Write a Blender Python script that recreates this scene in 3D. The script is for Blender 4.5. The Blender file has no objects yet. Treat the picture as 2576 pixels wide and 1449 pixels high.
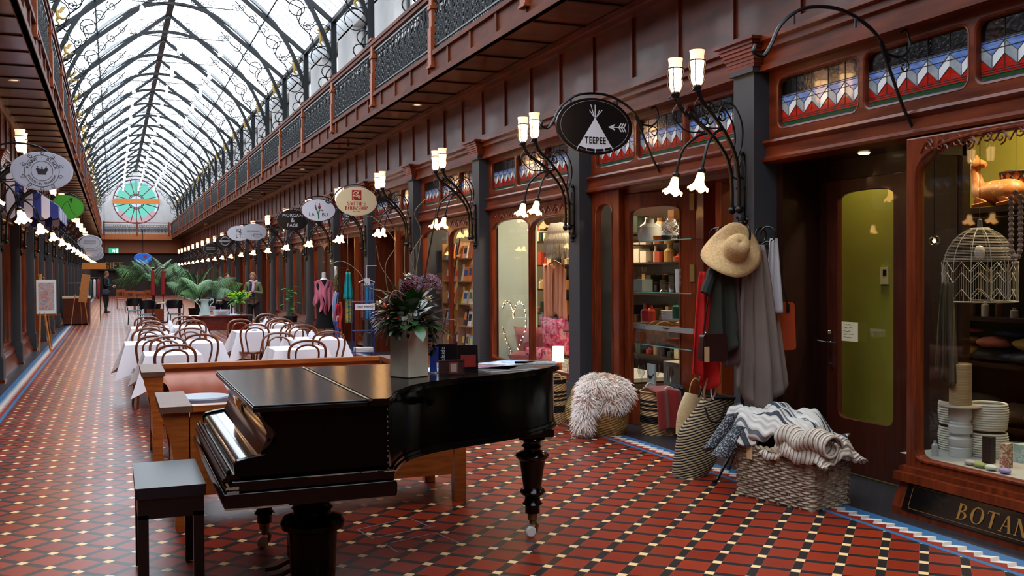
import bpy, math, random
from mathutils import Vector, Matrix, noise
PI=math.pi; rnd=random.Random(7); cos=math.cos; sin=math.sin; R=math.radians
SC=bpy.context.scene; COL=SC.collection
def hx(s):
    f=lambda v:(v/12.92 if v<=.04045 else ((v+.055)/1.055)**2.4)
    return tuple(f(int(s[i:i+2],16)/255) for i in (0,2,4))
def mat(name,c,r=.5,m=0.,spec=.5,em=None,es=0,c2=None,sc=8,st=(1,1,1),bump=0,coat=0,tr=0,alpha=1,sheen=0,thr=None,sss=0,ior=1.45):
    M=bpy.data.materials.new(name); M.use_nodes=True; nt=M.node_tree; N=nt.nodes; L=nt.links
    b=N['Principled BSDF']; c=hx(c) if isinstance(c,str) else c
    b.inputs['Base Color'].default_value=(*c,1); b.inputs['Roughness'].default_value=r; b.inputs['Metallic'].default_value=m
    b.inputs['Specular IOR Level'].default_value=spec; b.inputs['Coat Weight'].default_value=coat; b.inputs['Coat Roughness'].default_value=.06
    b.inputs['Transmission Weight'].default_value=tr; b.inputs['Alpha'].default_value=alpha; b.inputs['Sheen Weight'].default_value=sheen; b.inputs['IOR'].default_value=ior
    if em: b.inputs['Emission Color'].default_value=(*(hx(em) if isinstance(em,str) else em),1); b.inputs['Emission Strength'].default_value=es
    if c2 is not None or bump:
        tc=N.new('ShaderNodeTexCoord'); mp=N.new('ShaderNodeMapping'); mp.inputs['Scale'].default_value=st
        L.new(tc.outputs['Object'],mp.inputs['Vector']); nz=N.new('ShaderNodeTexNoise'); nz.inputs['Scale'].default_value=sc; nz.inputs['Detail'].default_value=5
        L.new(mp.outputs[0],nz.inputs['Vector'])
        if c2 is not None:
            cr=N.new('ShaderNodeValToRGB'); a,d=thr or (.35,.65)
            cr.color_ramp.elements[0].position=a; cr.color_ramp.elements[1].position=d
            cr.color_ramp.elements[0].color=(*c,1); cr.color_ramp.elements[1].color=(*(hx(c2) if isinstance(c2,str) else c2),1)
            L.new(nz.outputs['Fac'],cr.inputs[0]); L.new(cr.outputs[0],b.inputs['Base Color'])
        if bump:
            bp=N.new('ShaderNodeBump'); bp.inputs['Strength'].default_value=bump; bp.inputs['Distance'].default_value=.01
            L.new(nz.outputs['Fac'],bp.inputs['Height']); L.new(bp.outputs[0],b.inputs['Normal'])
    return M
def nm(nt,op,*a):
    n=nt.nodes.new('ShaderNodeMath'); n.operation=op
    for i,x in enumerate(a):
        if isinstance(x,(int,float)): n.inputs[i].default_value=x
        else: nt.links.new(x,n.inputs[i])
    return n.outputs[0]
def cmix(nt,f,a,b):
    n=nt.nodes.new('ShaderNodeMix'); n.data_type='RGBA'
    for s,v in ((n.inputs[0],f),(n.inputs[6],a),(n.inputs[7],b)):
        if isinstance(v,(int,float)): s.default_value=v
        elif isinstance(v,tuple): s.default_value=(*v,1)
        else: nt.links.new(v,s)
    return n.outputs[2]
def stripes(name,cols,axis='Z',per=.05,r=.8,wob=0,coord='Object',bump=.3):
    """repeating bands of the given (colour,width) list along one object axis"""
    M=mat(name,cols[0][0],r); nt=M.node_tree; N=nt.nodes; L=nt.links
    tc=N.new('ShaderNodeTexCoord'); sp=N.new('ShaderNodeSeparateXYZ'); L.new(tc.outputs[coord],sp.inputs[0])
    v=sp.outputs[axis]
    if wob:
        nz=N.new('ShaderNodeTexNoise'); nz.inputs['Scale'].default_value=7; L.new(tc.outputs[coord],nz.inputs['Vector'])
        v=nm(nt,'ADD',v,nm(nt,'MULTIPLY',nz.outputs['Fac'],wob))
    f=nm(nt,'FRACT',nm(nt,'DIVIDE',v,per)); tot=sum(w for _,w in cols); cr=N.new('ShaderNodeValToRGB'); cr.color_ramp.interpolation='CONSTANT'
    p=0; e=cr.color_ramp.elements
    for i,(c,w) in enumerate(cols):
        el=e[0] if i==0 else (e[1] if i==1 else e.new(p/tot)); el.position=p/tot; el.color=(*hx(c),1); p+=w
    L.new(f,cr.inputs[0]); L.new(cr.outputs[0],N['Principled BSDF'].inputs['Base Color'])
    if bump:
        bp=N.new('ShaderNodeBump'); bp.inputs['Strength'].default_value=bump; bp.inputs['Distance'].default_value=.004
        L.new(nm(nt,'SINE',nm(nt,'MULTIPLY',v,2*PI/per*len(cols))),bp.inputs['Height']); L.new(bp.outputs[0],N['Principled BSDF'].inputs['Normal'])
    return M
def glassmat(name,tint=(1,1,1),gl=.12,rough=.02):
    M=bpy.data.materials.new(name); M.use_nodes=True; nt=M.node_tree; N=nt.nodes; L=nt.links; N.clear()
    o=N.new('ShaderNodeOutputMaterial'); t=N.new('ShaderNodeBsdfTransparent'); t.inputs[0].default_value=(*tint,1)
    g=N.new('ShaderNodeBsdfGlossy'); g.inputs['Roughness'].default_value=rough; mx=N.new('ShaderNodeMixShader')
    lw=N.new('ShaderNodeLayerWeight'); lw.inputs[0].default_value=.5
    L.new(nm(nt,'MINIMUM',nm(nt,'ADD',nm(nt,'POWER',lw.outputs['Facing'],4.5),gl*.3),1.0),mx.inputs[0]); L.new(t.outputs[0],mx.inputs[1]); L.new(g.outputs[0],mx.inputs[2]); L.new(mx.outputs[0],o.inputs[0])
    return M
class B:
    def __init__(s): s.v=[];s.f=[];s.mi=[];s.m=None;s.k=0
    def add(s,vs,fs,k=None):
        o=len(s.v); m=s.m
        s.v+=[tuple(m@Vector(p)) if m is not None else tuple(p) for p in vs]
        s.f+=[tuple(o+i for i in f) for f in fs]; s.mi+=[s.k if k is None else k]*len(fs); return s
    def box(s,a,b,k=None,ch=0):
        x0,y0,z0=a;x1,y1,z1=b
        if ch:
            c=min(ch,(x1-x0)/2.01,(y1-y0)/2.01)
            P=[(x0+c,y0),(x1-c,y0),(x1,y0+c),(x1,y1-c),(x1-c,y1),(x0+c,y1),(x0,y1-c),(x0,y0+c)]
            return s.prism(P,z0,z1,k)
        return s.add([(x0,y0,z0),(x1,y0,z0),(x1,y1,z0),(x0,y1,z0),(x0,y0,z1),(x1,y0,z1),(x1,y1,z1),(x0,y1,z1)],
            [(0,3,2,1),(4,5,6,7),(0,1,5,4),(1,2,6,5),(2,3,7,6),(3,0,4,7)],k)
    def rb(s,c,d,k=None,e=.15):
        """soft rounded box (superellipsoid)"""
        n1,n2=20,12; vs=[];sg=lambda v,p:math.copysign(abs(v)**p,v)
        for j in range(n2+1):
            t=-PI/2+PI*j/n2
            for i in range(n1):
                u=2*PI*i/n1; vs.append((c[0]+d[0]/2*sg(cos(t),e)*sg(cos(u),e),c[1]+d[1]/2*sg(cos(t),e)*sg(sin(u),e),c[2]+d[2]/2*sg(sin(t),e)))
        return s.add(vs,[(j*n1+i,j*n1+(i+1)%n1,(j+1)*n1+(i+1)%n1,(j+1)*n1+i) for j in range(n2) for i in range(n1)],k)
    def prism(s,P,z0,z1,k=None,cap=True):
        n=len(P); vs=[(x,y,z0) for x,y in P]+[(x,y,z1) for x,y in P]
        fs=[(i,(i+1)%n,n+(i+1)%n,n+i) for i in range(n)]
        if cap: fs+=[tuple(range(n-1,-1,-1)),tuple(range(n,2*n))]
        return s.add(vs,fs,k)
    def lathe(s,P,n=16,c=(0,0,0),k=None,cap=False,mod=None):
        vs=[];m=len(P)
        for i in range(n):
            a=2*PI*i/n
            for j,(r,z) in enumerate(P):
                q=mod(a,j,r,z) if mod else (r,z)
                vs.append((c[0]+q[0]*cos(a),c[1]+q[0]*sin(a),c[2]+q[1]))
        fs=[(i*m+j,((i+1)%n)*m+j,((i+1)%n)*m+j+1,i*m+j+1) for i in range(n) for j in range(m-1)]
        if cap: fs+=[tuple(i*m for i in range(n-1,-1,-1)),tuple(i*m+m-1 for i in range(n))]
        return s.add(vs,fs,k)
    def tube(s,pts,r,n=6,k=None,closed=False,cap=True):
        P=[Vector(p) for p in pts]; m=len(P)
        if m<2: return s
        vs=[];up=None
        for i in range(m):
            t=(P[(i+1)%m]-P[i-1]) if closed else (P[min(i+1,m-1)]-P[max(i-1,0)])
            if t.length<1e-9: t=Vector((0,0,1))
            t.normalize()
            if up is None: up=Vector((0,0,1)) if abs(t.z)<.9 else Vector((1,0,0))
            a=t.cross(up)
            if a.length<1e-6: a=t.orthogonal()
            a.normalize(); b=a.cross(t).normalized(); up=b
            rr=r[i] if isinstance(r,(list,tuple)) else r
            vs+=[P[i]+a*(rr*cos(2*PI*j/n))+b*(rr*sin(2*PI*j/n)) for j in range(n)]
        q=m if closed else m-1
        fs=[(i*n+j,i*n+(j+1)%n,((i+1)%m)*n+(j+1)%n,((i+1)%m)*n+j) for i in range(q) for j in range(n)]
        if cap and not closed: fs+=[tuple(range(n-1,-1,-1)),tuple((m-1)*n+j for j in range(n))]
        return s.add(vs,fs,k)
    def ball(s,c,r,n=10,k=None):
        if not isinstance(r,(tuple,list)): r=(r,r,r)
        m=max(4,n//2+1); vs=[]
        for j in range(m+1):
            t=-PI/2+PI*j/m
            vs+=[(c[0]+r[0]*cos(t)*cos(2*PI*i/n),c[1]+r[1]*cos(t)*sin(2*PI*i/n),c[2]+r[2]*sin(t)) for i in range(n)]
        return s.add(vs,[(j*n+i,j*n+(i+1)%n,(j+1)*n+(i+1)%n,(j+1)*n+i) for j in range(m) for i in range(n)],k)
    def sheet(s,f,nu,nv,k=None,cu=False,kf=None):
        vs=[f(i/nu,j/nv) for i in range(nu+(0 if cu else 1)) for j in range(nv+1)]; a=nu if cu else nu+1
        for i in range(nu):
            fs=[(i*(nv+1)+j,((i+1)%a)*(nv+1)+j,((i+1)%a)*(nv+1)+j+1,i*(nv+1)+j+1) for j in range(nv)]
            if i==0: s.add(vs,fs,k); base=len(s.v)-len(vs)
            else: s.f+=[tuple(base+q for q in g) for g in fs]; s.mi+=[s.k if k is None else k]*len(fs)
        if kf:
            n=nu*nv; s.mi[-n:]=[kf((q//nv)/nu,(q%nv)/nv) for q in range(n)]
        return s
    def solid(s,me,m=None,k=None):
        mm=m or Matrix(); return s.add([mm@v.co for v in me.vertices],[tuple(p.vertices) for p in me.polygons],k)
    def build(s,name,mats,par=None,sm=35,loc=None):
        me=bpy.data.meshes.new(name); me.from_pydata(s.v,[],s.f); me.validate()
        for q in (mats if isinstance(mats,(list,tuple)) else [mats]): me.materials.append(q)
        if len(me.polygons)==len(s.mi) and any(s.mi): me.polygons.foreach_set('material_index',s.mi)
        if sm:
            me.polygons.foreach_set('use_smooth',[True]*len(me.polygons)); me.set_sharp_from_angle(angle=R(sm))
        o=bpy.data.objects.new(name,me); COL.objects.link(o)
        if par: o.parent=par
        if loc: o.location=loc
        return o
def tag(o,label=None,cat=None,group=None,kind=None):
    if label: o['label']=label
    if cat: o['category']=cat
    if group: o['group']=group
    if kind: o['kind']=kind
    return o
def thing(name,label,cat,loc=(0,0,0),rz=0,group=None,kind=None):
    o=bpy.data.objects.new(name,None); COL.objects.link(o); o.empty_display_size=.1; o.location=loc; o.rotation_euler=(0,0,rz)
    return tag(o,label,cat,group,kind)
KIDS={}
def dup(root,loc=None,rz=None,label=None,group=None,par=None,sc=None):
    r=root.copy(); COL.objects.link(r)
    if loc is not None: r.location=loc
    if rz is not None: r.rotation_euler=(0,0,rz)
    if label: r['label']=label
    if group: r['group']=group
    if par: r.parent=par
    if sc: r.scale=sc
    for ch in [o for o in root.children]:
        dup(ch,par=r)
    return r
def YZ(x,t=1): return Matrix(((0,0,t,x),(1,0,0,0),(0,1,0,0),(0,0,0,1)))
def XZ(y,t=1): return Matrix(((1,0,0,0),(0,0,t,y),(0,1,0,0),(0,0,0,1)))
def T(x,y,z): return Matrix.Translation((x,y,z))
def RX(a): return Matrix.Rotation(a,4,'X')
def RY(a): return Matrix.Rotation(a,4,'Y')
def RZ(a): return Matrix.Rotation(a,4,'Z')
def S(x,y,z): return Matrix.Diagonal((x,y,z,1))
def plate(outer,holes,t,bev=0.0,res=2):
    c=bpy.data.curves.new('c','CURVE'); c.dimensions='2D'; c.fill_mode='BOTH'; c.extrude=max(0,t/2-bev); c.bevel_depth=bev; c.bevel_resolution=1; c.offset=-bev
    for P in [outer]+holes:
        s=c.splines.new('POLY'); s.points.add(len(P)-1); s.use_cyclic_u=True
        for i,(x,y) in enumerate(P): s.points[i].co=(x,y,0,1)
    o=bpy.data.objects.new('c',c); me=bpy.data.meshes.new_from_object(o); bpy.data.objects.remove(o); bpy.data.curves.remove(c)
    return me
def text(s,size,t=.004,al='CENTER',sp=1,off=0,wd=1):
    c=bpy.data.curves.new('t','FONT'); c.body=s; c.size=size; c.extrude=t/2; c.align_x=al; c.align_y='CENTER'; c.space_character=sp; c.offset=off; c.resolution_u=3
    o=bpy.data.objects.new('t',c); me=bpy.data.meshes.new_from_object(o); bpy.data.objects.remove(o); bpy.data.curves.remove(c)
    if wd!=1: me.transform(S(wd,1,1))
    return me
def rrect(x0,x1,y0,y1,r,n=5):
    P=[]
    for cx,cy,a0 in ((x1-r,y1-r,0),(x0+r,y1-r,90),(x0+r,y0+r,180),(x1-r,y0+r,270)):
        P+=[(cx+r*cos(R(a0+90*i/n)),cy+r*sin(R(a0+90*i/n))) for i in range(n+1)]
    return P
def arch(x0,x1,y0,y1,rise,r=.04,n=14):
    """opening with an arched head and softened lower corners"""
    P=[(x0,y0+r),(x0+r*.3,y0+r*.3),(x0+r,y0),(x1-r,y0),(x1-r*.3,y0+r*.3),(x1,y0+r)]
    for i in range(n+1):
        t=PI*i/n; P.append(((x0+x1)/2+(x1-x0)/2*math.copysign(abs(cos(t))**.75,cos(t)),y1-rise+rise*sin(t)**.75))
    return P
def spiral(c,r0,r1,a0,turns,n=16):
    return [(c[0]+(r0+(r1-r0)*i/n)*cos(a0+2*PI*turns*i/n),c[1]+(r0+(r1-r0)*i/n)*sin(a0+2*PI*turns*i/n)) for i in range(n+1)]
def smooth(P,n=6):
    """Catmull-Rom through the given points"""
    P=[Vector(p) for p in P]; out=[]
    for i in range(len(P)-1):
        a=P[max(i-1,0)];b=P[i];c=P[i+1];d=P[min(i+2,len(P)-1)]
        for j in range(n):
            t=j/n; out.append(.5*((2*b)+(c-a)*t+(2*a-5*b+4*c-d)*t*t+(3*b-a-3*c+d)*t**3))
    return out+[P[-1]]
ORD=['nearest','second','third','fourth','fifth','sixth','seventh','eighth','ninth','tenth','eleventh','twelfth','thirteenth','fourteenth','fifteenth','sixteenth','seventeenth','eighteenth','nineteenth','twentieth','twenty-first','twenty-second','twenty-third','twenty-fourth']
# ---- materials
def woodmat(name,a,b,r=.32,st=(6,.6,6),sc=3,coat=.12,bump=.08): return mat(name,a,r,c2=b,sc=sc,st=st,coat=coat,bump=bump,thr=(.3,.72),spec=.4)
WOOD=woodmat('mahogany panelling','4a1a0a','7a3416',.3,(.7,.7,5))
WOODV=woodmat('mahogany upright','4c1a0a','7c3212',.3,(8,8,.8))
WOODP=woodmat('panel veneer','4a2014','6e3824',.33,(1.2,1.2,3),2.2)
WOODS=woodmat('soffit boards','3e1c0e','623018',.3,(1,3,1),2)
OAK=woodmat('orange oak','8a4214','b0622a',.28,(2,2,14),3)
OAKH=woodmat('oak cap','5e3c2a','75503c',.5,(3,22,3),3,coat=0)
BENT=woodmat('bentwood beech','5a2a14','8a4a28',.25,(4,4,4),3,coat=.6)
PILLAR=mat('charcoal paint','34363b',.55,bump=.03,sc=60)
IRON=mat('black iron','0b0d10',.35,spec=.5,m=.2)
IRONG=mat('painted cast iron','0d1114',.4)
ROOFI=mat('dark green roof iron','080d10',.45,spec=.35)
WHITE=mat('white plaster','aaa8a8',.75,c2='a3a09e',sc=3)
FASC=woodmat('gallery fascia veneer','4a2212','66301a',.55,(1.2,1.2,3),2.2,coat=0); FASC.node_tree.nodes['Principled BSDF'].inputs['Specular IOR Level'].default_value=.12
CLOTH=mat('white linen','eeeaf2',.85,bump=.04,sc=60,sheen=.2)
GLASS=glassmat('shop glass',(.93,.96,.95),.12)
DARK=mat('dark interior','120a08',.8)
LINEN=mat('cream linen','d9c7a4',.85)
def rooflight():
    M=bpy.data.materials.new('roof glazing'); M.use_nodes=True; nt=M.node_tree; N=nt.nodes; L=nt.links; N.clear()
    o=N.new('ShaderNodeOutputMaterial'); t=N.new('ShaderNodeBsdfTransparent'); t.inputs[0].default_value=(.96,.98,1,1)
    d=N.new('ShaderNodeBsdfTranslucent'); d.inputs[0].default_value=(.9,.95,1,1); mx=N.new('ShaderNodeMixShader'); mx.inputs[0].default_value=.15
    L.new(t.outputs[0],mx.inputs[1]); L.new(d.outputs[0],mx.inputs[2]); L.new(mx.outputs[0],o.inputs[0]); return M
ROOFG=rooflight()
# ================= camera, light =================
cd=bpy.data.cameras.new('camera'); cam=bpy.data.objects.new('camera',cd); COL.objects.link(cam); SC.camera=cam
F=2479.78; YAW=.3836787; PIT=.0156257; ROL=-.0051243; EYE=1.6
cd.sensor_width=36; cd.lens=36*F/2576; cd.clip_start=.05; cd.clip_end=300
fw=Vector((sin(YAW)*cos(PIT),cos(YAW)*cos(PIT),-sin(PIT))); rr=Vector((cos(YAW),-sin(YAW),0)); uu=rr.cross(fw)
r2=rr*cos(ROL)+uu*sin(ROL); u2=-rr*sin(ROL)+uu*cos(ROL)
cam.matrix_world=Matrix(((r2.x,u2.x,-fw.x,0),(r2.y,u2.y,-fw.y,0),(r2.z,u2.z,-fw.z,EYE),(0,0,0,1)))
w=bpy.data.worlds.new('overcast sky'); SC.world=w; w.use_nodes=True
w.node_tree.nodes['Background'].inputs[0].default_value=(.86,.93,1,1); w.node_tree.nodes['Background'].inputs[1].default_value=4.0
SC.view_settings.view_transform='Standard'; SC.view_settings.look='None'; SC.view_settings.exposure=.3; SC.view_settings.gamma=1; SC.view_settings.use_curve_mapping=False
CX=1.61; XF=4.78; XS=4.98; YE=80.; Y0=-7.
PC=[-10.0+3.26*0,-3.2,.1,3.4,6.77,9.98,13.2,16.5,19.8,23.15,26.45]; 
while PC[-1]<76: PC.append(PC[-1]+3.32)
PC=[p for p in PC if p>-7]   # pillar centres; PC[i0] is the big pillar beside the coat stand
I0=PC.index(6.77)
# ---- floor
def floormat():
    M=mat('patterned floor tiles','7a2416',.22,spec=.42); nt=M.node_tree; N=nt.nodes; L=nt.links; b=N['Principled BSDF']
    g=N.new('ShaderNodeNewGeometry'); sp=N.new('ShaderNodeSeparateXYZ'); L.new(g.outputs['Position'],sp.inputs[0]); X=sp.outputs[0];Y=sp.outputs[1]
    p=.2094588; k=math.sqrt(.5)/p; x0=2.17612697; y0=5.18435319
    dx=nm(nt,'SUBTRACT',X,x0); dy=nm(nt,'SUBTRACT',Y,y0)
    I=nm(nt,'MULTIPLY',nm(nt,'ADD',dx,dy),k); J=nm(nt,'MULTIPLY',nm(nt,'SUBTRACT',dx,dy),k)
    def dist(v): return nm(nt,'ABSOLUTE',nm(nt,'SUBTRACT',nm(nt,'FRACT',nm(nt,'ADD',v,.5)),.5))
    di,dj=dist(I),dist(J); h=.118
    bi=nm(nt,'LESS_THAN',di,h); bj=nm(nt,'LESS_THAN',dj,h)
    cr=nm(nt,'MULTIPLY',bi,bj); bl=nm(nt,'MAXIMUM',bi,bj)
    gl=nm(nt,'MAXIMUM',nm(nt,'LESS_THAN',nm(nt,'ABSOLUTE',nm(nt,'SUBTRACT',di,h)),.007),nm(nt,'LESS_THAN',nm(nt,'ABSOLUTE',nm(nt,'SUBTRACT',dj,h)),.007))
    cb=N.new('ShaderNodeCombineXYZ'); L.new(nm(nt,'FLOOR',I),cb.inputs[0]); L.new(nm(nt,'FLOOR',J),cb.inputs[1])
    wn=N.new('ShaderNodeTexWhiteNoise'); L.new(cb.outputs[0],wn.inputs['Vector'])
    red=cmix(nt,wn.outputs['Value'],hx('7c1f0d'),hx('8e2c14'))
    col=cmix(nt,bl,red,hx('1e1b1d')); col=cmix(nt,cr,col,hx('ecc88e')); col=cmix(nt,nm(nt,'MULTIPLY',gl,.3),col,hx('7d6a68'))
    # borders, mirrored about the middle of the arcade
    A=nm(nt,'SUBTRACT',nm(nt,'ABSOLUTE',nm(nt,'SUBTRACT',X,CX)),4.375-CX)
    ph=nm(nt,'FRACT',nm(nt,'DIVIDE',Y,.113)); 
    st=nm(nt,'SUBTRACT',A,nm(nt,'MULTIPLY',nm(nt,'ABSOLUTE',nm(nt,'SUBTRACT',ph,.5)),.12))
    red2=hx('8c2413'); blue=hx('356a9a'); 
    c2=cmix(nt,nm(nt,'GREATER_THAN',st,.066),red2,cmix(nt,nm(nt,'LESS_THAN',ph,.5),hx('b9b2aa'),hx('e3ded6'))); c2=cmix(nt,nm(nt,'GREATER_THAN',st,.134),c2,blue)
    c2=cmix(nt,nm(nt,'LESS_THAN',A,.042),c2,blue); c2=cmix(nt,nm(nt,'LESS_THAN',A,.003),c2,hx('3c4a56'))
    tl=nm(nt,'LESS_THAN',nm(nt,'FRACT',nm(nt,'DIVIDE',nm(nt,'ADD',X,Y),.15)),.03); tl2=nm(nt,'LESS_THAN',nm(nt,'FRACT',nm(nt,'DIVIDE',nm(nt,'SUBTRACT',X,Y),.15)),.03)
    gray=cmix(nt,nm(nt,'MAXIMUM',tl,tl2),hx('2b2a30'),hx('45434a'))
    c2=cmix(nt,nm(nt,'GREATER_THAN',A,.25),c2,gray)
    col=cmix(nt,nm(nt,'GREATER_THAN',A,0),col,c2)
    L.new(col,b.inputs['Base Color'])
    nz=N.new('ShaderNodeTexNoise'); nz.inputs['Scale'].default_value=1.1; L.new(g.outputs['Position'],nz.inputs['Vector'])
    L.new(nm(nt,'ADD',nm(nt,'MULTIPLY',nz.outputs['Fac'],.2),.24),b.inputs['Roughness'])
    wv=N.new('ShaderNodeTexNoise'); wv.inputs['Scale'].default_value=9; L.new(g.outputs['Position'],wv.inputs['Vector'])
    bp=N.new('ShaderNodeBump'); bp.inputs['Strength'].default_value=.04; bp.inputs['Distance'].default_value=.003; L.new(nm(nt,'SUBTRACT',wv.outputs['Fac'],nm(nt,'MULTIPLY',gl,.8)),bp.inputs['Height']); L.new(bp.outputs[0],b.inputs['Normal'])
    return M
b=B(); b.box((-6,Y0,-.1),(9.2,YE+.3,0)); tag(b.build('floor',floormat(),sm=0),'red and black tiled arcade floor with cream squares and blue zigzag borders','floor',kind='structure')
mir=lambda x:2*CX-x
def sbox(b,x0,x1,y0,y1,z0,z1,sd,k=None,ch=0):
    if sd<0: x0,x1=mir(x1),mir(x0)
    b.box((x0,y0,z0),(x1,y1,z1),k)
BAT=[13.13+.872*n for n in range(-23,77)]
for sd,nmx in ((1,'right'),(-1,'left')):
    wl=thing('wall_'+nmx,f'dark timber shopfront wall along the {nmx} side of the arcade','wall',kind='structure')
    b=B(); sbox(b,4.87,4.99,Y0,YE,3.2,4.3,sd)
    for y in BAT: sbox(b,4.845,4.875,y-.02,y+.02,3.5,4.2,sd,1)
    sbox(b,4.83,4.875,Y0,YE,3.45,3.54,sd,0)
    b.build('panelling',[WOODP,WOODV],wl,0)
    b=B(); 
    for (xa,xb,za,zb) in ((4.8,4.87,3.36,3.42),(4.76,4.87,3.42,3.46),(4.84,4.87,3.24,3.36),(4.82,4.87,3.2,3.25),(4.80,4.87,4.15,4.2),(4.76,4.87,4.2,4.262)): sbox(b,xa,xb,Y0,YE,za,zb,sd)
    b.build('cornice',WOOD,wl,0)
    base=None
    for i,c in enumerate(PC):
        if base is None:
            b=B(); b.box((0,-.14,0),(.6,.14,3.24)); b.box((-.03,-.165,3.2),(.3,.165,3.24)); b.box((-.03,-.17,0),(.3,.17,.36)); b.box((-.015,-.155,.36),(.3,.155,.39))
            base=b.build('pillar',PILLAR,wl,0)
            b=B(); 
            P=[(0,3.24),(-.035,3.24),(-.045,3.3),(-.1,3.4),(-.1,3.45),(.15,3.45),(.15,3.24)]
            for q in range(len(P)-1): pass
            def cap(b,w0):
                n=7
                for q in range(n):
                    t0,t1=q/n,(q+1)/n; e=.03+.075*t0**1.6
                    b.box((-e,-.15-e,3.24+.2*t0),(.2,.15+e,3.24+.2*t1))
                b.box((-.115,-.27,3.44),(.2,.27,3.462))
            cap(b,0); b.build('capital',WOOD,base,0)
            b=B(); b.box((-.045,-.185,0),(.3,.185,.05)); b.build('plinth',WOODV,base,0)
            base.location=(XF,c,0)
            if sd<0: base.location=(mir(XF),c,0); base.rotation_euler=(0,0,PI)
        else: dup(base,(XF if sd>0 else mir(XF),c,0),0 if sd>0 else PI,par=wl)
    # ---- gallery: soffit, fascia
    cl=thing('ceiling_'+nmx,f'boarded timber soffit under the {nmx} gallery','ceiling',kind='structure')
    b=B(); sbox(b,4.09,4.99,Y0,YE,4.27,4.34,sd)
    for y in BAT: sbox(b,4.12,4.8,y-.02,y+.02,4.252,4.272,sd,1)
    sbox(b,4.06,4.12,Y0,YE,4.25,4.272,sd,0); 
    b.build('soffit_boards',[WOODS,mat('soffit batten '+nmx,'241009',.4)],cl,0)
    fa=thing('trim_'+('1' if sd>0 else '2'),f'panelled timber fascia of the {nmx} gallery edge','trim',kind='structure')
    b=B(); sbox(b,4.08,4.13,Y0,YE,4.27,4.62,sd); sbox(b,4.05,4.13,Y0,YE,4.25,4.33,sd); sbox(b,4.04,4.16,Y0,YE,4.56,4.62,sd); sbox(b,4.13,4.75,Y0,YE,4.5,4.6,sd)
    for y in BAT: sbox(b,4.055,4.08,y-.03,y+.03,4.33,4.56,sd,1)
    b.build('fascia',[FASC,FASC],fa,0)
    # ---- balustrade
    bal=thing('balustrade',f'ironwork balustrade with timber posts and handrail along the {nmx} gallery','balustrade')
    b=B(); sbox(b,4.03,4.15,Y0,YE,5.42,5.475,sd); sbox(b,4.05,4.13,Y0,YE,5.36,5.42,sd); b.build('handrail',FASC,bal,0)
    b=B(); sbox(b,4.075,4.1,Y0,YE,4.68,4.7,sd); sbox(b,4.075,4.1,Y0,YE,5.3,5.33,sd); b.build('rail',IRONG,bal,0)
    PY=[12.96+3.31*n for n in range(-5,21) if 12.96+3.31*n<79.5]
    p0=pn0=None
    xb=4.09 if sd>0 else mir(4.09)
    for y in PY:
        if p0 is None:
            b=B(); b.box((-.06,-.075,4.4),(.06,.075,4.95)); b.box((-.045,-.06,4.95),(.045,.06,5.5)); b.box((-.065,-.08,5.2),(.065,.08,5.24)); b.box((-.07,-.085,5.5),(.07,.085,5.535)); b.prism([(-.075,-.09),(.075,-.09),(.075,.09),(-.075,.09)],4.4,4.43)
            p0=b.build('post',woodmat('post timber '+nmx,'7a320e','8e4214',.5,coat=0),bal,0); p0.location=(xb,y,0)
        else: q=p0.copy(); COL.objects.link(q); q.location=(xb,y,0)
        if pn0 is None:
            # one cast iron panel, 3.1 m long: six gothic arches with leaf scrolls and a ring frieze
            b=B(); L_=3.12; n=9; wq=L_/n
            M0=YZ(0)
            for q in range(n):
                y0=q*wq; cx=y0+wq/2
                def tb(P,r=.009,nn=4): b.tube([(0,u,v) for u,v in P],r,nn,cap=False)
                tb([(y0,4.62),(y0,5.3)],.012)
                a=[(cx+wq*.36*cos(t*PI/12),5.0+.2*sin(t*PI/12)) for t in range(13)]
                tb([(cx+wq*.36,4.7)]+a+[(cx-wq*.36,4.7)],.012)
                a=[(cx+wq*.22*cos(t*PI/8),4.98+.13*sin(t*PI/8)) for t in range(9)]
                tb([(cx+wq*.22,4.7)]+a+[(cx-wq*.22,4.7)],.01)
                tb([(cx,4.7),(cx,5.3)],.012)
                for sg in (-1,1):
                    for zc,rr_ in ((4.76,.045),(4.86,.05),(4.97,.045),(5.07,.035)):
                        tb(spiral((cx+sg*wq*.2,zc),rr_,.008,PI/2,sg*1.3,9),.011)
                    tb(spiral((cx+sg*wq*.42,5.13),.05,.01,-PI/2,sg*1.2,8),.011)
                    tb(spiral((cx+sg*wq*.44,4.83),.06,.01,-PI/2,sg*1.2,8),.011); tb(spiral((cx+sg*wq*.44,4.98),.05,.01,-PI/2,sg*1.2,8),.011)
                for u in (-.33,0,.33): tb([(cx+u*wq+.05*cos(t*PI/4),5.265+.032*sin(t*PI/4)) for t in range(9)],.008)
                for u in (-.4,-.2,0,.2,.4): tb([(cx+u*wq,4.62),(cx+u*wq,4.69)],.009)
            pn0=b.build('iron_panel',IRONG,bal,0); pn0.location=(xb,y+.09,0)
        else: q=pn0.copy(); COL.objects.link(q); q.location=(xb,y+.09,0)
    # ---- upper floor wall with deep windows
    uw=thing('wall_upper_'+nmx,f'white upper wall with deep window openings above the {nmx} gallery','wall',kind='structure')
    b=B(); ty=[21.5+3.35*n for n in range(-9,18)]
    sbox(b,4.76,5.1,Y0,YE,4.5,5.85,sd); sbox(b,4.76,5.1,Y0,YE,6.85,7.35,sd)
    for y in ty: sbox(b,4.76,5.1,y-.75,y+.75,5.8,6.9,sd)
    b.build('plaster',WHITE,uw,0)
    b=B()
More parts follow.
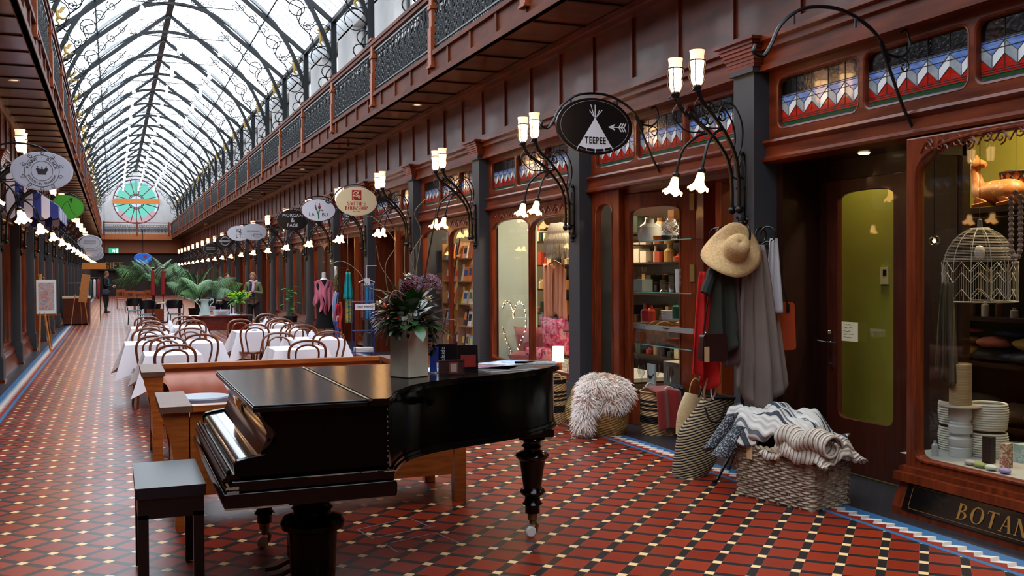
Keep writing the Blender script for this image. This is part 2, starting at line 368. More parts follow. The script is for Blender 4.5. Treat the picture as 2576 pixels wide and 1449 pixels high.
    for y in ty: sbox(b,5.0,5.04,y+.75,y+2.6,5.85,5.9,sd); sbox(b,5.0,5.04,y+.75,y+2.6,6.8,6.85,sd); sbox(b,5.0,5.04,y+1.65,y+1.7,5.85,6.85,sd); sbox(b,5.0,5.04,y+.75,y+.8,5.85,6.85,sd); sbox(b,5.0,5.04,y+2.55,y+2.6,5.85,6.85,sd)
    b.build('window_frames',ROOFI,uw,0)
# ---- unseen rear wall, added to keep sky light from flooding in
b=B(); b.box((-6,Y0-.1,0),(9.2,Y0,10)); tag(b.build('wall_back_added',WOODP,sm=0),'timber wall closing the arcade behind the viewer','wall',kind='structure')
# ---- roof
rf=thing('ceiling_glass_roof','pitched white glazed roof of the arcade','ceiling',kind='structure')
b=B()
for x1 in (4.78,mir(4.78)):
    z1=9.56-(abs(x1-CX))*.824; b.add([(CX,Y0,9.6),(x1,Y0,z1),(x1,YE,z1),(CX,YE,9.6)],[(0,1,2,3)])
b.build('glazing',ROOFG,rf,0)
b=B(); n=int((YE-Y0)/.42)
for i in range(n):
    y=Y0+.42*i
    for x1 in (4.78,mir(4.78)):
        z1=9.52-(abs(x1-CX))*.824; b.tube([(CX,y,9.57),(x1,y,z1)],.009,3,cap=False)
b.build('glazing_bars',mat('grey glazing bar','9aa6b0',.5),rf,0)
b=B(); b.box((CX-.06,Y0,9.42),(CX+.06,YE,9.56)); b.box((CX-.09,Y0,9.38),(CX+.09,YE,9.42))
for s_ in (1,-1):
    b.tube([(CX+s_*1.95,Y0,7.93),(CX+s_*1.95,YE,7.93)],.02,5); b.box((CX+s_*2.89-.05,Y0,7.06),(CX+s_*2.89+.05,YE,7.15))
b.build('ridge_beam',ROOFI,rf,0)
# ---- iron trusses
GOLD=mat('gilt metal','9a7c38',.5,m=.3)
def truss():
    t=thing('roof_truss','dark iron arched roof truss with scrollwork and gilt cherubs, one of the repeating row','truss',group='iron roof trusses')
    b=B()
    for s_ in (1,-1): b=B(); b.box((CX+s_*2.89-.06,-.06,4.6),(CX+s_*2.89+.06,.06,7.15)); b.build('post',ROOFI,t,0)
    b=B()
    for s_ in (1,-1):
        b.add([(CX+s_*0,-.035,9.38),(CX,.035,9.38),(CX,.035,9.5),(CX,-.035,9.5),(CX+s_*2.93,-.035,6.99),(CX+s_*2.93,.035,6.99),(CX+s_*2.93,.035,7.12),(CX+s_*2.93,-.035,7.12)],[(0,1,5,4),(1,2,6,5),(2,3,7,6),(3,0,4,7)])
    b.build('rafter',ROOFI,t,0)
    b=B(); A=[(CX+3.06*cos(PI*i/40),5.01+3.94*sin(PI*i/40)) for i in range(41)]
    b.add([(x*1+ (CX-x)*q*.028,dy,z-(z-5.01)*q*.018-(.01*q)) for (x,z) in A for q,dy in ((0,-.04),(0,.04),(1,.04),(1,-.04))],[(i*4+j,i*4+(j+1)%4,i*4+4+(j+1)%4,i*4+4+j) for i in range(40) for j in range(4)])
    b.build('arch',ROOFI,t,0)
    def ring(x,z,r,w=.011): b.tube([(CX+sg*(x),0,z) if 0 else (CX+sg*(x+r*cos(a*PI/8)),0,z+r*sin(a*PI/8)) for a in range(16)],w,4,closed=True)
    def scr(c,r0,r1,a,tn): b.tube([(CX+sg*u,0,v) for u,v in spiral(c,r0,r1,a,tn,14)],.0105,4,cap=False)
    for sg in (1,-1):
        b=B(); ring(2.62,6.78,.25); ring(2.6,6.32,.2); ring(2.76,6.0,.13,.012); ring(2.68,5.75,.12,.012); ring(2.75,5.45,.1,.012)
        ring(2.3,7.15,.2); ring(2.1,7.33,.17,.012)
        for c,r0,a,tn in (((1.85,7.6),.15,0,1.4),((1.6,7.85),.13,1,-1.4),((1.35,8.08),.1,0,1.3),((.75,8.95),.13,0,1.5),((.5,9.03),.14,2,-1.5),((.95,8.75),.08,1,1.3),((.25,9.15),.15,0,1.5),((2.45,6.5),.1,0,1.4),((2.33,6.95),.1,2,1.4)):
            scr(c,r0,.02,a,tn)
        b.tube([(CX+sg*u,0,v) for u,v in smoothxy([(2.8,5.2),(2.9,5.6),(2.72,5.9),(2.85,6.2),(2.5,6.5),(2.4,6.75),(2.15,7.0),(2.2,7.3),(1.9,7.45),(1.7,7.75),(1.45,7.95),(1.2,8.25)])],.013,4)
        b.build('scrollwork',ROOFI,t,0)
    for sg in (1,-1):
        cx,cz=CX+sg*2.6,6.76; q=lambda x,z,y=0:(cx+x*1.3,y,cz+z*1.3); b=B()
        b.ball(q(-.02,.1),(.036,.03,.038),10); b.tube([q(-.01,.07),q(.0,.02),q(.01,-.03),q(.02,-.06)],[.022,.036,.032,.034],7)
        b.tube([q(.02,-.05),q(-.01,-.1),q(.03,-.15),q(.0,-.17)],[.034,.024,.016,.01],6); b.tube([q(.03,-.05),q(.08,-.07),q(.13,-.05),q(.15,-.07)],[.032,.024,.015,.01],6)
        b.tube([q(-.01,.05),q(-.06,.04),q(-.1,.08)],[.018,.014,.01],6); b.tube([q(.01,.05),q(.05,.02),q(.08,.04)],[.018,.013,.01],6)
        b.add([q(.02,.05,.01),q(.06,.12,.03),q(.13,.12,.03),q(.09,.06,.02),q(.05,.02,.01)],[(0,1,2,3,4)]); b.tube([q(-.1,.14),q(-.12,.08),q(-.1,.02)],.005,4)
        b.build('cherub',GOLD,t,40)
    return t
def smoothxy(P): return [(p.x,p.y) for p in smooth([(a,c,0) for a,c in P],5)]
tr0=truss(); k=0
for n in range(-8,18):
    y=21.5+3.35*n
    if k==0: tr0.location=(0,y,0)
    else: dup(tr0,(0,y,0))
    k+=1
# ---- hanging lantern rails under the ridge
LG=mat('lantern glass','f4f6f6',.1,tr=.6)
def lantern():
    t=thing('hanging_lantern_rail','thin iron rail carrying three glass lanterns, one of the row under the ridge','light',group='lantern rails under the roof')
    b=B(); b.tube([(.45,0,7.93),(2.85,0,7.93)],.011,4)
    for x,sg in ((.45,1),(2.85,-1)): b.tube([(x+sg*(.09)+u*sg,0,7.98+v) for u,v in spiral((0,0),.1,.02,PI,-1.3,12)],.008,4)
    for x in (1.2,2.1): b.tube([(x,0,7.93),(x,0,9.4)],.005,3)
    for x in (1.1,2.2): b.tube([(x+u,0,8.03+v) for u,v in spiral((0,0),.1,.02,-PI/2,1.4,12)],.007,4)
    b.build('rail',IRON,t)
    for x in (.67,1.68,2.74):
        b=B(); b.lathe([(.0,.36),(.03,.33),(.05,.3),(.055,.22),(.04,.17),(.045,.12),(.065,.04),(.06,.0)],10,(x,0,7.5)); g=b.build('glass_lantern',LG,t)
        b=B(); b.tube([(x,0,7.86),(x,0,7.93)],.006,4); b.ball((x,0,7.7),.02,6); b.lathe([(.066,0),(.066,.01)],10,(x,0,7.5)); b.tube([(x,0,7.86),(x,0,7.55)],.008,4); b.build('lantern_fitting',IRON,g)
    return t
l0=lantern(); l0.location=(0,24.5,0)
for n in range(1,16): dup(l0,(0,24.5+3.35*n,0))
# ================= shopfronts =================
SG=[mat('leaded black glass','07080b',.06,coat=1,bump=.25,sc=35),mat('blue art glass','4f74bd',.2,c2='7c9bd4',sc=9,st=(1,1,5),coat=.6),mat('white art glass','e9eef0',.2,coat=.6),mat('grey art glass','8d979e',.25,coat=.6,c2='a3acb0',sc=14),
    mat('red art glass','a3150f',.18,coat=.6,c2='b92a1a',sc=6,st=(1,1,6)),mat('green art glass','1d4a24',.2,coat=.6),mat('pale blue art glass','a6c4ea',.2,coat=.6,c2='7ea2d8',sc=12),mat('lead came','2a2c30',.5)]
def artglass(y0,y1,z0,z1,x,n=5):
    """leaded transom pane: black field over a blue, white and grey zigzag on red, green and pale blue bands"""
    b=B(); H=z1-z0; W=(y1-y0)/n; Z=lambda t:z0+H*t
    def q(P,k,e=0): b.add([(x-e,u,v) for u,v in P],[tuple(range(len(P)))],k)
    q([(y0,Z(.66)),(y1,Z(.66)),(y1,z1),(y0,z1)],0)
    q([(y0,z0),(y1,z0),(y1,Z(.06)),(y0,Z(.06))],6); q([(y0,Z(.06)),(y1,Z(.06)),(y1,Z(.13)),(y0,Z(.13))],5)
    for i in range(n):
        a=y0+W*i; m=a+W/2; c=a+W
        # seen from the arcade the nearer side of each fold is white
        q([(a,Z(.13)),(c,Z(.13)),(c,Z(.42)),(m,Z(.22)),(a,Z(.42))],4)
        q([(m,Z(.22)),(a,Z(.42)),(a,Z(.62)),(m,Z(.42))],2); q([(m,Z(.22)),(c,Z(.42)),(c,Z(.62)),(m,Z(.42))],3)
        q([(a,Z(.62)),(m,Z(.42)),(c,Z(.62)),(c,Z(.66)),(a,Z(.66))],1)
        for P in ([(a,.2),(a,.99)],[(m,.22),(m,.42)],[(a,.62),(m,.42),(c,.62)],[(a,.42),(m,.22),(c,.42)]):
            b.tube([(x-.002,u,Z(v)) for u,v in P],.0022,3,7,cap=False)
    for t in (.06,.13,.17,.205,.52,.63,.66): b.tube([(x-.002,y0,Z(t)),(x-.002,y1,Z(t))],.0022 if t!=.66 else .003,3,7,cap=False)
    b.box((x+.004,y0,z0),(x+.012,y1,z1),0)
    return b
def transom(a,c,par,n=3,x=XS,mg=.12,gap=.07):
    W=(c-a-2*mg-(n-1)*gap)/n; ys=[(a+mg+i*(W+gap),a+mg+i*(W+gap)+W) for i in range(n)]
    me=plate([(a,2.64),(c,2.64),(c,3.25),(a,3.25)],[rrect(u,v,2.745,3.125,.06) for u,v in ys],.05,.006)
    b=B(); b.solid(me,YZ(x-.03)); o=b.build('transom_frame',WOOD,par,30)
    b=B(); 
    for u,v in ys: b.tube([(x-.05,p,q) for p,q in rrect(u-.012,v+.012,2.733,3.137,.07)],.009,5,closed=True)
    b.build('bead',WOODV,o)
    for u,v in ys: artglass(u-.01,v+.01,2.735,3.135,x-.015).build('stained_glass',SG,par,0)
    b=B(); P=[(4.94,2.47),(4.86,2.48),(4.85,2.5),(4.875,2.515),(4.895,2.53),(4.895,2.6),(4.875,2.615),(4.86,2.63),(4.865,2.65),(4.94,2.66),(5.02,2.66),(5.02,2.47)]
    b.m=Matrix(((1,0,0,0),(0,0,1,0),(0,1,0,0),(0,0,0,1))); b.prism(P,a-.03,c+.03); b.m=None
    b.build('beam',WOOD,par,30)
def carve(y0,y1,z0,z1,x,n=4):
    b=B()
    for i in range(n):
        u=y0+(y1-y0)*(i+.5)/n; s=(y1-y0)/n
        for sg in (1,-1):
            b.tube([(x,p,q) for p,q in spiral((u+sg*s*.22,(z0+z1)/2+sg*.01),(z1-z0)*.33,.008,PI/2*sg,sg*1.4,12)],.006,4,cap=False)
        b.tube([(x,p.x,p.y) for p in smooth([(u-s/2,z0+.03,0),(u-s/4,z1-.03,0),(u,z0+.04,0),(u+s/4,z1-.03,0),(u+s/2,z0+.03,0)],4)],.006,4,cap=False)
    return b
GOLDL=mat('gilt lettering','a8793a',.35,m=.5)
def winframe(a,c,par,holes,z0=.3,x=XS,rise=.16,zt=2.47,carved=True):
    me=plate([(a,z0),(c,z0),(c,zt),(a,zt)],[arch(u,v,z0+.12,zz,rise) for u,v,zz in holes],.06,.008)
    b=B(); b.solid(me,YZ(x-.02)); fr=b.build('frame',WOODV,par,30)
    b=B()
    for u,v,zz in holes: b.tube([(x-.052,p,q) for p,q in arch(u-.012,v+.012,z0+.108,zz+.012,rise)],.01,5,closed=True)
    b.build('bead',WOODV,fr)
    if carved:
        for u,v,zz in holes: carve(u+.03,v-.03,zz+.02,zt-.02,x-.052,3).build('carved_spandrel',WOODV,fr)
    b=B(); b.add([(x,a,z0),(x,c,z0),(x,c,zt),(x,a,zt)],[(0,1,2,3)]); b.build('glass',GLASS,par,0)
    b=B(); b.box((x-.12,a,z0-.05),(x+.04,c,z0)); b.box((x-.1,a,z0),(x-.04,c,z0+.03)); b.build('sill',WOODV,par,0)
def riser(a,c,par,z1=.25,x=XS):
    b=B(); P=[(x-.1,z1),(x-.17,.06),(x-.17,0),(x+.05,0),(x+.05,z1)]; b.m=Matrix(((1,0,0,0),(0,0,1,0),(0,1,0,0),(0,0,0,1))); b.prism(P,a,c); b.m=None; r=b.build('riser',WOODV,par,0); return r
nW=[0]
def setwin(label):
    nW[0]+=1; return thing(f'window_{nW[0]}',label,'window',kind='structure')
def winbay(a,c,label,carved=True,z=(2.3,2.3)):
    w_=setwin(label); transom(a,c,w_); m=(a+c)/2
    winframe(a,c,w_,[(a+.12,m-.04,z[0]),(m+.04,c-.12,z[1])],carved=carved); riser(a,c,w_)
    return w_
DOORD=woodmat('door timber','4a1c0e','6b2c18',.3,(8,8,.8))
DOORO=woodmat('front lit door timber','7a3012','8f421e',.3,(8,8,.8))  # brighter copy of the door timber, light from the front put into its colour
CHR=mat('polished chrome','c9ccd0',.15,m=1)
def doorbay(a,c,label,near=True):
    """narrow arched window on the near side, recessed doorway with its leaf standing open"""
    w_=setwin(label); transom(a,c,w_); m=a+(c-a)*.38
    winframe(a,m,w_,[(a+.1,m-.08,2.3)],z0=.12,carved=False)
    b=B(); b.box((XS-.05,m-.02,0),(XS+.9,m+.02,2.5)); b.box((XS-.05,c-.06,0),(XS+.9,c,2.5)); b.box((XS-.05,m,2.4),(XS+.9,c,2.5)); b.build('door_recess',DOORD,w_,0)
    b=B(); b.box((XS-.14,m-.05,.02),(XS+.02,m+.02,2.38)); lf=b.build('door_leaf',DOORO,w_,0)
    return w_
# bays further down both sides share one window and one door bay
def local_bay(kind,W,label):
    return winbay(0,W,label,False) if kind=='w' else doorbay(0,W,label)
W0=3.04
win_names={1:'right-hand'}
def bayspan(j,sd=1): return PC[I0+j-1]+.14,PC[I0+j]-.14
a,c=bayspan(2); winbay(a,c,'double arched shop window showing a fairy light heart and pink cushions',z=(2.28,2.31))
a,c=bayspan(3); winbay(a,c,'double arched bookshop window with shelves of books',z=(2.28,2.31))
a,c=bayspan(4); doorbay(a,c,'shopfront bay with a dark doorway just beyond the bookshop window')
a,c=bayspan(5); doorbay(a,c,'shopfront bay with an open timber door behind the hanging scarves')
a,c=bayspan(6); winbay(a,c,'double arched shop window behind the mannequin in a pink waistcoat')
a,c=bayspan(7); winbay(a,c,'double arched shop window beyond the mannequin in a pink waistcoat')
wm=dm=None; kinds='dwdwdwwdwdwdwwdwdwdwdwdw'; nb=len(PC)
for sd in (1,-1):
    for i in range(nb-1):
        j=i-I0+1
        if sd==1 and 0<=j<=7: continue
        a,c=PC[i]+.14,PC[i+1]-.14; k='w' if (j<0 and sd>0) else kinds[(j+ (1 if sd<0 else 0))%24]; Wd=c-a
        side='right' if sd>0 else 'left'; src=wm if k=='w' else dm
        lab=f"{'arched shop window' if k=='w' else 'shop doorway'} bay, {ORD[j] if 0<=j<24 else 'last'} along the {side} side" if j>=0 else f'shopfront bay on the {side} side beside the viewer'
        if src is None:
            src=local_bay(k,W0,lab)
            if k=='w': wm=src
            else: dm=src
            o=src
        else:
            o=dup(src); nW[0]+=1; o.name=f'window_{nW[0]}'; o['label']=lab
        o.scale=(1,Wd/W0,1)
        if sd>0: o.location=(0,a,0); o.rotation_euler=(0,0,0)
        else: o.location=(2*CX,c,0); o.rotation_euler=(0,0,PI)
# interiors: partitions, ceiling, back wall
for sd,nmx in ((1,'right'),(-1,'left')):
    iw=thing('wall_inner_'+nmx,f'inner shop walls behind the {nmx} shopfronts','wall',kind='structure')
    b=B(); sbox(b,8.6,8.7,Y0,YE,0,4.3,sd); sbox(b,5.0,8.7,Y0,YE,3.28,3.34,sd); b.build('back_wall',mat('shop back wall '+nmx,'33261c',.8),iw,0)
    b=B()
    for i,c in enumerate(PC):
        if i in (I0,I0+1,I0+2) and sd>0: continue
        sbox(b,5.06,8.6,c-.05,c+.05,0,3.3,sd)
    b.build('partition',mat('shop partition '+nmx,'6b6152',.8),iw,0)
# shop ceiling lamps: small round downlights that light each display
def area(loc,e,size,col=(1,.72,.42),rot=(0,0,0)):
    l=bpy.data.lights.new('ceiling_spot','AREA'); l.energy=e; l.size=size; l.color=col; l.shape='DISK'; o=bpy.data.objects.new('shop_light',l); COL.objects.link(o); o.location=loc; o.rotation_euler=rot; return o
for i,c in enumerate(PC[:-1]):
    j=i-I0+1; m=(c+PC[i+1])/2
    if j<0: continue
    e={0:30,1:60,2:50,3:55}.get(j,70 if j<12 else 45)
    area((6.0,m,3.2),e,.5)
    if j in (1,2,3): area((7.4,m,3.2),e*.8,.5)
    area((mir(6.0),m,3.2),25,.5)
# ---- bay 0: botanical shop with recessed door
a,c=bayspan(0); w0=setwin('wide arched shop window above a black panel lettered in gold, at the right edge'); transom(a,c,w0)
b=B(); 
me=plate([(a,.27),(5.08,.27),(5.08,2.47),(a,2.47)],[arch(a+.1,4.985,.372,2.42,.24,.06,20)],.07,.012); b.solid(me,YZ(4.9)); fr=b.build('frame',WOODV,w0,30)
b=B(); b.tube([(4.865,p,q) for p,q in arch(a+.085,5.0,.36,2.435,.24,.06,20)],.012,6,closed=True); b.build('bead',WOODV,fr)
carve(3.8,4.95,2.33,2.46,4.862,5).build('carved_spandrel',WOODV,fr)
b=B(); b.add([(4.92,a,.3),(4.92,5.05,.3),(4.92,5.05,2.45),(4.92,a,2.45)],[(0,1,2,3)]); b.build('glass',GLASS,w0,0)
b=B(); b.box((4.78,a,.22),(4.95,5.1,.275)); b.box((4.82,a,.275),(4.9,5.09,.31)); b.box((4.9,a,.3),(5.45,5.08,.355)); b.build('sill',WOODV,w0,0)
b=B(); b.m=Matrix(((1,0,0,0),(0,0,1,0),(0,1,0,0),(0,0,0,1))); b.prism([(4.83,.22),(4.76,.05),(4.76,0),(4.95,0),(4.95,.22)],a,5.09); b.m=None; rs=b.build('riser',WOODV,w0,0)
TL=Matrix.Translation((4.793,0,.135))@RY(-R(-21))   # follows the slope of the riser
b=B(); b.m=TL; b.box((-.006,a+.05,-.1),(.004,5.0,.082)); pn=b.build('black_panel',mat('black lacquer panel','07080a',.2,coat=.5),rs,0)
b=B(); b.m=TL; b.tube([(-.006,p,q) for p,q in rrect(a+.1,4.95,-.082,.066,.015,3)],.0018,4,closed=True); 
b.build('gilt_border',GOLDL,pn,0)
def serif(ch,w,h,t=.22,thin=.09,sf=.3):
    """roman capitals: list of polygons in a w by h box"""
    P=[]; st=lambda x,wd=t:P.append([(x-wd*w/2,0),(x+wd*w/2,0),(x+wd*w/2,h),(x-wd*w/2,h)])
    sr=lambda x,y,q=sf:P.append([(x-q*w/2,y),(x+q*w/2,y),(x+q*w/2,y+h*.05),(x-q*w/2,y+h*.05)])
    def bowl(cx,cy,rx,ry,a0,a1,th=t,n=14):
        o=[(cx+rx*cos(a0+(a1-a0)*i/n),cy+ry*sin(a0+(a1-a0)*i/n)) for i in range(n+1)]; e=[(cx+(rx-th*w*(abs(cos(a0+(a1-a0)*i/n))*.85+.15))*cos(a0+(a1-a0)*i/n),cy+(ry-h*.06)*sin(a0+(a1-a0)*i/n)) for i in range(n+1)]
        for i in range(n): P.append([o[i],o[i+1],e[i+1],e[i]])
    dg=lambda x0,y0,x1,y1,wd:P.append([(x0-wd*w/2,y0),(x0+wd*w/2,y0),(x1+wd*w/2,y1),(x1-wd*w/2,y1)])
    if ch=='B': st(w*.2); sr(w*.2,0);sr(w*.2,h*.95); bowl(w*.25,h*.75,w*.55,h*.25,PI/2,-PI/2); bowl(w*.25,h*.27,w*.68,h*.27,PI/2,-PI/2)
    elif ch=='P': st(w*.2); sr(w*.2,0);sr(w*.2,h*.95); bowl(w*.25,h*.72,w*.62,h*.28,PI/2,-PI/2)
    elif ch=='R': st(w*.2); sr(w*.2,0);sr(w*.2,h*.95); bowl(w*.25,h*.72,w*.6,h*.28,PI/2,-PI/2); dg(w*.9,0,w*.4,h*.47,t)
    elif ch=='O': bowl(w*.5,h*.5,w*.52,h*.52,0,2*PI,t,24)
    elif ch=='T': st(w*.5); sr(w*.5,0); P.append([(0,h*.93),(w,h*.93),(w,h),(0,h)]); sr(w*.04,h*.82,.08); P.append([(0,h*.8),(w*.05,h*.8),(w*.05,h),(0,h)]); P.append([(w*.95,h*.8),(w,h*.8),(w,h),(w*.95,h)])
    elif ch=='A': dg(w*.08,0,w*.47,h,thin);dg(w*.88,0,w*.5,h,t);sr(w*.08,0);sr(w*.9,0,.36);P.append([(w*.22,h*.34),(w*.75,h*.34),(w*.75,h*.4),(w*.22,h*.4)])
    elif ch=='N': st(w*.12,thin);st(w*.88,thin);dg(w*.85,0,w*.12,h,t);sr(w*.12,0);sr(w*.88,h*.95);sr(w*.1,h*.95)
    elif ch=='I': st(w*.5,t);sr(w*.5,0,.5);sr(w*.5,h*.95,.5)
    elif ch=='H': st(w*.18);st(w*.82);P.append([(w*.2,h*.47),(w*.8,h*.47),(w*.8,h*.53),(w*.2,h*.53)]);[sr(w*x,y) for x in (.18,.82) for y in (0,h*.95)]
    elif ch=='K': st(w*.18);dg(w*.3,h*.45,w*.8,h,thin);dg(w*.85,0,w*.4,h*.55,t);[sr(w*x,y) for x in (.18,.84) for y in (0,h*.95)]
    elif ch=='M': st(w*.12,thin);st(w*.88,t);dg(w*.5,h*.1,w*.15,h,t);dg(w*.5,h*.1,w*.86,h,thin);[sr(w*.12,0),sr(w*.88,0),sr(w*.1,h*.95),sr(w*.9,h*.95)]
    elif ch=='S':
        C=[(w*.5+w*.34*cos(R(d)),h*.74+h*.22*sin(R(d))) for d in range(30,271,20)]+[(w*.5+w*.36*cos(R(d)),h*.27+h*.25*sin(R(d))) for d in range(90,-151,-20)]
        for i in range(len(C)-1):
            th=t*w*.62; p,q=C[i],C[i+1]; P.append([(p[0]-th/2,p[1]-h*.03),(p[0]+th/2,p[1]+h*.03),(q[0]+th/2,q[1]+h*.03),(q[0]-th/2,q[1]-h*.03)])
    elif ch=="'": dg(w*.4,h*.7,w*.55,h,t)
    return P
def seriftext(b,s,h,w,gap,M,k=None,t=.22,th=.003):
    x=0; tot=0
    ws=[(w*.55 if ch in "I'" else w*.4 if ch==' ' else w*1.15 if ch in 'MO' else w) for ch in s]; tot=sum(ws)+gap*(len(s)-1); x=-tot/2; b_=b.m
    for ch,wd in zip(s,ws):
        for i,P in enumerate(serif(ch,wd,h,t)):
            b.m=M@T(x,0,0); b.prism(P,0,th+i*1e-5,k)
        x+=wd+gap
    b.m=b_
b=B(); seriftext(b,'BOTANI',.1,.08,.022,Matrix.Translation((4.764,4.28,.08))@RY(R(21))@Matrix(((0,0,-1,0),(-1,0,0,0),(0,1,0,0),(0,0,0,1)))); b.build('gilt_lettering',GOLDL,pn,0)
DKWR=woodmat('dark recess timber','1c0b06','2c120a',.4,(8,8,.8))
# recess and door
b=B(); b.add([(4.95,5.1,.35),(5.4,5.1,.35),(5.4,5.1,2.4),(4.95,5.1,2.4)],[(0,1,2,3)]); b.build('side_glass',GLASS,w0,0)
rc=thing('door_1','recessed timber shop door with an olive lit glass pane and a paper note','door',kind='structure')
b=B(); b.box((5.0,6.55,0),(5.42,6.64,2.5)); b.box((5.0,5.08,0),(5.42,5.12,.35)); b.box((5.0,5.08,2.38),(5.42,5.12,2.5)); b.box((5.36,5.08,0),(5.43,5.14,2.5)); b.box((4.98,5.06,2.48),(5.45,6.66,2.53)); b.box((5.36,6.44,0),(5.43,6.6,2.5)); b.box((5.355,5.12,0),(5.43,5.55,2.5)); b.box((5.365,5.12,2.3),(5.43,6.6,2.5)); b.build('recess_lining',DKWR,rc,0)
me=plate([(5.54,.02),(6.435,.02),(6.435,2.32),(5.54,2.32)],[arch(5.7,6.3,.44,2.22,.06,.06)],.045,.006); b=B(); b.solid(me,YZ(5.36)); lf=b.build('door_leaf',woodmat('dark door timber','30120a','481c10',.35,(8,8,.8)),rc,30)
b=B(); b.add([(5.37,5.66,.4),(5.37,6.34,.4),(5.37,6.34,2.25),(5.37,5.66,2.25)],[(0,1,2,3)]); b.build('glass',GLASS,lf,0)
b=B(); b.box((5.32,6.35,.83),(5.338,6.375,1.1)); b.tube([(5.335,6.363,1.03),(5.28,6.363,1.03),(5.275,6.25,1.03)],.009,6); b.ball((5.31,6.363,1.11),.02,8); b.tube([(5.335,6.363,.87),(5.3,6.363,.85)],.008,5); b.tube([(5.28,6.363,1.03),(5.27,6.46,1.04)],.008,6); b.build('door_handle',CHR,lf)
for z in (.3,1.03,1.72,2.2):
    b=B(); b.tube([(5.335,5.53,z),(5.335,5.53,z+.13)],.008,6); b.build('hinge',CHR,lf)
b=B(); b.lathe([(.0,0),(.035,0),(.045,.01)],12,(5.2,5.85,2.468)); b.build('downlight',mat('downlight lens','fff2dd',em='ffdca8',es=3),rc)
b=B(); b.box((5.325,6.06,1.05),(5.328,6.24,1.2)); nt_=b.build('paper_note',mat('note paper','cfc9a8',.8),None,0); tag(nt_,'small handwritten paper note taped inside the glass of the recessed door','note')
b=B()
for i in range(5): 
    z=1.18-.025*i; b.tube([(5.3235,6.22-.012*q,z+.005*rnd.uniform(-1,1)) for q in range(3+rnd.randint(4,8))],.0012,3)
b.build('handwriting',mat('pen ink','3a3a3a',.8),nt_,0)
# olive shop walls behind bay 0
OL=mat('olive wall paint','8a8326',.75,c2='807a24',sc=2)
b=B(); b.box((5.8,6.02,0),(5.85,7.1,3.2)); b.build('olive_wall',OL,rc,0)
b=B(); b.box((6.6,3.4,0),(6.66,6.6,3.2)); b.build('olive_back_wall',OL,rc,0)
area((5.62,6.3,3.0),22,.2,(1,.86,.5)); area((6.1,4.8,3.1),30,.3,(1,.8,.5))
# ---- bay 1: glazed corner display with open leaf
a,c=bayspan(1); w1=setwin('homeware shopfront with a glazed timber leaf swung out in front of glass shelves'); transom(a,c,w1)
winframe(9.2,c,w1,[(9.36,c-.12,2.33)],z0=.12,carved=False); riser(9.2,c,w1,.1)
def rotleaf(x0,y0,x1,y1,name,mt,par,hole=None,zb=.0,zt=2.42,th=.05):
    L_=math.hypot(x1-x0,y1-y0); M_=Matrix(((( x1-x0)/L_,0,-(y1-y0)/L_,x0),((y1-y0)/L_,0,(x1-x0)/L_,y0),(0,1,0,0),(0,0,0,1)))
    b=B(); b.solid(plate([(0,zb),(L_,zb),(L_,zt),(0,zt)],[hole] if hole else [],th,.006),M_); o=b.build(name,mt,par,30)
    if hole:
        xs=[p[0] for p in hole]; zs=[p[1] for p in hole]; b=B(); b.m=M_; b.add([(min(xs)-.02,min(zs)-.02,0),(max(xs)+.02,min(zs)-.02,0),(max(xs)+.02,max(zs)+.02,0),(min(xs)-.02,max(zs)+.02,0)],[(0,1,2,3)]); b.build('glass',GLASS,o,0)
        b=B(); b.m=M_; b.tube([(p,q,-.03) for p,q in hole],.009,5,closed=True); b.build('bead',mt,o)
    return o,M_
lf,ML=rotleaf(5.0,9.29,5.29,8.26,'display_leaf',WOODV,w1,arch(.17,.87,.36,2.27,.07,.06))
b=B(); b.m=ML; b.box((.0,2.15,-.034),(.075,2.4,-.026)); b.tube([(.04,2.18,-.04),(.03,2.05,-.05),(.04,1.7,-.045)],.004,5); b.build('latch',CHR,lf,0)
for z in (2.2,1.5):
    b=B(); b.m=ML; b.box((1.0,z,-.034),(1.06,z+.17,-.027)); b.build('hinge',mat('brass plate','a08a50',.4,m=.8),lf,0)
b=B(); b.box((5.27,8.12,0),(5.6,8.26,2.5)); b.box((5.0,6.9,2.42),(5.5,9.3,2.5)); b.box((5.05,6.9,0),(5.6,7.0,2.5)); b.build('door_jamb',DOORD,w1,0)
rotleaf(5.17,7.72,5.72,8.05,'open_door_leaf',DOORO,w1,zt=2.5,th=.06)
# ---- end wall with round window
ew=thing('wall_end','white gable wall with a round stained glass window at the far end','wall',kind='structure')
b=B(); P=[(CX-3.3,5.0),(CX+3.3,5.0),(CX+3.3,7.0),(CX,9.45),(CX-3.3,7.0)]
hole=[(1.63+1.62*cos(PI*i/24),7.12+1.68*sin(PI*i/24)) for i in range(48)]
b.solid(plate(P,[hole],.3),XZ(YE)); b.box((-4,YE-.1,4.0),(8,YE+.2,5.0)); b.build('gable',WHITE,ew,0)
TG=[glassmat('turquoise window glass',(.05,.16,.125),.02,.1),glassmat('pale window glass',(.16,.19,.24),.02,.1),glassmat('rose window glass',(.15,.09,.1),.02,.1)]
rw=thing('window_round','round stained glass window with twelve spokes and an orange timber crossbar','window',kind='structure')
b=B(); C=(1.63,7.12)
for ring_,(r0,r1,k) in enumerate(((0,.42,1),(.42,1.25,0),(1.25,1.45,0),(1.45,1.66,1))):
    for i in range(24):
        a0,a1=2*PI*i/24,2*PI*(i+1)/24; kk=k
        if ring_>=2 and sin(a0+.13)<-.55: kk=2
        pt=lambda r,t:(C[0]+r*cos(t),YE,C[1]+r*1.03*sin(t)); b.add([pt(r0,a0),pt(r1,a0),pt(r1,a1),pt(r0,a1)],[(0,1,2,3)],kk)
b.build('stained_glass',TG,rw,0)
b=B(); RF=mat('dark red window timber','5a1c16',.4)
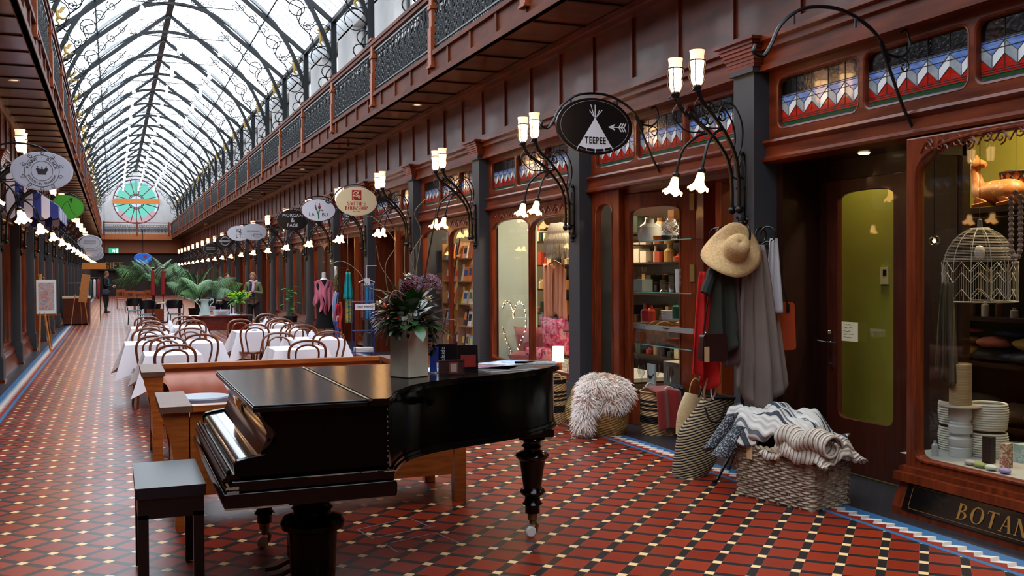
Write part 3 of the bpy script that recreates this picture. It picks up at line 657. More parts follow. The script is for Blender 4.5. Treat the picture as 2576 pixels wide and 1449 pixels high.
for i in range(12):
    t=PI/12+PI*i/6 if 0 else PI*i/6+.26; b.tube([(C[0]+.5*cos(t),YE-.06,C[1]+.5*sin(t)),(C[0]+1.62*cos(t),YE-.06,C[1]+1.66*sin(t))],.028,4)
b.tube([(C[0],YE-.05,C[1]-1.66),(C[0],YE-.05,C[1]+1.66)],.03,4)
for r in (.45,.55,1.63): b.tube([(C[0]+r*cos(2*PI*i/40),YE-.12,C[1]+1.03*r*sin(2*PI*i/40)) for i in range(40)],.05 if r>.6 else .035,5,closed=True)
b.build('tracery',RF,rw)
b=B(); b.box((-.02,YE-.3,6.93),(3.28,YE-.14,7.32)); b.build('crossbar',mat('orange timber beam','b0611e',.4),rw,0)
eg=thing('trim_3','timber gallery front crossing the far end of the arcade','trim',kind='structure')
b=B(); b.box((-1.1,YE-1.6,4.2),(4.3,YE,4.35)); b.box((-.9,YE-1.62,4.2),(4.15,YE-1.55,4.6)); b.box((-6,YE-.6,3.2),(9.2,YE-.5,4.25)); b.build('fascia',woodmat('end fascia','8f4a24','a05c30'),eg,0)
b=B(); b.box((-6,YE-.3,0),(9.2,YE-.2,4.2)); b.build('dark_wall_below',mat('dark far timber','2a1410',.6),ew,0)
q=thing('balustrade','ironwork balustrade crossing the far end gallery below the round window','balustrade')
b=B(); b.box((-.7,YE-1.63,5.42),(3.92,YE-1.55,5.48)); b.build('handrail',WOODP,q,0)
for x in (-.65,1.63,3.86): b=B(); b.box((x-.06,YE-1.66,4.5),(x+.06,YE-1.52,5.52)); b.build('post',WOODV,q,0)
for i in range(2):
    r_=pn0.copy(); COL.objects.link(r_); r_.parent=q; r_.rotation_euler=(0,0,-PI/2); r_.scale=(1,.7,1); r_.location=(-.6+2.28*i,YE-1.59,0)
# ================= wall lamps =================
SHADE=mat('lit torch glass','ffe9cf',.3,em='ffc486',es=9)
SHADET=mat('frosted torch rim','f6d9cc',.3,em='ffb98a',es=1.3)
TULIP=mat('lit frilled glass','ffe0b0',.3,em='ffbc70',es=9)
def wall_lamp(label,scr=True):
    """twin torch bracket: local origin on the pillar face, arms reach towards -X"""
    t=thing('wall_lamp',label,'wall lamp',group=None)
    b=B(); b.box((-.015,-.022,2.0),(0,.022,2.55)); b.ball((-.02,0,2.56),.022,8); b.ball((-.02,0,1.99),.028,8); b.lathe([(0,1.93),(.02,1.95),(.012,1.98),(.03,2.0)],8,(-.02,0,0))
    for z in (2.12,2.36):
        for s in (1,-1): b.tube([(-.01,0,z),(-.05,s*.04,z),(-.085,s*.05,z+.02)],.008,5); b.ball((-.03,s*.05,z-.08),.012,6)
    for s in (1,-1): b.tube([(0-.01,u,v) for u,v in spiral((s*.045,2.02),.035,.008,PI/2,s*1.2,8)],.007,4); b.tube([(-.012,s*.02,2.5),(-.02,s*.045,2.4),(-.015,s*.035,2.2),(-.012,s*.02,2.08)],.006,4)
    b.build('backplate',IRON,t)
    for s in (1,-1):
        b=B(); yb=s*.05
        P=smooth([(-.08,yb,2.12),(-.085,yb,2.35),(-.12,s*.06,2.52),(-.22,s*.085,2.68),(-.36,s*.12,2.82),(-.47,s*.15,2.9),(-.525,s*.16,2.98),(-.545,s*.16,3.04)],5)
        b.tube(P,[.016]*10+[.018]*(len(P)-10),8); b.ball((-.08,yb,2.1),.033,10); b.lathe([(0,3.0),(.028,3.01),(.036,3.04),(.03,3.055),(.012,3.06)],10,(-.545,s*.16,0)); arm=b.build('arm',IRON,t)
        b=B(); Q=smooth([(-.27,s*.1,2.73),(-.36,s*.14,2.7),(-.46,s*.18,2.6),(-.505,s*.19,2.47),(-.52,s*.19,2.4)],5); b.tube(Q,.011,7)
        b.lathe([(.0,.06),(.028,.05),(.036,.02),(.034,-.01),(.02,-.02)],10,(0,0,0)) if 0 else None
        b.ball((-.525,s*.19,2.385),(.033,.033,.03),8); b.build('branch',IRON,arm)
        if scr:
            b=B(); x0=-.545
            b.tube(smooth([(-.1,yb,2.5),(-.05,s*.05,2.65),(-.06,s*.06,2.8),(-.14,s*.07,2.93),(-.24,s*.08,2.94),(-.3,s*.09,2.86),(-.27,s*.09,2.8),(-.23,s*.09,2.83)],4),.007,5)
            b.tube(smooth([(-.3,s*.11,2.74),(-.46,s*.13,2.74),(-.56,s*.15,2.84),(-.57,s*.16,2.9),(-.52,s*.16,2.98),(-.56,s*.17,3.04),(-.6,s*.17,3.0)],4),.006,5)
            b.tube([(-.43+u,s*.13,2.88+v) for u,v in spiral((0,0),.07,.01,0,1.5,14)],.006,4); b.tube([(-.3+u,s*.12,2.83+v) for u,v in spiral((0,0),.05,.008,2,-1.4,12)],.006,4)
            b.build('scroll',IRON,arm)
        c=(-.545,s*.16,-.06)
        b=B(); b.lathe([(.0,3.11),(.03,3.115),(.044,3.14),(.05,3.18),(.046,3.22),(.052,3.27),(.056,3.3)],14,c,0); b.lathe([(.056,3.3),(.053,3.34),(.06,3.385),(.057,3.385)],14,c,1)
        g=b.build('torch_shade',[SHADE,SHADET],t,60)
        b=B(); b.lathe([(.058,3.3),(.062,3.305),(.058,3.31)],14,c)
        for q in range(4): a=PI/4+q*PI/2; b.tube([(c[0]+r*cos(a),c[1]+r*sin(a),z-.06) for r,z in ((.03,3.1),(.055,3.14),(.068,3.18),(.055,3.22),(.07,3.27),(.062,3.31))],.0035,4)
        b.build('cage',IRON,g)
        b=B(); b.m=T(-.525,s*.19,2.385)@RY(R(14))
        b.lathe([(.0,-.01),(.024,-.015),(.031,-.04)],30,(0,0,0),1); b.lathe([(.031,-.04),(.034,-.065),(.037,-.09),(.05,-.115),(.064,-.135),(.082,-.148)],30,(0,0,0),0,mod=lambda a,j,r,z:(r*(1+.05*j/5*sin(a*6)),z+(j/5)**2*.014*sin(a*6+.5)+(.006*sin(a*15) if j==5 else 0))); b.m=None
        b.build('tulip_shade',[TULIP,SHADET],t,60)
    return t
LW=None
for sd in (1,-1):
    nm_='right' if sd>0 else 'left'
    for i,c in enumerate(PC):
        j=i-I0
        if j<(0 if sd>0 else 1) or c>YE-4: continue
        if sd>0 and j==0: lab='wall lamp with two torches and two tulip shades, nearest and largest, above the straw hat'
        elif sd>0 and j==1: lab='second wall lamp from the front, left of the black oval tent sign'
        else: lab=f'{ORD[j]} wall lamp along the {nm_} row of pillars, two torches and two tulip shades' if j<24 else 'farthest wall lamp in the row'
        x=XF if sd>0 else mir(XF)
        if LW is None: LW=wall_lamp(lab); LW.location=(x,c,0)
        else: dup(LW,(x,c,0),0 if sd>0 else PI,lab)
for sd in (1,-1):
    nm_='right' if sd>0 else 'left'
    for q,y in enumerate((14.97,25.15,35.4,45.7)):
        x=4.45 if sd>0 else mir(4.45); t=thing('ceiling_downlight',f'{ORD[q]} small round white downlight in the {nm_} gallery soffit','ceiling light',(x,y,4.25))
        b=B(); b.lathe([(0,-.004),(.055,-.004),(.075,-.012),(.08,.0)],16); b.build('trim_ring',mat('downlight ring','d8c8b4',.4),t); b=B(); b.lathe([(0,-.006),(.05,-.006)],14); b.build('lens',mat('pale lens','ffe6c8',.3,em='ffdcb0',es=.8),t)
for q,y in enumerate((32.5,54)):
    t=thing('ceiling_camera_dome',f'{ORD[q]} dome camera hanging from the right gallery soffit','security camera',(4.49,y,4.25)); b=B(); b.lathe([(0,0),(.09,0),(.09,-.05)],12); b.build('base',LINEN,t); b=B(); b.lathe([(.08,-.05),(.06,-.11),(0,-.14)],12); b.build('dome',mat('smoked dome','2a2420',.15),t)
for q,y in enumerate((19.9,)):
    o=B(); o.tube([(4.45,y,4.25),(4.45,y,4.2)],.012,6); o.lathe([(0,4.19),(.03,4.19),(.03,4.2)],8,(4.45,y,0)); tag(o.build('ceiling_sprinkler',IRON),'small sprinkler head below the right gallery soffit','sprinkler')
# ================= hanging oval signs =================
def signbracket(par,x0,w,zc,h,sd=1,y=0):
    """arched iron bracket over a sign; x0 wall side, reaches towards the arcade"""
    b=B(); d=-sd; X=lambda u:x0+d*u
    cx=.37 if 0 else None
    A=[(.0,zc-.47),(.1,zc-.2),(.17,zc-.02),(.22,zc+.08)]
    b.tube(smooth([(X(0),y,zc-.45),(X(.1),y,zc-.3),(X(.22),y,zc-.05),(X(.3),y,zc+.12)],4),.011,6)
    b.tube(smooth([(X(.22),y,zc+.0),(X(.32),y,zc+.16),(X(.5),y,zc+.27),(X(.7),y,zc+.31),(X(.92),y,zc+.28),(X(1.08),y,zc+.17),(X(1.16),y,zc+.03),(X(1.22),y,zc-.04),(X(1.28),y,zc-.02),(X(1.27),y,zc+.03)],5),.012,6)
    b.tube(smooth([(X(.24),y,zc+.05),(X(.12),y,zc+.04),(X(.05),y,zc+.12),(X(.08),y,zc+.22),(X(.14),y,zc+.2)],5),.009,5)
    b.tube([(X(.1+u*1),y,zc-.02+v) for u,v in spiral((0,0),.06,.01,0,1.3,12)],.006,4)
    b.tube([(X(.0+u),y,zc-.47+v) for u,v in spiral((0,0),.035,.01,PI/2,1.2,10)],.008,5)
    for u,dz in ((.5,.24),(.98,.22)): b.tube([(X(u),y,zc+dz+.03),(X(u),y,zc+dz-.04)],.008,5)
    return b.build('bracket',IRON,par)
def ovalsign(label,y,xc,zc,w,h,face,rim,draw=None,sd=1,th=.03):
    t=thing('hanging_sign',label,'shop sign',(0,y,0)); x0=4.93 if sd>0 else mir(4.93)
    signbracket(t,x0,w,zc,h,sd)
    E=lambda k:[(xc+w/2*k*cos(2*PI*i/48),zc+h/2*k*sin(2*PI*i/48)) for i in range(48)]
    b=B(); b.m=XZ(0); b.prism(E(1),-th/2,th/2); bd=b.build('board',rim,t,30)
    b=B(); b.m=XZ(0); b.prism(E(.95),-th/2-.003,th/2+.003); fc=b.build('face',face,bd,30)
    if draw: draw(fc,XZ(-th/2-.004,-1)@T(xc,zc,0),w,h)   # drawn in board coordinates, facing the viewer
    return t
SB=mat('black sign face','0c0d0f',.35); SWH=mat('white sign paint','dfe2ea',.45); SLI=mat('pale sign face','c3c6d2',.5); SCR=mat('cream sign face','d9c9a2',.5); SRED=mat('sign red','a5161a',.5); SDK=mat('sign dark lettering','22242c',.5); SGN=mat('sign green','2f6a48',.5); SMAR=mat('maroon rim','4a1020',.4)
def dr_tee(fc,M,w,h):
    b=B(); b.m=M; t=.003
    b.prism([(-.0,.08),(.09,-.13),(.155,-.2)][:1]+[(.17,-.185),(.1,-.205),(.0,-.212),(-.1,-.205),(-.17,-.185)],0,t)
    for x0,y0,x1,y1 in ((-.01,.06,.075,.155),(.01,.06,-.06,.15),(0,.06,.0,.2),(-.0,.06,-.045,.2),(.0,.06,.045,.15),(.168,-.18,.19,-.225),(-.168,-.18,-.19,-.225),(0,-.2,0,-.245),(.09,-.2,.095,-.228),(-.09,-.2,-.095,-.228)):
        d=Vector((x1-x0,y1-y0)).normalized(); n=Vector((-d.y,d.x))*.0045; b.prism([(x0-n.x,y0-n.y),(x1-n.x*.7,y1-n.y*.7),(x1+n.x*.7,y1+n.y*.7),(x0+n.x,y0+n.y)],0,t*.8)
    b.build('tent_motif',SWH,fc,0)
    b=B(); b.m=M
    b.prism([(.135,.0),(.21,.032),(.19,0),(.21,-.032)],0,t); b.prism([(.19,-.004),(.31,-.004),(.31,.004),(.19,.004)],0,t)
    for x in (.245,.27,.295):
        for s in (1,-1): b.prism([(x,0),(x+.012,0),(x+.035,s*.04),(x+.023,s*.04)][::s],0,t*1.1)
    b.build('arrow_motif',SWH,fc,0)
    b=B(); b.solid(text('TEEPEE',.088,.003,wd=.72,sp=1.15,off=.001),M@T(0,-.135,.005)); b.build('lettering',SB,fc,0)
    b=B(); b.m=M; b.tube([(w/2*.9*cos(2*PI*i/48),h/2*.9*sin(2*PI*i/48),.001) for i in range(48)],.0022,4,closed=True); b.build('outline',mat('grey outline','8a8c90',.5),fc)
ovalsign('black oval hanging sign lettered TEEPEE with a white tent and arrow',8.3,4.19,2.965,.79,.53,SB,mat('black sign rim','050506',.3),dr_tee)
def dr_smith(fc,M,w,h):
    b=B(); b.m=M; b.prism([(-.09,.02),(.09,.02),(.09,.21),(-.09,.21)],0,.002); b.build('red_square',SRED,fc,0)
    b=B(); b.m=M
    def sp(c,r0,r1,a,tn,w_=.006): b.tube([(u,v,.003) for u,v in spiral(c,r0,r1,a,tn,18)],w_,4)
    sp((-.02,.13),.06,.012,0,1.6); sp((.045,.085),.035,.008,PI,-1.5); b.tube([(p.x,p.y,.003) for p in smooth([(-.05,.03,0),(-.07,.09,0),(-.0,.13,0),(.05,.2,0)],5)],.007,4)
    b.build('scroll_initial',SCR,fc)
    b=B(); seriftext(b,"SMITH'S",.07,.05,.008,M@T(0,-.075,0),t=.3,th=.003); seriftext(b,'BOOKSHOP',.07,.048,.004,M@T(0,-.16,0),t=.3,th=.003); b.build('lettering',SRED,fc,0)
    b=B(); b.solid(text('Est. 1894',.035,.002),M@T(0,-.19,.002)); b.build('small_lettering',SRED,fc,0)
ovalsign("cream oval hanging sign lettered SMITH'S BOOKSHOP in red under a red square emblem",18.2,4.22,2.945,.78,.54,SCR,SCR,dr_smith)
def dr_labu(fc,M,w,h):
    b=B(); b.m=M
    for P,r in (([(-.0,-.2,0),(-.01,-.08,0),(-.05,.02,0),(-.07,.1,0),(-.05,.18,0)],[.004]+[.012]*9+[.016]*6+[.002]*5),([(-.01,-.06,0),(.03,-.0,0),(.08,.0,0),(.11,-.03,0)],[.01]*8+[.012]*5+[.003]*3)):
        q=smooth(P,5); b.tube([(p.x,p.y,.002) for p in q],(r+[.004]*40)[:len(q)],4)
    b.build('stem_motif',SGN,fc)
    b=B(); b.m=M; b.ball((.02,.06,0),(.03,.045,.003),10); b.tube([(.0,.06,.002),(.01,.12,.002),(.03,.15,.002)],.006,4); b.tube([(.04,.06,.002),(.03,.12,.002),(.015,.15,.002)],.006,4); b.build('flower_motif',SRED,fc)
    b=B(); b.solid(text('LA',.11,.002),M@T(-.15,-.1,.001)); b.solid(text('BU',.11,.002),M@T(.14,-.1,.001)); b.build('lettering',SDK,fc,0)
ovalsign('white oval hanging sign with maroon rim, lettered LA BU around a flower',21.8,4.2,3.0,.78,.5,mat('white oval face','d9dbe8',.45),SMAR,dr_labu)
def dr_mp(fc,M,w,h):
    b=B(); b.solid(text('MORGAN',.11,.003,sp=1.1),M@T(0,.12,.001)); b.solid(text('&',.15,.003),M@T(0,-.0,.001)); b.solid(text('PAGE',.11,.003,sp=1.1),M@T(0,-.13,.001)); b.build('lettering',SWH,fc,0)
ovalsign('black oval hanging sign lettered MORGAN & PAGE',25.2,4.2,2.95,.78,.54,SB,SB,dr_mp)
def dr_un(fc,M,w,h):
    b=B(); b.solid(text('uncommon',.12,.003,wd=.7),M@T(-.03,.03,.001)); b.solid(text('grounds',.1,.003,wd=.8),M@T(.1,-.07,.001)); b.m=M; b.tube([(p.x,p.y,.002) for p in smooth([(-.1,-.08,0),(.0,-.15,0),(.15,-.15,0),(.28,-.06,0)],5)],.003,4); b.build('lettering',SDK,fc,0)
ovalsign('pale grey oval hanging sign lettered uncommon grounds',31.8,4.1,2.92,.78,.52,mat('grey oval face','b4b8c4',.5),SLI,dr_un)
def dr_ki(fc,M,w,h):
    b=B(); b.solid(text('KI',.18,.003,sp=1.1),M@T(-.0,.08,.001)); b.solid(text('LT.',.18,.003,sp=1.1),M@T(.02,-.1,.001)); b.build('lettering',SDK,fc,0)
ovalsign('white oval hanging sign lettered KILT in two rows',35.,4.0,3.0,.78,.52,mat('white kilt face','cdd0dc',.45),SLI,dr_ki)
def ringdraw(fc,M,w,h):
    b=B(); b.m=M; b.tube([(.17*cos(2*PI*i/24),.17*sin(2*PI*i/24),.002) for i in range(24)],.02,4,closed=True); b.prism([(-.24,-.04),(.24,-.04),(.24,.04),(-.24,.04)],0,.004); b.build('emblem',mat('grey emblem','9a9ca2',.5),fc)
ovalsign('black oval hanging sign with a grey ring and bar emblem, far down the right side',42,4.25,2.95,.74,.5,SB,SB,ringdraw)
def lined(fc,M,w,h):
    b=B(); b.m=M
    for z in (.05,-.03): b.box((-.2,z-.025,0),(.2,z+.025,.003))
    b.tube([(w/2*.85*cos(2*PI*i/30),h/2*.85*sin(2*PI*i/30),.001) for i in range(30)],.01,4,closed=True); b.build('emblem',mat('grey lines emblem','8a8c92',.5),fc)
ovalsign('black oval hanging sign with two grey bars inside a thin oval line',48.5,4.25,2.8,.8,.56,SB,SB,lined)
# empty bracket over the recessed door
t=thing('sign_bracket','empty arched iron sign bracket with scrolled ends at the top right','bracket',(0,5.06,0)); signbracket(t,4.93,0,2.96,0)
# left side signs
def dr_pb(fc,M,w,h):
    K=SDK; b=B()
    def arc(s,r,a0,a1,sz,flip=False):
        n=len(s)
        for i,ch in enumerate(s):
            if ch==' ': continue
            a=a0+(a1-a0)*i/max(1,n-1); rot=a-PI/2 if not flip else a+PI/2
            b.solid(text(ch,sz,.002),M@T(r*cos(a),r*sin(a),.001)@RZ(rot))
    arc('PENNY · BLACK',.148,R(165),R(15),.052); arc('VICTORIAN TEAROOMS',.148,R(200),R(340),.034,True)
    b.build('lettering',K,fc,0)
    b=B(); b.m=M
    for r,w_ in ((.18,.0025),(.112,.002)): b.tube([(r*cos(2*PI*i/40),r*sin(2*PI*i/40),.001) for i in range(40)],w_,4,closed=True)
    for k in range(10):
        a=2*PI*k/10+.3; c=(.205*cos(a),.205*sin(a)); b.tube([(u,v,.001) for u,v in spiral(c,.028,.004,a,(1.2 if k%2 else -1.2),10)],.0025,4)
    b.build('scroll_border',K,fc)
    b=B(); b.m=M; b.prism([(-.045,-.04),(.045,-.04),(.045,-.02),(-.045,-.02)],0,.002)
    b.prism([(-.045,-.018),(.045,-.018),(.065,.02),(.05,.035),(.03,.03),(.02,.015),(.0,.03),(-.02,.015),(-.03,.03),(-.05,.035),(-.065,.02)],0,.002)
    for x,y in ((0,.045),(-.045,.048),(.045,.048)): b.ball((x,y,.001),(.009,.009,.003),8)
    b.build('crown_motif',K,fc,0)
ovalsign('large pale oval hanging sign lettered PENNY BLACK VICTORIAN TEAROOMS around a crown',12.5,-.75,2.79,.655,.445,mat('pale tearoom face','b9bccb',.5),SLI,dr_pb,-1)
def dr_gr(fc,M,w,h):
    b=B(); b.m=M
    b.tube([(p.x,p.y,.002) for p in smooth([(-.1,-.2,0),(.0,.05,0),(.08,.12,0),(.14,-.05,0),(.22,-.15,0)],5)],.004,4); b.prism([(.1,.18),(.17,.2),(.14,.08)],0,.003); b.tube([(u,v,.002) for u,v in spiral((-.2,.0),.08,.02,0,1.2,10)],.004,4); b.build('black_drawing',SDK,fc)
ovalsign('bright green oval hanging sign with thin black drawing behind the blue striped awning',22,-.93,2.97,.77,.52,mat('green sign face','3f9a1c',.5),mat('green sign rim','2f7a14',.5),dr_gr,-1)
ovalsign('pale oval hanging sign far along the left row, nearest of the far three',38,-.78,2.75,.8,.52,mat('pale far face one','a8a8b4',.5),SLI,lined,-1)
ovalsign('pale oval hanging sign far along the left row, middle of the far three',43,-.8,2.6,.8,.52,mat('pale far face two','9c9ca6',.5),SLI,lined,-1)
ovalsign('pale oval hanging sign far along the left row, last of the far three',48,-.82,2.5,.8,.52,mat('pale far face three','8c8c96',.5),SLI,None,-1)
# far end signs
o=B(); o.m=XZ(69.9,-1); o.prism([(-.3,3.0),(.3,3.0),(.3,3.34),(-.3,3.34)],0,.08); e=tag(o.build('exit_sign',mat('exit sign green','1f8a6a',em='2aa884',es=.6),None,0),'small green and white illuminated exit sign at the far end','exit sign')
o=B(); o.m=XZ(69.8,-1); o.ball((.02,3.26,.02),.03,8); o.tube([(.02,3.23,.02),(-.02,3.14,.02),(-.09,3.08,.02)],.02,4); o.tube([(-.02,3.14,.02),(.06,3.1,.02),(.04,3.05,.02)],.02,4); o.tube([(-.08,3.2,.02),(.0,3.21,.02),(.09,3.18,.02)],.016,4); o.box((.15,3.05,0),(.25,3.3,.02)); o.build('running_figure',mat('exit white','e8f4f0',em='e8f4f0',es=1),e)
t=thing('hanging_sign','blue oval hanging sign with a small red mark above the far palm','shop sign',(1.6,62,2.55)); b=B(); b.m=RX(PI/2); b.lathe([(0,-.03),(.5,-.03),(.52,0),(.5,.03),(0,.03)],24); b.m=None; o=b.build('board',mat('blue sign face','1f6ad0',.5),t); o.scale=(1,1,.62); b=B(); b.box((.0,-.05,.1),(.2,-.035,.2)); b.build('red_mark',SRED,t,0); b=B(); b.tube([(0,0,.3),(0,0,1.65)],.015,4); b.build('hanger',IRON,t)
t=thing('shop_sign','dark far shopfront panel lettered GIFT in gold','shop sign',(.0,YE-.75,0)); b=B(); b.box((-1.0,0,1.9),(1.3,.06,2.6)); b.build('panel',mat('dark gift panel','1a100c',.4),t,0); b=B(); b.solid(text('GIFT',.7,.02),T(-.1,-.01,2.25)@RX(PI/2)); b.build('lettering',GOLDL,t,0)
# awning on the left
t=thing('awning','blue and white striped awning with scalloped edge over a left shopfront','awning',(0,0,0))
AB=mat('awning blue','26327a',.8); AW=mat('awning white','c9c6d6',.8)
b=B(); n=16; y0,y1=16.72,19.6
for i in range(n):
    a=y0+(y1-y0)*i/n; c=a+(y1-y0)/n; k=i%2
    b.add([(-1.5,a,3.18),(-1.5,c,3.18),(-.78,c,2.66),(-.78,a,2.66)],[(0,1,2,3)],k)
    Q=[(-.78,a+(c-a)*q/6,2.5-.04*sin(PI*q/6)) for q in range(7)]
    b.add([(-.78,a,2.66),(-.78,c,2.66)]+Q[::-1],[tuple(range(9))],k)
for a in (y0,y1):
    for i in range(6):
        x0=-1.5+.12*i; x1=x0+.12; z=lambda x:3.18-(x+1.5)*.722
        b.add([(x0,a,z(x0)),(x1,a,z(x1))]+[(x1-(x1-x0)*q/6,a,2.5-.04*sin(PI*q/6)) for q in range(7)],[tuple(range(9))],i%2)
o=b.build('fabric',[AW,AB],t,0); md=o.modifiers.new('t','SOLIDIFY'); md.thickness=.006
for a in (y0+.5,y1-.5): b=B(); b.tube([(-1.5,a,2.5),(-.8,a,2.6)],.012,5); b.build('support_arm',IRON,t)
# easel
t=thing('easel','light timber easel holding a framed watercolour portrait beside the left shopfronts','easel',(0,0,0)); EW=woodmat('easel pine','9a6030','b57a44',.5)
for P in (((-1.5,23.3,1.62),(-1.24,22.7,0)),((-1.45,23.3,1.62),(-1.46,22.7,0)),((-1.4,23.35,1.55),(-1.3,24.1,0))): b=B(); b.tube(P,.022,4); b.build('leg',EW,t)
b=B(); b.box((-1.52,23.0,.74),(-1.14,23.12,.78)); b.build('ledge',EW,t,0)
# painting
def paintmat(name,cols,sc):
    M=mat(name,cols[0],.6); nt=M.node_tree; N=nt.nodes; L=nt.links; tc=N.new('ShaderNodeTexCoord'); nz=N.new('ShaderNodeTexNoise'); nz.inputs['Scale'].default_value=sc; nz.inputs['Detail'].default_value=4; nz.inputs['Distortion'].default_value=1.5
    L.new(tc.outputs['Object'],nz.inputs['Vector']); cr=N.new('ShaderNodeValToRGB'); e=cr.color_ramp.elements
    for i,c in enumerate(cols):
        p=.3+.4*i/(len(cols)-1); el=e[0] if i==0 else e[1] if i==1 else e.new(p); el.position=p; el.color=(*hx(c),1)
    L.new(nz.outputs['Fac'],cr.inputs[0]); L.new(cr.outputs[0],N['Principled BSDF'].inputs['Base Color']); return M
pt=thing('framed_painting','white framed loose watercolour of a face on the left easel','painting',(-1.33,23.0,.78))
b=B(); b.box((-.19,-.02,0),(.19,.02,.72)); b.build('frame',mat('white frame','dfe2e6',.4),pt,0)
b=B(); b.box((-.15,-.025,.08),(.15,-.02,.66)); pp=b.build('picture',paintmat('watercolour wash',['5a6478','a88a98','c9a89a','7d9ac0','cfc8c0'],9),pt,0)
b=B(); b.m=XZ(-.026,-1); b.ball((-.02,.38,0),(.085,.125,.002),18); b.build('face_wash',paintmat('skin wash',['b89088','c8a498','a88080','bc9890'],12),pp); b=B(); b.m=XZ(-.029,-1)
for x in (-.045,.01): b.ball((x,.42,0),(.013,.007,.001),8)
b.tube([(-.02,.41,0),(-.024,.375,0),(-.014,.37,0)],.002,4); b.ball((-.018,.345,0),(.016,.006,.001),8); b.build('features_wash',mat('dark wash','6e5258',.7),pp)
# ================= grand piano =================
BLK=mat('black piano lacquer','020202',.16,coat=.03,spec=.12,c2='030303',sc=2)
BLKG=mat('glossy black mouldings','030304',.13,coat=.12,spec=.3)
LID=woodmat('aged ebonised lid','080606','150f0d',.17,(2,26,2),4,coat=.0,bump=.03); LID.node_tree.nodes['Principled BSDF'].inputs['Specular IOR Level'].default_value=.22
CHIP=mat('bare chipped wood','8a7464',.7); BRASS=mat('old brass','7a6a48',.4,m=.8); CERW=mat('white caster','d8d6d0',.4)
def bv(o,w=.004): m=o.modifiers.new('b','BEVEL'); m.width=w; m.segments=2; m.limit_method='ANGLE'; return o
pi=thing('grand_piano','black grand piano with chipped edges, closed lid and turned legs in the foreground','piano')
ZL=1.03
cur=[(1.16,4.385),(1.19,4.44),(1.26,4.62),(1.36,4.8),(1.5,4.94),(1.68,5.04),(1.9,5.12),(2.1,5.2),(2.3,5.32),(2.46,5.46),(2.56,5.62),(2.585,5.78),(2.53,5.92),(2.42,6.0),(2.25,6.03)]
cs=[(p.x,p.y) for p in smooth([(a,c,0) for a,c in cur],4)]
out=[(.575,4.38)]+[(1.15,4.385)]+cs+[(.575,6.03)]
def inset(P,d):
    n=len(P); o=[]
    for i in range(n):
        a=Vector(P[i-1]);p=Vector(P[i]);c=Vector(P[(i+1)%n]); e1=(p-a);e2=(c-p)
        if e1.length<1e-6 or e2.length<1e-6: o.append(tuple(p)); continue
        n1=Vector((-e1.y,e1.x)).normalized(); n2=Vector((-e2.y,e2.x)).normalized(); m=(n1+n2)
        if m.length<1e-3: m=n1
        m.normalize(); o.append(tuple(p+m*d/max(.5,m.dot(n1))))
    return o
# lid in two leaves
seam=1.06
front=[(.55,4.36),(seam-.004,4.36),(seam-.004,6.05),(.55,6.05)]
b=B(); b.prism(inset(front,.004),ZL-.008,ZL); b.prism(front,ZL-.03,ZL-.008); bv(b.build('front_lid',[LID],pi,0))
rear=[(seam+.004,4.36)]+[(1.17,4.362)]+[(x+.018*(1 if x>1.3 else .3),y-.02) for x,y in cs]+[(seam+.004,6.05)]
b=B(); b.prism(inset(rear,.018),ZL-.006,ZL); b.build('rear_lid',LID,pi,0)
b=B(); b.prism(inset(rear,.006),ZL-.012,ZL-.0055); b.prism(rear,ZL-.03,ZL-.012); bv(b.build('lid_edge',BLKG,pi,30))
b=B(); b.box((seam-.006,4.37,ZL-.004),(seam+.006,6.04,ZL+.003)); b.build('lid_hinge',BRASS,pi,0)
# case: straight cheek from keyboard end to the bend, then curved rim
z0=.6
rim=inset([(1.15,4.385)]+cs+[(1.15,6.03)],.012); b=B(); b.prism(rim,.655,ZL-.03); b.build('rim',BLK,pi,40)
b=B(); r2_=inset([(1.15,4.385)]+cs+[(1.15,6.03)],.002); b.prism(r2_,.665,.685); b.prism(inset(r2_,-.008),.65,.665); b.build('rim_moulding',BLKG,pi,40)
# side cheek silhouettes (keyboard end), as a pair of thick side boards
ck=[(1.16,.72),(.49,.72),(.475,.735),(.47,.77),(.485,.79),(.54,.803),(.6,.81),(.64,.84),(.655,.88),(.645,.915),(.615,.94),(.6,.965),(.615,.985),(.6,1.0),(1.16,1.0)]
for y0_,y1_,n_ in ((4.385,4.43,'near'),(5.985,6.03,'far')):
    b=B(); b.m=XZ(0); b.prism(ck[::-1],y0_,y1_); bv(b.build('cheek',BLK,pi,30),.002)
# moulded key bed block
b=B(); b.m=XZ(0)
b.prism([(.45,.66),(1.18,.66),(1.18,.705),(.46,.705),(.45,.69)][::-1],4.37,6.045); b.prism([(.43,.585),(1.185,.585),(1.19,.6),(1.19,.645),(1.18,.655),(.425,.655),(.42,.63)][::-1],4.355,6.06); bv(b.build('key_bed',BLKG,pi,30))
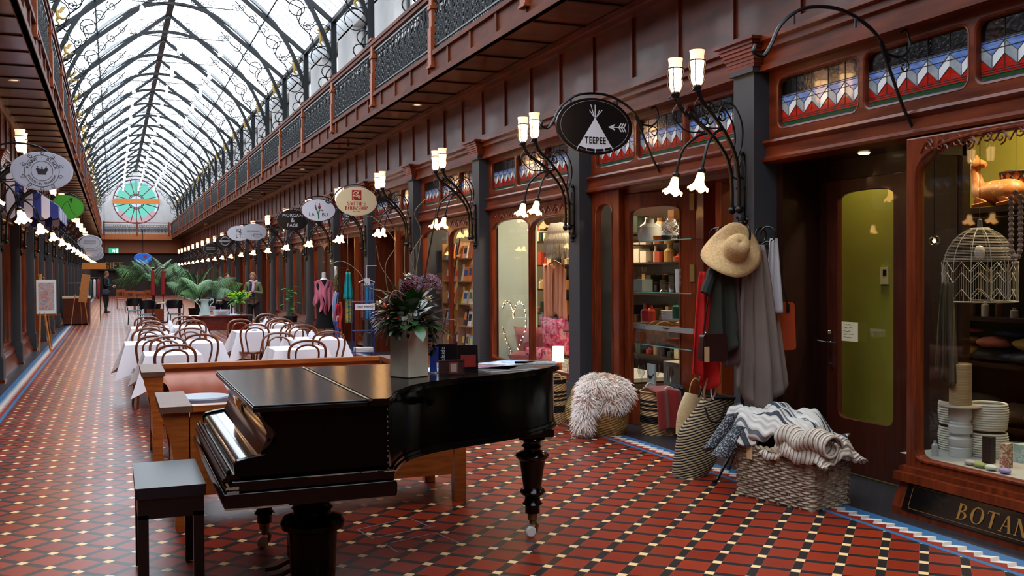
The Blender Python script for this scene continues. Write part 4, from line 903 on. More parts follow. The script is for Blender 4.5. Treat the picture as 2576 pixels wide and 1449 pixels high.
# fall board (closed, sloping) and moulded front rail
b=B(); b.m=XZ(0)
b.prism([(.47,.72),(.478,.735),(.474,.765),(.49,.782),(.55,.792),(.585,.798),(.6,.83),(.612,.86),(.618,.9),(.6,.94),(.585,.965),(.6,.99),(.72,.99),(.72,.72)][::-1],4.43,5.985); b.build('fallboard',mat('worn fallboard lacquer','0d0c0b',.14,coat=.8,bump=.04,sc=4),pi,40)
b=B(); 
for x,z,r in ((.615,.815,.011),(.628,.868,.007),(.488,.77,.008),(.455,.735,.012),(.44,.7,.012),(.6,.985,.012)): b.tube([(x,4.43,z),(x,5.985,z)],r,8)
b.box((.44,4.4,.7),(.5,6.0,.73)); b.build('front_moulding',BLKG,pi)
b=B(); b.box((.72,4.43,.7),(1.16,5.99,1.0)); b.build('action_box',BLK,pi,0)
for q,(x0,x1,z,zz,y) in enumerate(((.79,1.0,.699,.703,4.3685),(1.03,1.1,.7,.703,4.3685),(1.13,1.185,.695,.7,4.3685),(.43,.7,.586,.594,4.3535),(.435,.49,.672,.684,4.367),(.44,.49,.655,.665,4.366))):
    b=B(); n=10; b.add([(x0+(x1-x0)*i/n,y,(z if k else zz)+rnd.uniform(-.0015,.0015)) for i in range(n+1) for k in (0,1)],[(2*i,2*i+1,2*i+3,2*i+2) for i in range(n)]); b.build('worn_edge',CHIP,pi,0)
b=B()
for k in range(11): z=.7+.027*k+rnd.uniform(-.004,.004); b.box((1.152,4.3835,z),(1.155,4.3845,z+rnd.uniform(.004,.012)))
b.build('veneer_crack',CHIP,pi,0)
b=B(); b.m=T(1.53,4.93,.93)@RX(PI/2)@RY(R(-33)); b.lathe([(0,.035),(.018,.032),(.022,.02),(.012,.008),(.02,-.02)],14); b.build('lid_stick_knob',BLK,pi)
def pleg(x,y,r=1.,blk=True):
    b=B(); P=[(.0,.15),(.045,.15),(.045,.19),(.05,.2),(.062,.205),(.048,.225),(.046,.25),(.07,.265),(.078,.28),(.07,.295),(.055,.305),(.068,.4),(.08,.47),(.098,.485),(.104,.5),(.09,.515),(.05,.53),(.052,.545),(.066,.555),(.05,.57),(.056,.585),(.082,.597),(.075,.612),(.08,.62),(0,.62)]
    b.lathe([(q*r,z) for q,z in P],10 if 0 else 20,(x,y,0)); 
    b.prism([(x-.105*r,y-.09*r),(x+.105*r,y-.09*r),(x+.105*r,y+.09*r),(x-.105*r,y+.09*r)],.615,.655); lg=b.build('leg',BLKG,pi,40)
    b=B(); b.lathe([(.03,.15),(.03,.11),(.02,.105),(.02,.08)],12,(x,y,0),cap=True); b.tube([(x+.01,y,.1),(x+.03,y,.07),(x+.02,y,.035)],.012,6); b.build('caster_fork',BRASS,lg)
    b=B(); b.m=T(x-.012,y,.034)@RX(PI/2); b.lathe([(0,.014),(.026,.014),(.034,.006),(.034,-.006),(.026,-.014),(0,-.014)],16); b.build('caster_wheel',CERW,lg)
pleg(2.33,5.46); pleg(.8,5.86,.95)
b=B(); b.lathe([(.0,.02),(.09,.02),(.105,.1),(.118,.36),(.15,.375),(.155,.4),(.14,.425),(.095,.44),(.09,.46),(.1,.47),(.085,.49),(.082,.51),(.1,.52),(.09,.535),(.1,.545),(.1,.565)],24,(.88,4.78,0)); b.prism([(.72,4.66),(1.08,4.66),(1.08,4.9),(.72,4.9)],.555,.6); b.build('leg',BLK,pi,40)
b=B(); 
for y in (5.12,5.28): b.tube([(.98,y,.62),(.93,y,.22),(.9,y,.12)],.014,6)
b.box((.85,5.05,.08),(1.0,5.36,.2)); ly=b.build('pedal_lyre',BLK,pi,0)
for y in (5.13,5.27): b=B(); b.tube([(.88,y,.09),(.78,y,.05),(.72,y,.045)],[.01,.013,.012],6); b.build('pedal',BRASS,ly)
# stool
st=thing('piano_stool','plain black square piano stool at the left end of the piano','stool',(0,0,0))
ST=mat('satin black stool','07070a',.35); 
b=B(); b.box((.085,5.12,.5),(.415,5.84,.555),ch=.006); b.build('seat',mat('dull black stool top','0d0f16',.38),st,30)
b=B(); b.box((.095,5.13,.4),(.405,5.83,.5)); b.build('apron',ST,st,0)
for x in (.095,.355):
    for y in (5.13,5.77): b=B(); b.box((x,y,0),(x+.05,y+.06,.42)); b.build('leg',ST,st,0)
# ---- things lying on the piano
vs=thing('flower_vase','square pale stone vase on the piano holding a large mixed flower arrangement','vase',(1.505,5.25,ZL+.001)); 
b=B(); b.m=RZ(R(28)); w_=.105; b.prism([(-w_,-w_),(w_,-w_),(w_,w_),(-w_,w_)],0,.385,cap=True); vb=b.build('vase_body',mat('pale stone glaze','e6dcc6',.45,c2='d0c4ae',sc=4),vs,0); md=vb.modifiers.new('b','BEVEL'); md.width=.006
def leaf(b,p,d,L_,w,up=(0,0,1),curl=.25,k=0,n=6,fold=.15):
    """pointed curved leaf starting at p in direction d"""
    d=Vector(d).normalized(); u=Vector(up); s=d.cross(u)
    if s.length<.05: s=d.orthogonal()
    s.normalize(); u=s.cross(d).normalized(); vs_=[];
    for i in range(n+1):
        t=i/n; c=Vector(p)+d*(L_*t)-u*(curl*L_*t*t); ww=w*math.sin(PI*min(1,t*.93+.07))**.8
        if i==n: ww=0.001
        vs_+=[c-s*ww+u*ww*fold,c,c+s*ww+u*ww*fold]
    b.add(vs_,[(3*i+j,3*i+j+1,3*i+j+4,3*i+j+3) for i in range(n) for j in (0,1)],k)
GR=[mat('dark glossy leaf','1d3a1a',.3,c2='2f5a24',sc=14),mat('mid green leaf','3c6a34',.4,c2='54803c',sc=14),mat('grey green leaf','6f8c78',.5,c2='90a890',sc=14),mat('dark bronze leaf','2c2018',.45,c2='3a3020',sc=10)]
fr=random.Random(11); C=Vector((0,0,.39))
def dirv(az,el): return Vector((cos(az)*cos(el),sin(az)*cos(el),sin(el)))
b=B()
for i in range(90):
    az=fr.uniform(0,2*PI); el=fr.uniform(-.1,1.25); d=dirv(az,el); L_=fr.uniform(.1,.2); p=C+d*fr.uniform(.08,.2); p.z=max(p.z,.4); leaf(b,p,d+Vector((0,0,fr.uniform(-.3,.3))),L_*1.05,fr.uniform(.03,.05),curl=fr.uniform(.1,.5),k=0)
b.build('glossy_leaves',GR[0],vs)
b=B()
for cx,n,L_ in ((PI*.98,16,.19),(-.1,14,.2),(PI*1.12,8,.17),(.1,8,.2)):
    for i in range(n):
        az=cx+fr.uniform(-.5,.5); p=C+Vector((cos(az)*.12,sin(az)*.12,fr.uniform(.0,.09))); leaf(b,p,dirv(az+fr.uniform(-.3,.3),fr.uniform(-.8,.2)),L_*fr.uniform(.6,1.05),.022,curl=.45)
b.build('silver_leaves',GR[2],vs)
b=B()
for i in range(190):
    az=fr.uniform(0,2*PI); el=fr.uniform(-.5,.8); d=dirv(az,el); p=C+d*fr.uniform(.1,.3)+Vector((0,0,.03)); 
    if p.z<.41 and math.hypot(p.x,p.y)<.15: p.z=.43
    leaf(b,p,d+Vector((0,0,fr.uniform(-.8,.3))),.045,.014,curl=.3,k=0,n=3)
for i in range(5):
    a=fr.uniform(-.3,1.2); P=smooth([(cos(a)*.1,sin(a)*.1,.4),(cos(a)*.17,sin(a)*.17,.38),(cos(a)*.19,sin(a)*.19,.24),(cos(a)*.17,sin(a)*.17,.17)],4); b.tube(P,.002,3)
    for q in P[4:]: 
        for _ in range(3): leaf(b,q,dirv(fr.uniform(0,6.3),fr.uniform(-.8,.5)),.04,.014,n=3)
b.build('trailing_foliage',GR[3],vs)
def fluff(b,c,r,n,L_,w,rr_):
    for i in range(n):
        d=dirv(rr_.uniform(0,2*PI),rr_.uniform(-.4,1.5)); p=Vector(c)+Vector((d.x*r[0],d.y*r[1],d.z*r[2]))*.6; q=Vector(c)+Vector((d.x*r[0],d.y*r[1],d.z*r[2])); m=(p+q)/2+Vector((rr_.uniform(-1,1),rr_.uniform(-1,1),rr_.uniform(-1,1)))*L_*.4; b.tube([p,m,q],[w,w*1.2,w*.5],4,cap=False)
b=B(); fluff(b,(.02,0,.66),(.095,.085,.12),520,.06,.0028,fr); fluff(b,(.18,.05,.7),(.1,.08,.085),420,.06,.0028,fr); b.build('pink_plume_flowers',mat('dusty pink plume','a88088',.9,c2='8a6470',sc=20),vs)
BUR=mat('burgundy florets','4a1820',.8,c2='6a2a30',sc=30)
for c,r in (((-.13,-.05,.55),.075),((-.02,-.06,.68),.05)):
    b=B()
    for i in range(260): d=dirv(fr.uniform(0,2*PI),fr.uniform(-.7,1.5)); q=Vector(c)+d*r*fr.uniform(.85,1.06); b.ball(q,.0065,5)
    b.build('burgundy_flower_head',BUR,vs)
b=B()
for c,n,k in (((-.02,-.02,.76),26,0),((.13,-.08,.58),22,0),((-.24,-.02,.55),16,0)):
    for i in range(n): leaf(b,c,dirv(fr.uniform(0,2*PI),fr.uniform(-.2,1.3)),.045,.009,curl=.2,n=3)
b.build('cream_flowers',mat('cream petals','e6dcc0',.7),vs)
b=B()
for i in range(16): leaf(b,(-.24,-.04,.56-.008*i),dirv(PI+fr.uniform(-.7,.7),fr.uniform(-.5,.5)),.09,.012,curl=.3,n=4)
b.build('mauve_flowers',mat('mauve petals','9a7c84',.7,c2='c8b0b0',sc=18),vs)
b=B()
for i in range(9): b.ball((-.2+fr.uniform(-.03,.05),-.09+fr.uniform(-.02,.02),.5+fr.uniform(-.05,.07)),.012,8)
b.build('orange_berries',mat('orange berries','c8501a',.35),vs)
b=B(); P_=[[(-.02,0,.4),(-.1,.0,.62),(-.3,.02,.68),(-.38,.03,.8),(-.5,.03,.88),(-.6,.0,.86)],[(-.05,0,.4),(-.15,0,.6),(-.18,0,.85),(-.1,0,1.02),(-.26,0,1.2),(-.32,0,1.22)],[(0,0,.4),(-.03,0,.8),(-.02,.03,1.0)],[(.0,0,.4),(.05,0,.75),(.02,0,.92),(.12,.02,1.08)],[(.02,0,.4),(.06,0,.8),(.1,0,1.1),(.05,0,1.25),(.14,.0,1.36)],[(-.05,0,.45),(-.13,0,.7),(-.22,0,.85),(-.25,0,1.0)],[(-.1,-.08,.45),(-.18,-.1,.56),(-.14,-.1,.66),(-.05,-.08,.62)]]
for P in P_: b.tube(smooth(P,6),.0035,4)
b.build('curly_twigs',mat('pale twig','8a7456',.7),vs)
b=B(); b.tube([(.03,0,.4),(.06,.02,.9),(.05,.03,1.15)],[.004,.007,.002],4); b.tube([(.06,0,.4),(.2,.02,1.1),(.24,.03,1.3)],[.004,.006,.002],4); b.build('bulrush_stems',GR[3],vs)
vs.scale=(.72,.72,.72)
# brochure holder etc
ACR=glassmat('clear acrylic',(.94,.95,.96),.2)
def card(name,label,cat,x,y,z,w,h,rz,mt,tilt=0,th=.002,extra=None,par=None):
    t=thing(name,label,cat,(x,y,z),rz); b=B(); b.m=RX(tilt); b.box((-w/2,0,0),(w/2,th,h)); b.build('card',mt,t,0); return t
t=thing('leaflet_holder','clear acrylic leaflet holder with dark red printed cards on the piano','leaflet holder',(1.73,5.2,ZL+.001),R(-8))
b=B(); b.box((-.075,-.02,0),(.075,-.017,.085)); b.box((-.075,.03,0),(.075,.033,.09)); b.box((-.075,-.02,0),(-.072,.03,.085)); b.box((.072,-.02,0),(.075,.03,.085)); b.box((-.075,-.02,0),(.075,.033,.003)); b.build('holder',ACR,t,0)
b=B(); b.box((-.068,-.012,.005),(.068,.004,.084)); c_=b.build('cards',mat('dark card','251214',.5),t,0)
b=B(); b.box((-.012,-.0145,.012),(.038,-.0125,.074)); b.build('red_print',mat('card red','a03028',.5),c_,0); b=B(); b.box((-.004,-.0165,.02),(.03,-.0147,.066)); b.build('pale_print',mat('card pale','c8c0b8',.5),c_,0)
t=card('brochure','tall black folded brochure with white script standing on the piano','brochure',1.745,5.32,ZL+.001,.12,.165,R(-20),mat('black brochure','0e0c10',.3),R(-4),.01)
b=B(); b.solid(text('Adelaide',.034,.001),T(-.02,-.004,.09)@RX(PI/2)@RZ(PI/2)); b.build('script_lettering',SWH,t,0)
t=card('brochure','black and red brochure standing right of the acrylic holder on the piano','brochure',1.87,5.32,ZL+.001,.13,.155,R(-2),mat('black brochure two','120c0e',.3),R(-4),.01)
b=B(); b.box((-.04,-.004,.03),(.05,-.002,.1)); b.build('red_print',mat('brochure red','8a2420',.5),t,0)
t=card('brochure','narrow blue brochure standing left of the black one on the piano','brochure',1.675,5.34,ZL+.001,.05,.15,R(-35),mat('blue brochure','2a4ab4',.4),R(-4),.004)
def magaz(lab,x,y,z,w,h,rz,cols,sc=6):
    t=thing('magazine',lab,'magazine',(x,y,z),rz); b=B(); b.box((-w/2,-h/2,0),(w/2,h/2,.006)); b.build('pages',mat(lab[:12]+' pages','e4e0e0',.6),t,0); b=B(); b.box((-w/2,-h/2,.0062),(w/2,h/2,.007)); b.build('cover',paintmat(lab[:14]+' cover',cols,sc),t,0); return t
magaz('white newspaper lying on the piano behind the leaflet holder',1.78,5.5,ZL+.001,.34,.26,.4,['d8d4e0','c8c0d0','e8e4ec'])
magaz('mauve printed magazine lying on the piano, left of the colourful ones',2.08,5.5,ZL+.001,.24,.3,.9,['b8b0c0','8a3a48','4a4a5a','c8c0d0'],14)
magaz('black covered magazine lying lowest on the piano towards the camera',2.14,5.4,ZL+.001,.34,.2,.2,['0a0a0c','121216','0a0a0c'])
magaz('orange and blue magazine lying open on the piano tail',2.28,5.72,ZL+.001,.3,.24,.5,['c89048','7aa0c8','d8d4d0','88a0b0'],8)
magaz('white magazine with black checks lying near the piano tail end',2.44,5.66,ZL+.001,.16,.26,1.2,['d0d0d4','202024','c0c0c8'],20)
# tape marks on the floor
b=B(); 
for P in ([(1.46,6.02),(1.66,5.98)],[(1.46,6.02),(1.52,5.65)],[(1.98,6.2),(2.0,5.98)],[(1.66,5.98),(1.98,6.02)],[(1.54,5.9),(1.9,6.2)]): pass
def tape(*q): 
    for (x0,y0),(x1,y1) in q:
        d=Vector((x1-x0,y1-y0)).normalized(); n=Vector((-d.y,d.x))*.006; b.add([(x0-n.x,y0-n.y,.0015),(x1-n.x,y1-n.y,.0015),(x1+n.x,y1+n.y,.0015),(x0+n.x,y0+n.y,.0015)],[(0,1,2,3)])
tape(((1.39,6.05),(1.77,6.2)),((1.77,6.2),(1.83,5.93)),((1.39,6.05),(1.43,5.8)),((1.43,5.82),(1.86,5.93)),((1.47,5.66),(1.82,5.78)),((1.47,5.66),(1.49,5.46)),((1.82,5.78),(1.88,5.5)))
tag(b.build('floor_tape',mat('scuffed clear tape','7a7476',.35),sm=0),'thin scuffed tape outline stuck on the floor tiles under the piano','tape')
# ================= sofas =================
LEA=mat('salmon leather','b46e58',.38,c2='c2826c',sc=5,bump=.15); 
def sofa(label,x0,x1,yb,yf,post_l=True,seg='far'):
    """timber framed sofa: back rail at yb, seat front at yf"""
    t=thing('sofa',label,'sofa'); d=1 if yf>yb else -1
    def bx(n,a,c,mt,ch=0): b=B(); b.box([min(p,q) for p,q in zip(a,c)],[max(p,q) for p,q in zip(a,c)]); o=b.build(n,mt,t,0); return o
    bx('back_rail',(x0+.178,yb-d*.03,.735),(x1-.178,yb+d*.07,.774),OAK)
    bx('back_panel',(x0+.165,yb+d*.002,.2),(x1-.165,yb+d*.03,.735),OAK)
    bx('seat_rail',(x0+.165,yf-d*.05,.2),(x1-.165,yf-d*.004,.33),OAK)
    for xs,sg in ((x0,1),(x1,-1)):
        b=B(); b.m=Matrix(((1,0,0,0),(0,0,1,0),(0,1,0,0),(0,0,0,1)))
        # flared arm slab, narrower towards the foot, under a flat cap
        P=[(xs+sg*.07,0),(xs+sg*.15,0),(xs+sg*.16,.735),(xs,.735),(xs+sg*.01,.66),(xs+sg*.045,.56),(xs+sg*.07,.4)]
        ya,yb_=sorted((yb,yf)); b.prism(P if sg>0 else P[::-1],(yf-.08 if d>0 else yf),(yf if d>0 else yf+.08)); b.prism(P if sg>0 else P[::-1],(yb if d>0 else yb-.08),(yb+.08 if d>0 else yb)); b.box((min(xs+sg*.075,xs+sg*.148),.2,ya+.012),(max(xs+sg*.075,xs+sg*.148),.73,yb_-.012)); b.m=None; b.build('arm',OAK,t,0)
        bx('arm_cap',(xs-sg*.015,yb-d*.035,.735),(xs+sg*.175,yf+d*.015,.775),OAKH)
    # cushions with gathered leather
    ym=yb+d*.03; n=60; L_=x1-x0-.32
    def back(u,v):
        x=x0+.16+L_*u; a=PI*v; g=-.03*(1-abs(sin(u*L_*7.5+.6*sin(u*11)))**.35)*(.4+.6*v)+.004*sin(u*70); th=.09+.05*sin(a)**.6
        z=.34+.36*v; return (x,ym+d*(.0+th*(sin(a)**.35)+g*sin(a)),z+.015*sin(a))
    b=B(); b.sheet(back,n,16); b.build('back_cushion',LEA,t,60)
    def seat(u,v):
        x=x0+.16+L_*u; y=ym+d*(.05+(abs(yf-ym)-.08)*v); return (x,y,.33+.11*(sin(PI*min(1,max(0,v)))**.3)*(sin(PI*min(1,max(0.0,u)))**.15)+.004*sin(u*40))
    b=B(); b.sheet(seat,40,14); b.build('seat_cushion',LEA,t,60)
    for xs,sg in ((x0+.16,1),(x1-.16,-1)):
        def side(u,v): a=PI*v; return (xs+sg*(.07*sin(a)**.5+.008*sin(u*30)),ym+d*(.02+(abs(yf-ym)-.1)*u),.36+.32*v)
        b=B(); b.sheet(side,24,12); b.build('side_cushion',LEA,t,60)
    return t
sofa('timber sofa with salmon leather cushions, its high back towards the dining tables',.22,2.62,9.64,8.86)
sofa('timber sofa with panelled orange back towards the piano',.27,2.34,6.5,7.3)
t=thing('side_table','small round blue grey topped table between the two sofas','side table',(.62,7.95,0)); b=B(); b.lathe([(0,.66),(.2,.66),(.21,.65),(.21,.6),(.2,.59),(0,.59)],28); b.build('top',mat('blue grey laminate','7a8290',.3),t); b=B(); b.lathe([(.03,.59),(.03,.03),(.18,.015),(.18,0)],16); b.build('base',IRON,t)
# ================= dining =================
def chair():
    t=thing('bentwood_chair','x','chair',(0,0,0),group='bentwood chairs around the white tables')
    # seat centre at origin; back on -Y side
    b=B(); b.lathe([(0,.435),(.17,.435),(.185,.44),(.2,.445),(.205,.46),(.2,.47),(.185,.468),(0,.462)],24); b.build('seat',BENT,t)
    for sx in (1,-1):
        b=B(); b.tube(smooth([(sx*.15,.13,.44),(sx*.165,.16,.25),(sx*.18,.19,0)],4),[.018]*4+[.015]*4+[.012],7); b.build('leg',BENT,t)
    b=B(); b.tube([(.165*cos(2*PI*i/20),.165*sin(2*PI*i/20),.24) for i in range(20)],.01,6,closed=True); b.build('ring_stretcher',BENT,t)
    P=smooth([(.19,-.22,0),(.17,-.19,.25),(.16,-.17,.45),(.175,-.2,.56),(.2,-.235,.7),(.185,-.255,.8),(.11,-.27,.855),(0,-.275,.87),(-.11,-.27,.855),(-.185,-.255,.8),(-.2,-.235,.7),(-.175,-.2,.56),(-.16,-.17,.45),(-.17,-.19,.25),(-.19,-.22,0)],5)
    b=B(); b.tube(P,.0145,8); b.build('back_hoop',BENT,t)
    P=smooth([(.085,-.165,.45),(.1,-.195,.56),(.125,-.225,.68),(.115,-.245,.77),(.06,-.255,.81),(0,-.26,.82),(-.06,-.255,.81),(-.115,-.245,.77),(-.125,-.225,.68),(-.1,-.195,.56),(-.085,-.165,.45)],5)
    b=B(); b.tube(P,.011,7); b.build('inner_hoop',BENT,t)
    return t
ch0=chair(); first=[True]
def put(x,y,rz,lab):
    if first[0]: ch0.location=(x,y,0); ch0.rotation_euler=(0,0,rz); ch0['label']=lab; first[0]=False
    else: dup(ch0,(x,y,0),rz,lab)
def table(x0,x1,y0,y1,lab,zt=.74,drop=.3,kx=0):
    cx,cy=(x0+x1)/2,(y0+y1)/2; t=thing('dining_table','table under '+lab,'table',(cx,cy,0)); w,d=x1-x0,y1-y0
    b=B(); b.box((-w/2+.02,-d/2+.02,.7),(w/2-.02,d/2-.02,.725)); b.build('tabletop',BENT,t,0)
    b=B(); b.tube([(0,0,.04),(0,0,.7)],.035,8); 
    for a in range(4): b.tube([(0,0,.1),(.22*cos(a*PI/2+.78),.22*sin(a*PI/2+.78),.02)],.02,6)
    b.build('pedestal',IRON,t)
    # cloth
    rr_=random.Random(int(x0*1000+y0*10)); ph=[rr_.uniform(0,6) for _ in range(4)]
    hw,hd=w/2+.006,d/2+.006; n=96; corners=[]
    per=[]
    for i in range(n):
        u=i/n*4; s_=int(u); f=u-s_; p=[(-hw+2*hw*f,-hd),(hw,-hd+2*hd*f),(hw-2*hw*f,hd),(-hw,hd-2*hd*f)][s_]; nn=[(0,-1),(1,0),(0,1),(-1,0)][s_]; nb_=[(-1,0),(0,-1),(1,0),(0,1)][s_]; nx_=[(1,0),(0,1),(-1,0),(0,-1)][s_]
        c0=max(0,1-f/.18)**1.4; c1=max(0,(f-.82)/.18)**1.4; c=max(c0,c1)
        per.append((p,(nn[0]+nb_[0]*c0*.9+nx_[0]*c1*.9,nn[1]+nb_[1]*c0*.9+nx_[1]*c1*.9),c,u))
    b=B(); vs=[]; m=7
    for (p,nn,c,u) in per:
        for j in range(m+1):
            v=j/m; fl=v*(.03+.13*c+.012*sin(u*5+ph[0])+.01*sin(u*11+ph[1])); dz=drop*v*(1+.42*c+.05*sin(u*1.6+ph[2]))
            vs.append((p[0]+nn[0]*fl,p[1]+nn[1]*fl,zt-dz if j else zt))
    top=len(vs); 
    fs=[(i*(m+1)+j,((i+1)%n)*(m+1)+j,((i+1)%n)*(m+1)+j+1,i*(m+1)+j+1) for i in range(n) for j in range(m)]
    fs.append(tuple(i*(m+1) for i in range(n))); b.add(vs,fs); o=b.build('tablecloth',CLOTH,None,50); o.location=(cx,cy,0); tag(o,lab,'tablecloth',None)
    return o
def jar(x,y,lab,zt=.742):
    t=thing('sugar_bowl',lab,'sugar bowl',(x,y,zt)); b=B(); b.lathe([(0,0),(.032,0),(.045,.02),(.046,.05),(.036,.07),(0,.075)],16); CP=mat('white china','e2e4ea',.25) if 'white china' not in bpy.data.materials else bpy.data.materials['white china']; b.build('bowl',CP,t); b=B(); b.lathe([(.038,.07),(.03,.085),(.012,.092),(.01,.1),(.014,.108),(0,.112)],14); b.build('lid',CP,t); return t
TB=[(.3,.86,11.05,11.8,'white tablecloth on the nearest left hand table behind the long sofa',(.55,11.5)),
 (.12,1.25,12.8,13.65,'white tablecloth on the second left table, the wide one',(.66,13.35)),
 (.25,.8,14.95,15.75,'white tablecloth on the third left table from the front',(.78,15.3)),
 (.25,1.38,16.65,17.55,'white tablecloth on the farthest left table',(.84,17.0)),
 (1.67,2.25,11.2,11.87,'white tablecloth on the nearest right hand table behind the long sofa',(1.95,11.6)),
 (2.12,2.78,12.7,13.5,'white tablecloth on the second right hand table, beside the blue zigzag border',(2.42,13.1)),
 (1.67,2.65,14.9,15.62,'white tablecloth on the third right hand table',(1.95,15.2)),
 (2.2,2.85,16.8,17.7,'white tablecloth on the farthest right hand table',(2.4,17.2))]
for k,(x0,x1,y0,y1,lab,j) in enumerate(TB):
    table(x0,x1,y0,y1,lab)
    if j: jar(j[0],j[1],'white lidded sugar bowl on the '+lab[21:].split(' behind')[0].split(',')[0].replace('on the ','').replace('n the ',''))
CHS=[(.58,10.98,0,'dark backed chair at the nearest left table, just behind the sofa'),(.58,11.95,PI,'chair facing the camera across the nearest left table'),
 (.4,12.68,R(8),'chair at the near side of the wide left table, nearest the aisle'),(.42,13.9,PI,'chair at the far side of the wide left table, aisle end'),(.98,12.7,R(-3),'chair at the near right corner of the wide left table'),(.95,13.72,PI,'chair at the far right corner of the wide left table'),
 (.52,14.95,0,'chair at the near side of the third left table'),(.52,15.95,PI,'chair at the far side of the third left table'),
 (.52,16.7,0,'chair at the near side of the farthest left table, aisle end'),(.52,17.9,PI,'chair at the far side of the farthest left table, aisle end'),(1.15,16.6,0,'chair at the near side of the farthest left table, inner end'),(1.12,17.75,PI,'chair at the far side of the farthest left table, inner end'),
 (1.95,11.05,0,'dark backed chair at the nearest right table, just behind the sofa'),(1.88,12.1,PI,'chair facing the camera across the nearest right table'),
 (2.52,12.62,R(-4),'chair at the near side of the second right table'),(2.48,13.8,PI,'chair at the far side of the second right table'),
 (1.88,14.85,0,'chair at the near side of the third right table, left end'),(1.86,15.95,PI,'chair at the far side of the third right table, left end'),(2.45,14.85,0,'chair at the near side of the third right table, right end'),(2.48,15.85,PI,'chair at the far side of the third right table, right end'),
 (2.5,16.75,0,'chair at the near side of the farthest right table'),(2.55,17.95,PI,'chair at the far side of the farthest right table')]
for x,y,r_,l in CHS: put(x,y,r_,'bentwood '+l)
# ================= goods by the shopfront =================
SEA=mat('seagrass weave','a47c44',.85,c2='7c5a2c',sc=40,bump=.4); RIM=mat('cane rim','b08a50',.6)
def weave(b,P,n=36,bands=None,amp=.004,c=(0,0,0)):
    """round woven basket wall: profile P, bands = material index per ring"""
    m=len(P); rows=[]
    for j in range(m-1):
        (r0,z0_),(r1,z1_)=P[j],P[j+1]; q=max(1,int(abs(z1_-z0_)/.012))
        for t in range(q): rows.append((r0+(r1-r0)*t/q,z0_+(z1_-z0_)*t/q))
    rows.append(P[-1]); vs=[];N=len(rows)
    for i in range(n):
        a=2*PI*i/n
        for j,(r,z) in enumerate(rows): rr_=r+amp*(1 if (i+j)%2 else -1); vs.append((c[0]+rr_*cos(a),c[1]+rr_*sin(a),c[2]+z))
    for i in range(n):
        for j in range(N-1):
            k=bands((rows[j][1]-P[0][1])/(P[-1][1]-P[0][1])) if bands else 0
            b.f.append(tuple(len(b.v)+q for q in (i*N+j,((i+1)%n)*N+j,((i+1)%n)*N+j+1,i*N+j+1))); b.mi.append(k)
    b.v+=vs; b.f.append(tuple(len(b.v)-len(vs)+i*N for i in range(n-1,-1,-1))); b.mi.append(0)
    return b
BLW=mat('black dyed seagrass','15120f',.9,bump=.4,sc=40)
def handle(par,c,w,h,mt,rz=0,r=.01,name='handle'):
    b=B(); b.m=T(*c)@RZ(rz); b.tube([(w/2*cos(PI*i/12),0,h*sin(PI*i/12)) for i in range(13)],r,6); return b.build(name,mt,par)
# fur basket
t=thing('woven_basket','round golden woven basket holding the pale fluffy sheepskin','basket',(4.5,8.72,0))
b=B(); weave(b,[(.2,0),(.235,.08),(.24,.18),(.235,.26)]); b.build('basket_wall',SEA,t,0); b=B(); b.tube([(.235*cos(2*PI*i/28),.235*sin(2*PI*i/28),.262) for i in range(28)],.012,6,closed=True); b.build('rim',RIM,t)
handle(t,(-.07,-.22,.25),.14,.09,RIM,R(-18)); handle(t,(.07,.22,.25),.14,.09,RIM,R(-18))
FUR=mat('pale fluffy sheepskin','f4ebe4',.9,c2='dfc2b4',sc=7,sheen=.5,thr=(.45,.7)); 
def furmass(name,label,blobs,n,L_,mt,seed=3):
    r_=random.Random(seed); t=thing(name,label,'sheepskin')
    b=B()
    for c,r in blobs: b.ball(c,r,18)
    b.build('pelt',mt,t)
    b=B()
    for c,r in blobs:
        for i in range(int(n*max(r)*10)):
            d=dirv(r_.uniform(0,2*PI),r_.uniform(-.9,1.57)); p=Vector(c)+Vector((d.x*r[0],d.y*r[1],d.z*r[2]))*.97; l=L_*r_.uniform(.6,1.3); q=d+Vector((r_.uniform(-.5,.5),r_.uniform(-.5,.5),r_.uniform(-.9,.2))); q.normalize(); s=q.orthogonal().normalized()*.0055
            m=p+q*l*.55; e=p+q*l+Vector((0,0,-l*.35)); b.add([p-s,p+s,m+s*.8,m-s*.8,e],[(0,1,2,3),(3,2,4)])
    o=b.build('wool',mt,t,0); o['kind']='stuff'; return t
furmass('sheepskin','fluffy pale pink sheepskin heaped over the round golden basket',[((4.5,8.7,.42),(.2,.2,.14)),((4.37,8.68,.45),(.13,.15,.12)),((4.6,8.68,.4),(.15,.18,.13)),((4.24,8.6,.3),(.075,.1,.13)),((4.2,8.58,.16),(.06,.08,.12)),((4.5,8.6,.31),(.13,.12,.08))],900,.075,FUR)
# striped basket with towels
SB2=stripes('banded seagrass',[('b59468',3),('14110e',2),('b59468',1.2),('14110e',.6),('b59468',.5),('14110e',.6),('b59468',.5),('14110e',.6),('b59468',2),('14110e',2.2)],'Z',.5,.9,bump=.2)
def bandbasket(label,x,y,r,h,mt=SB2):
    t=thing('woven_basket',label,'basket',(x,y,0)); b=B(); weave(b,[(r*.93,0),(r,h*.3),(r,h*.8),(r*.98,h)],32); b.build('basket_wall',mt,t,0); b=B(); b.tube([(r*cos(2*PI*i/24),r*sin(2*PI*i/24),h) for i in range(24)],.009,5,closed=True); b.build('rim',RIM,t)
    for s in (1,-1): handle(t,(0,s*r*.95,h-.01),.12,.07,LINEN,0,.008)
    return t
bandbasket('cream and black banded basket partly covered by the red towel',5.0,8.5,.19,.42)
t=bandbasket('tall cream and black banded basket with a tassel, behind the piano tail',4.32,9.62,.17,.47)
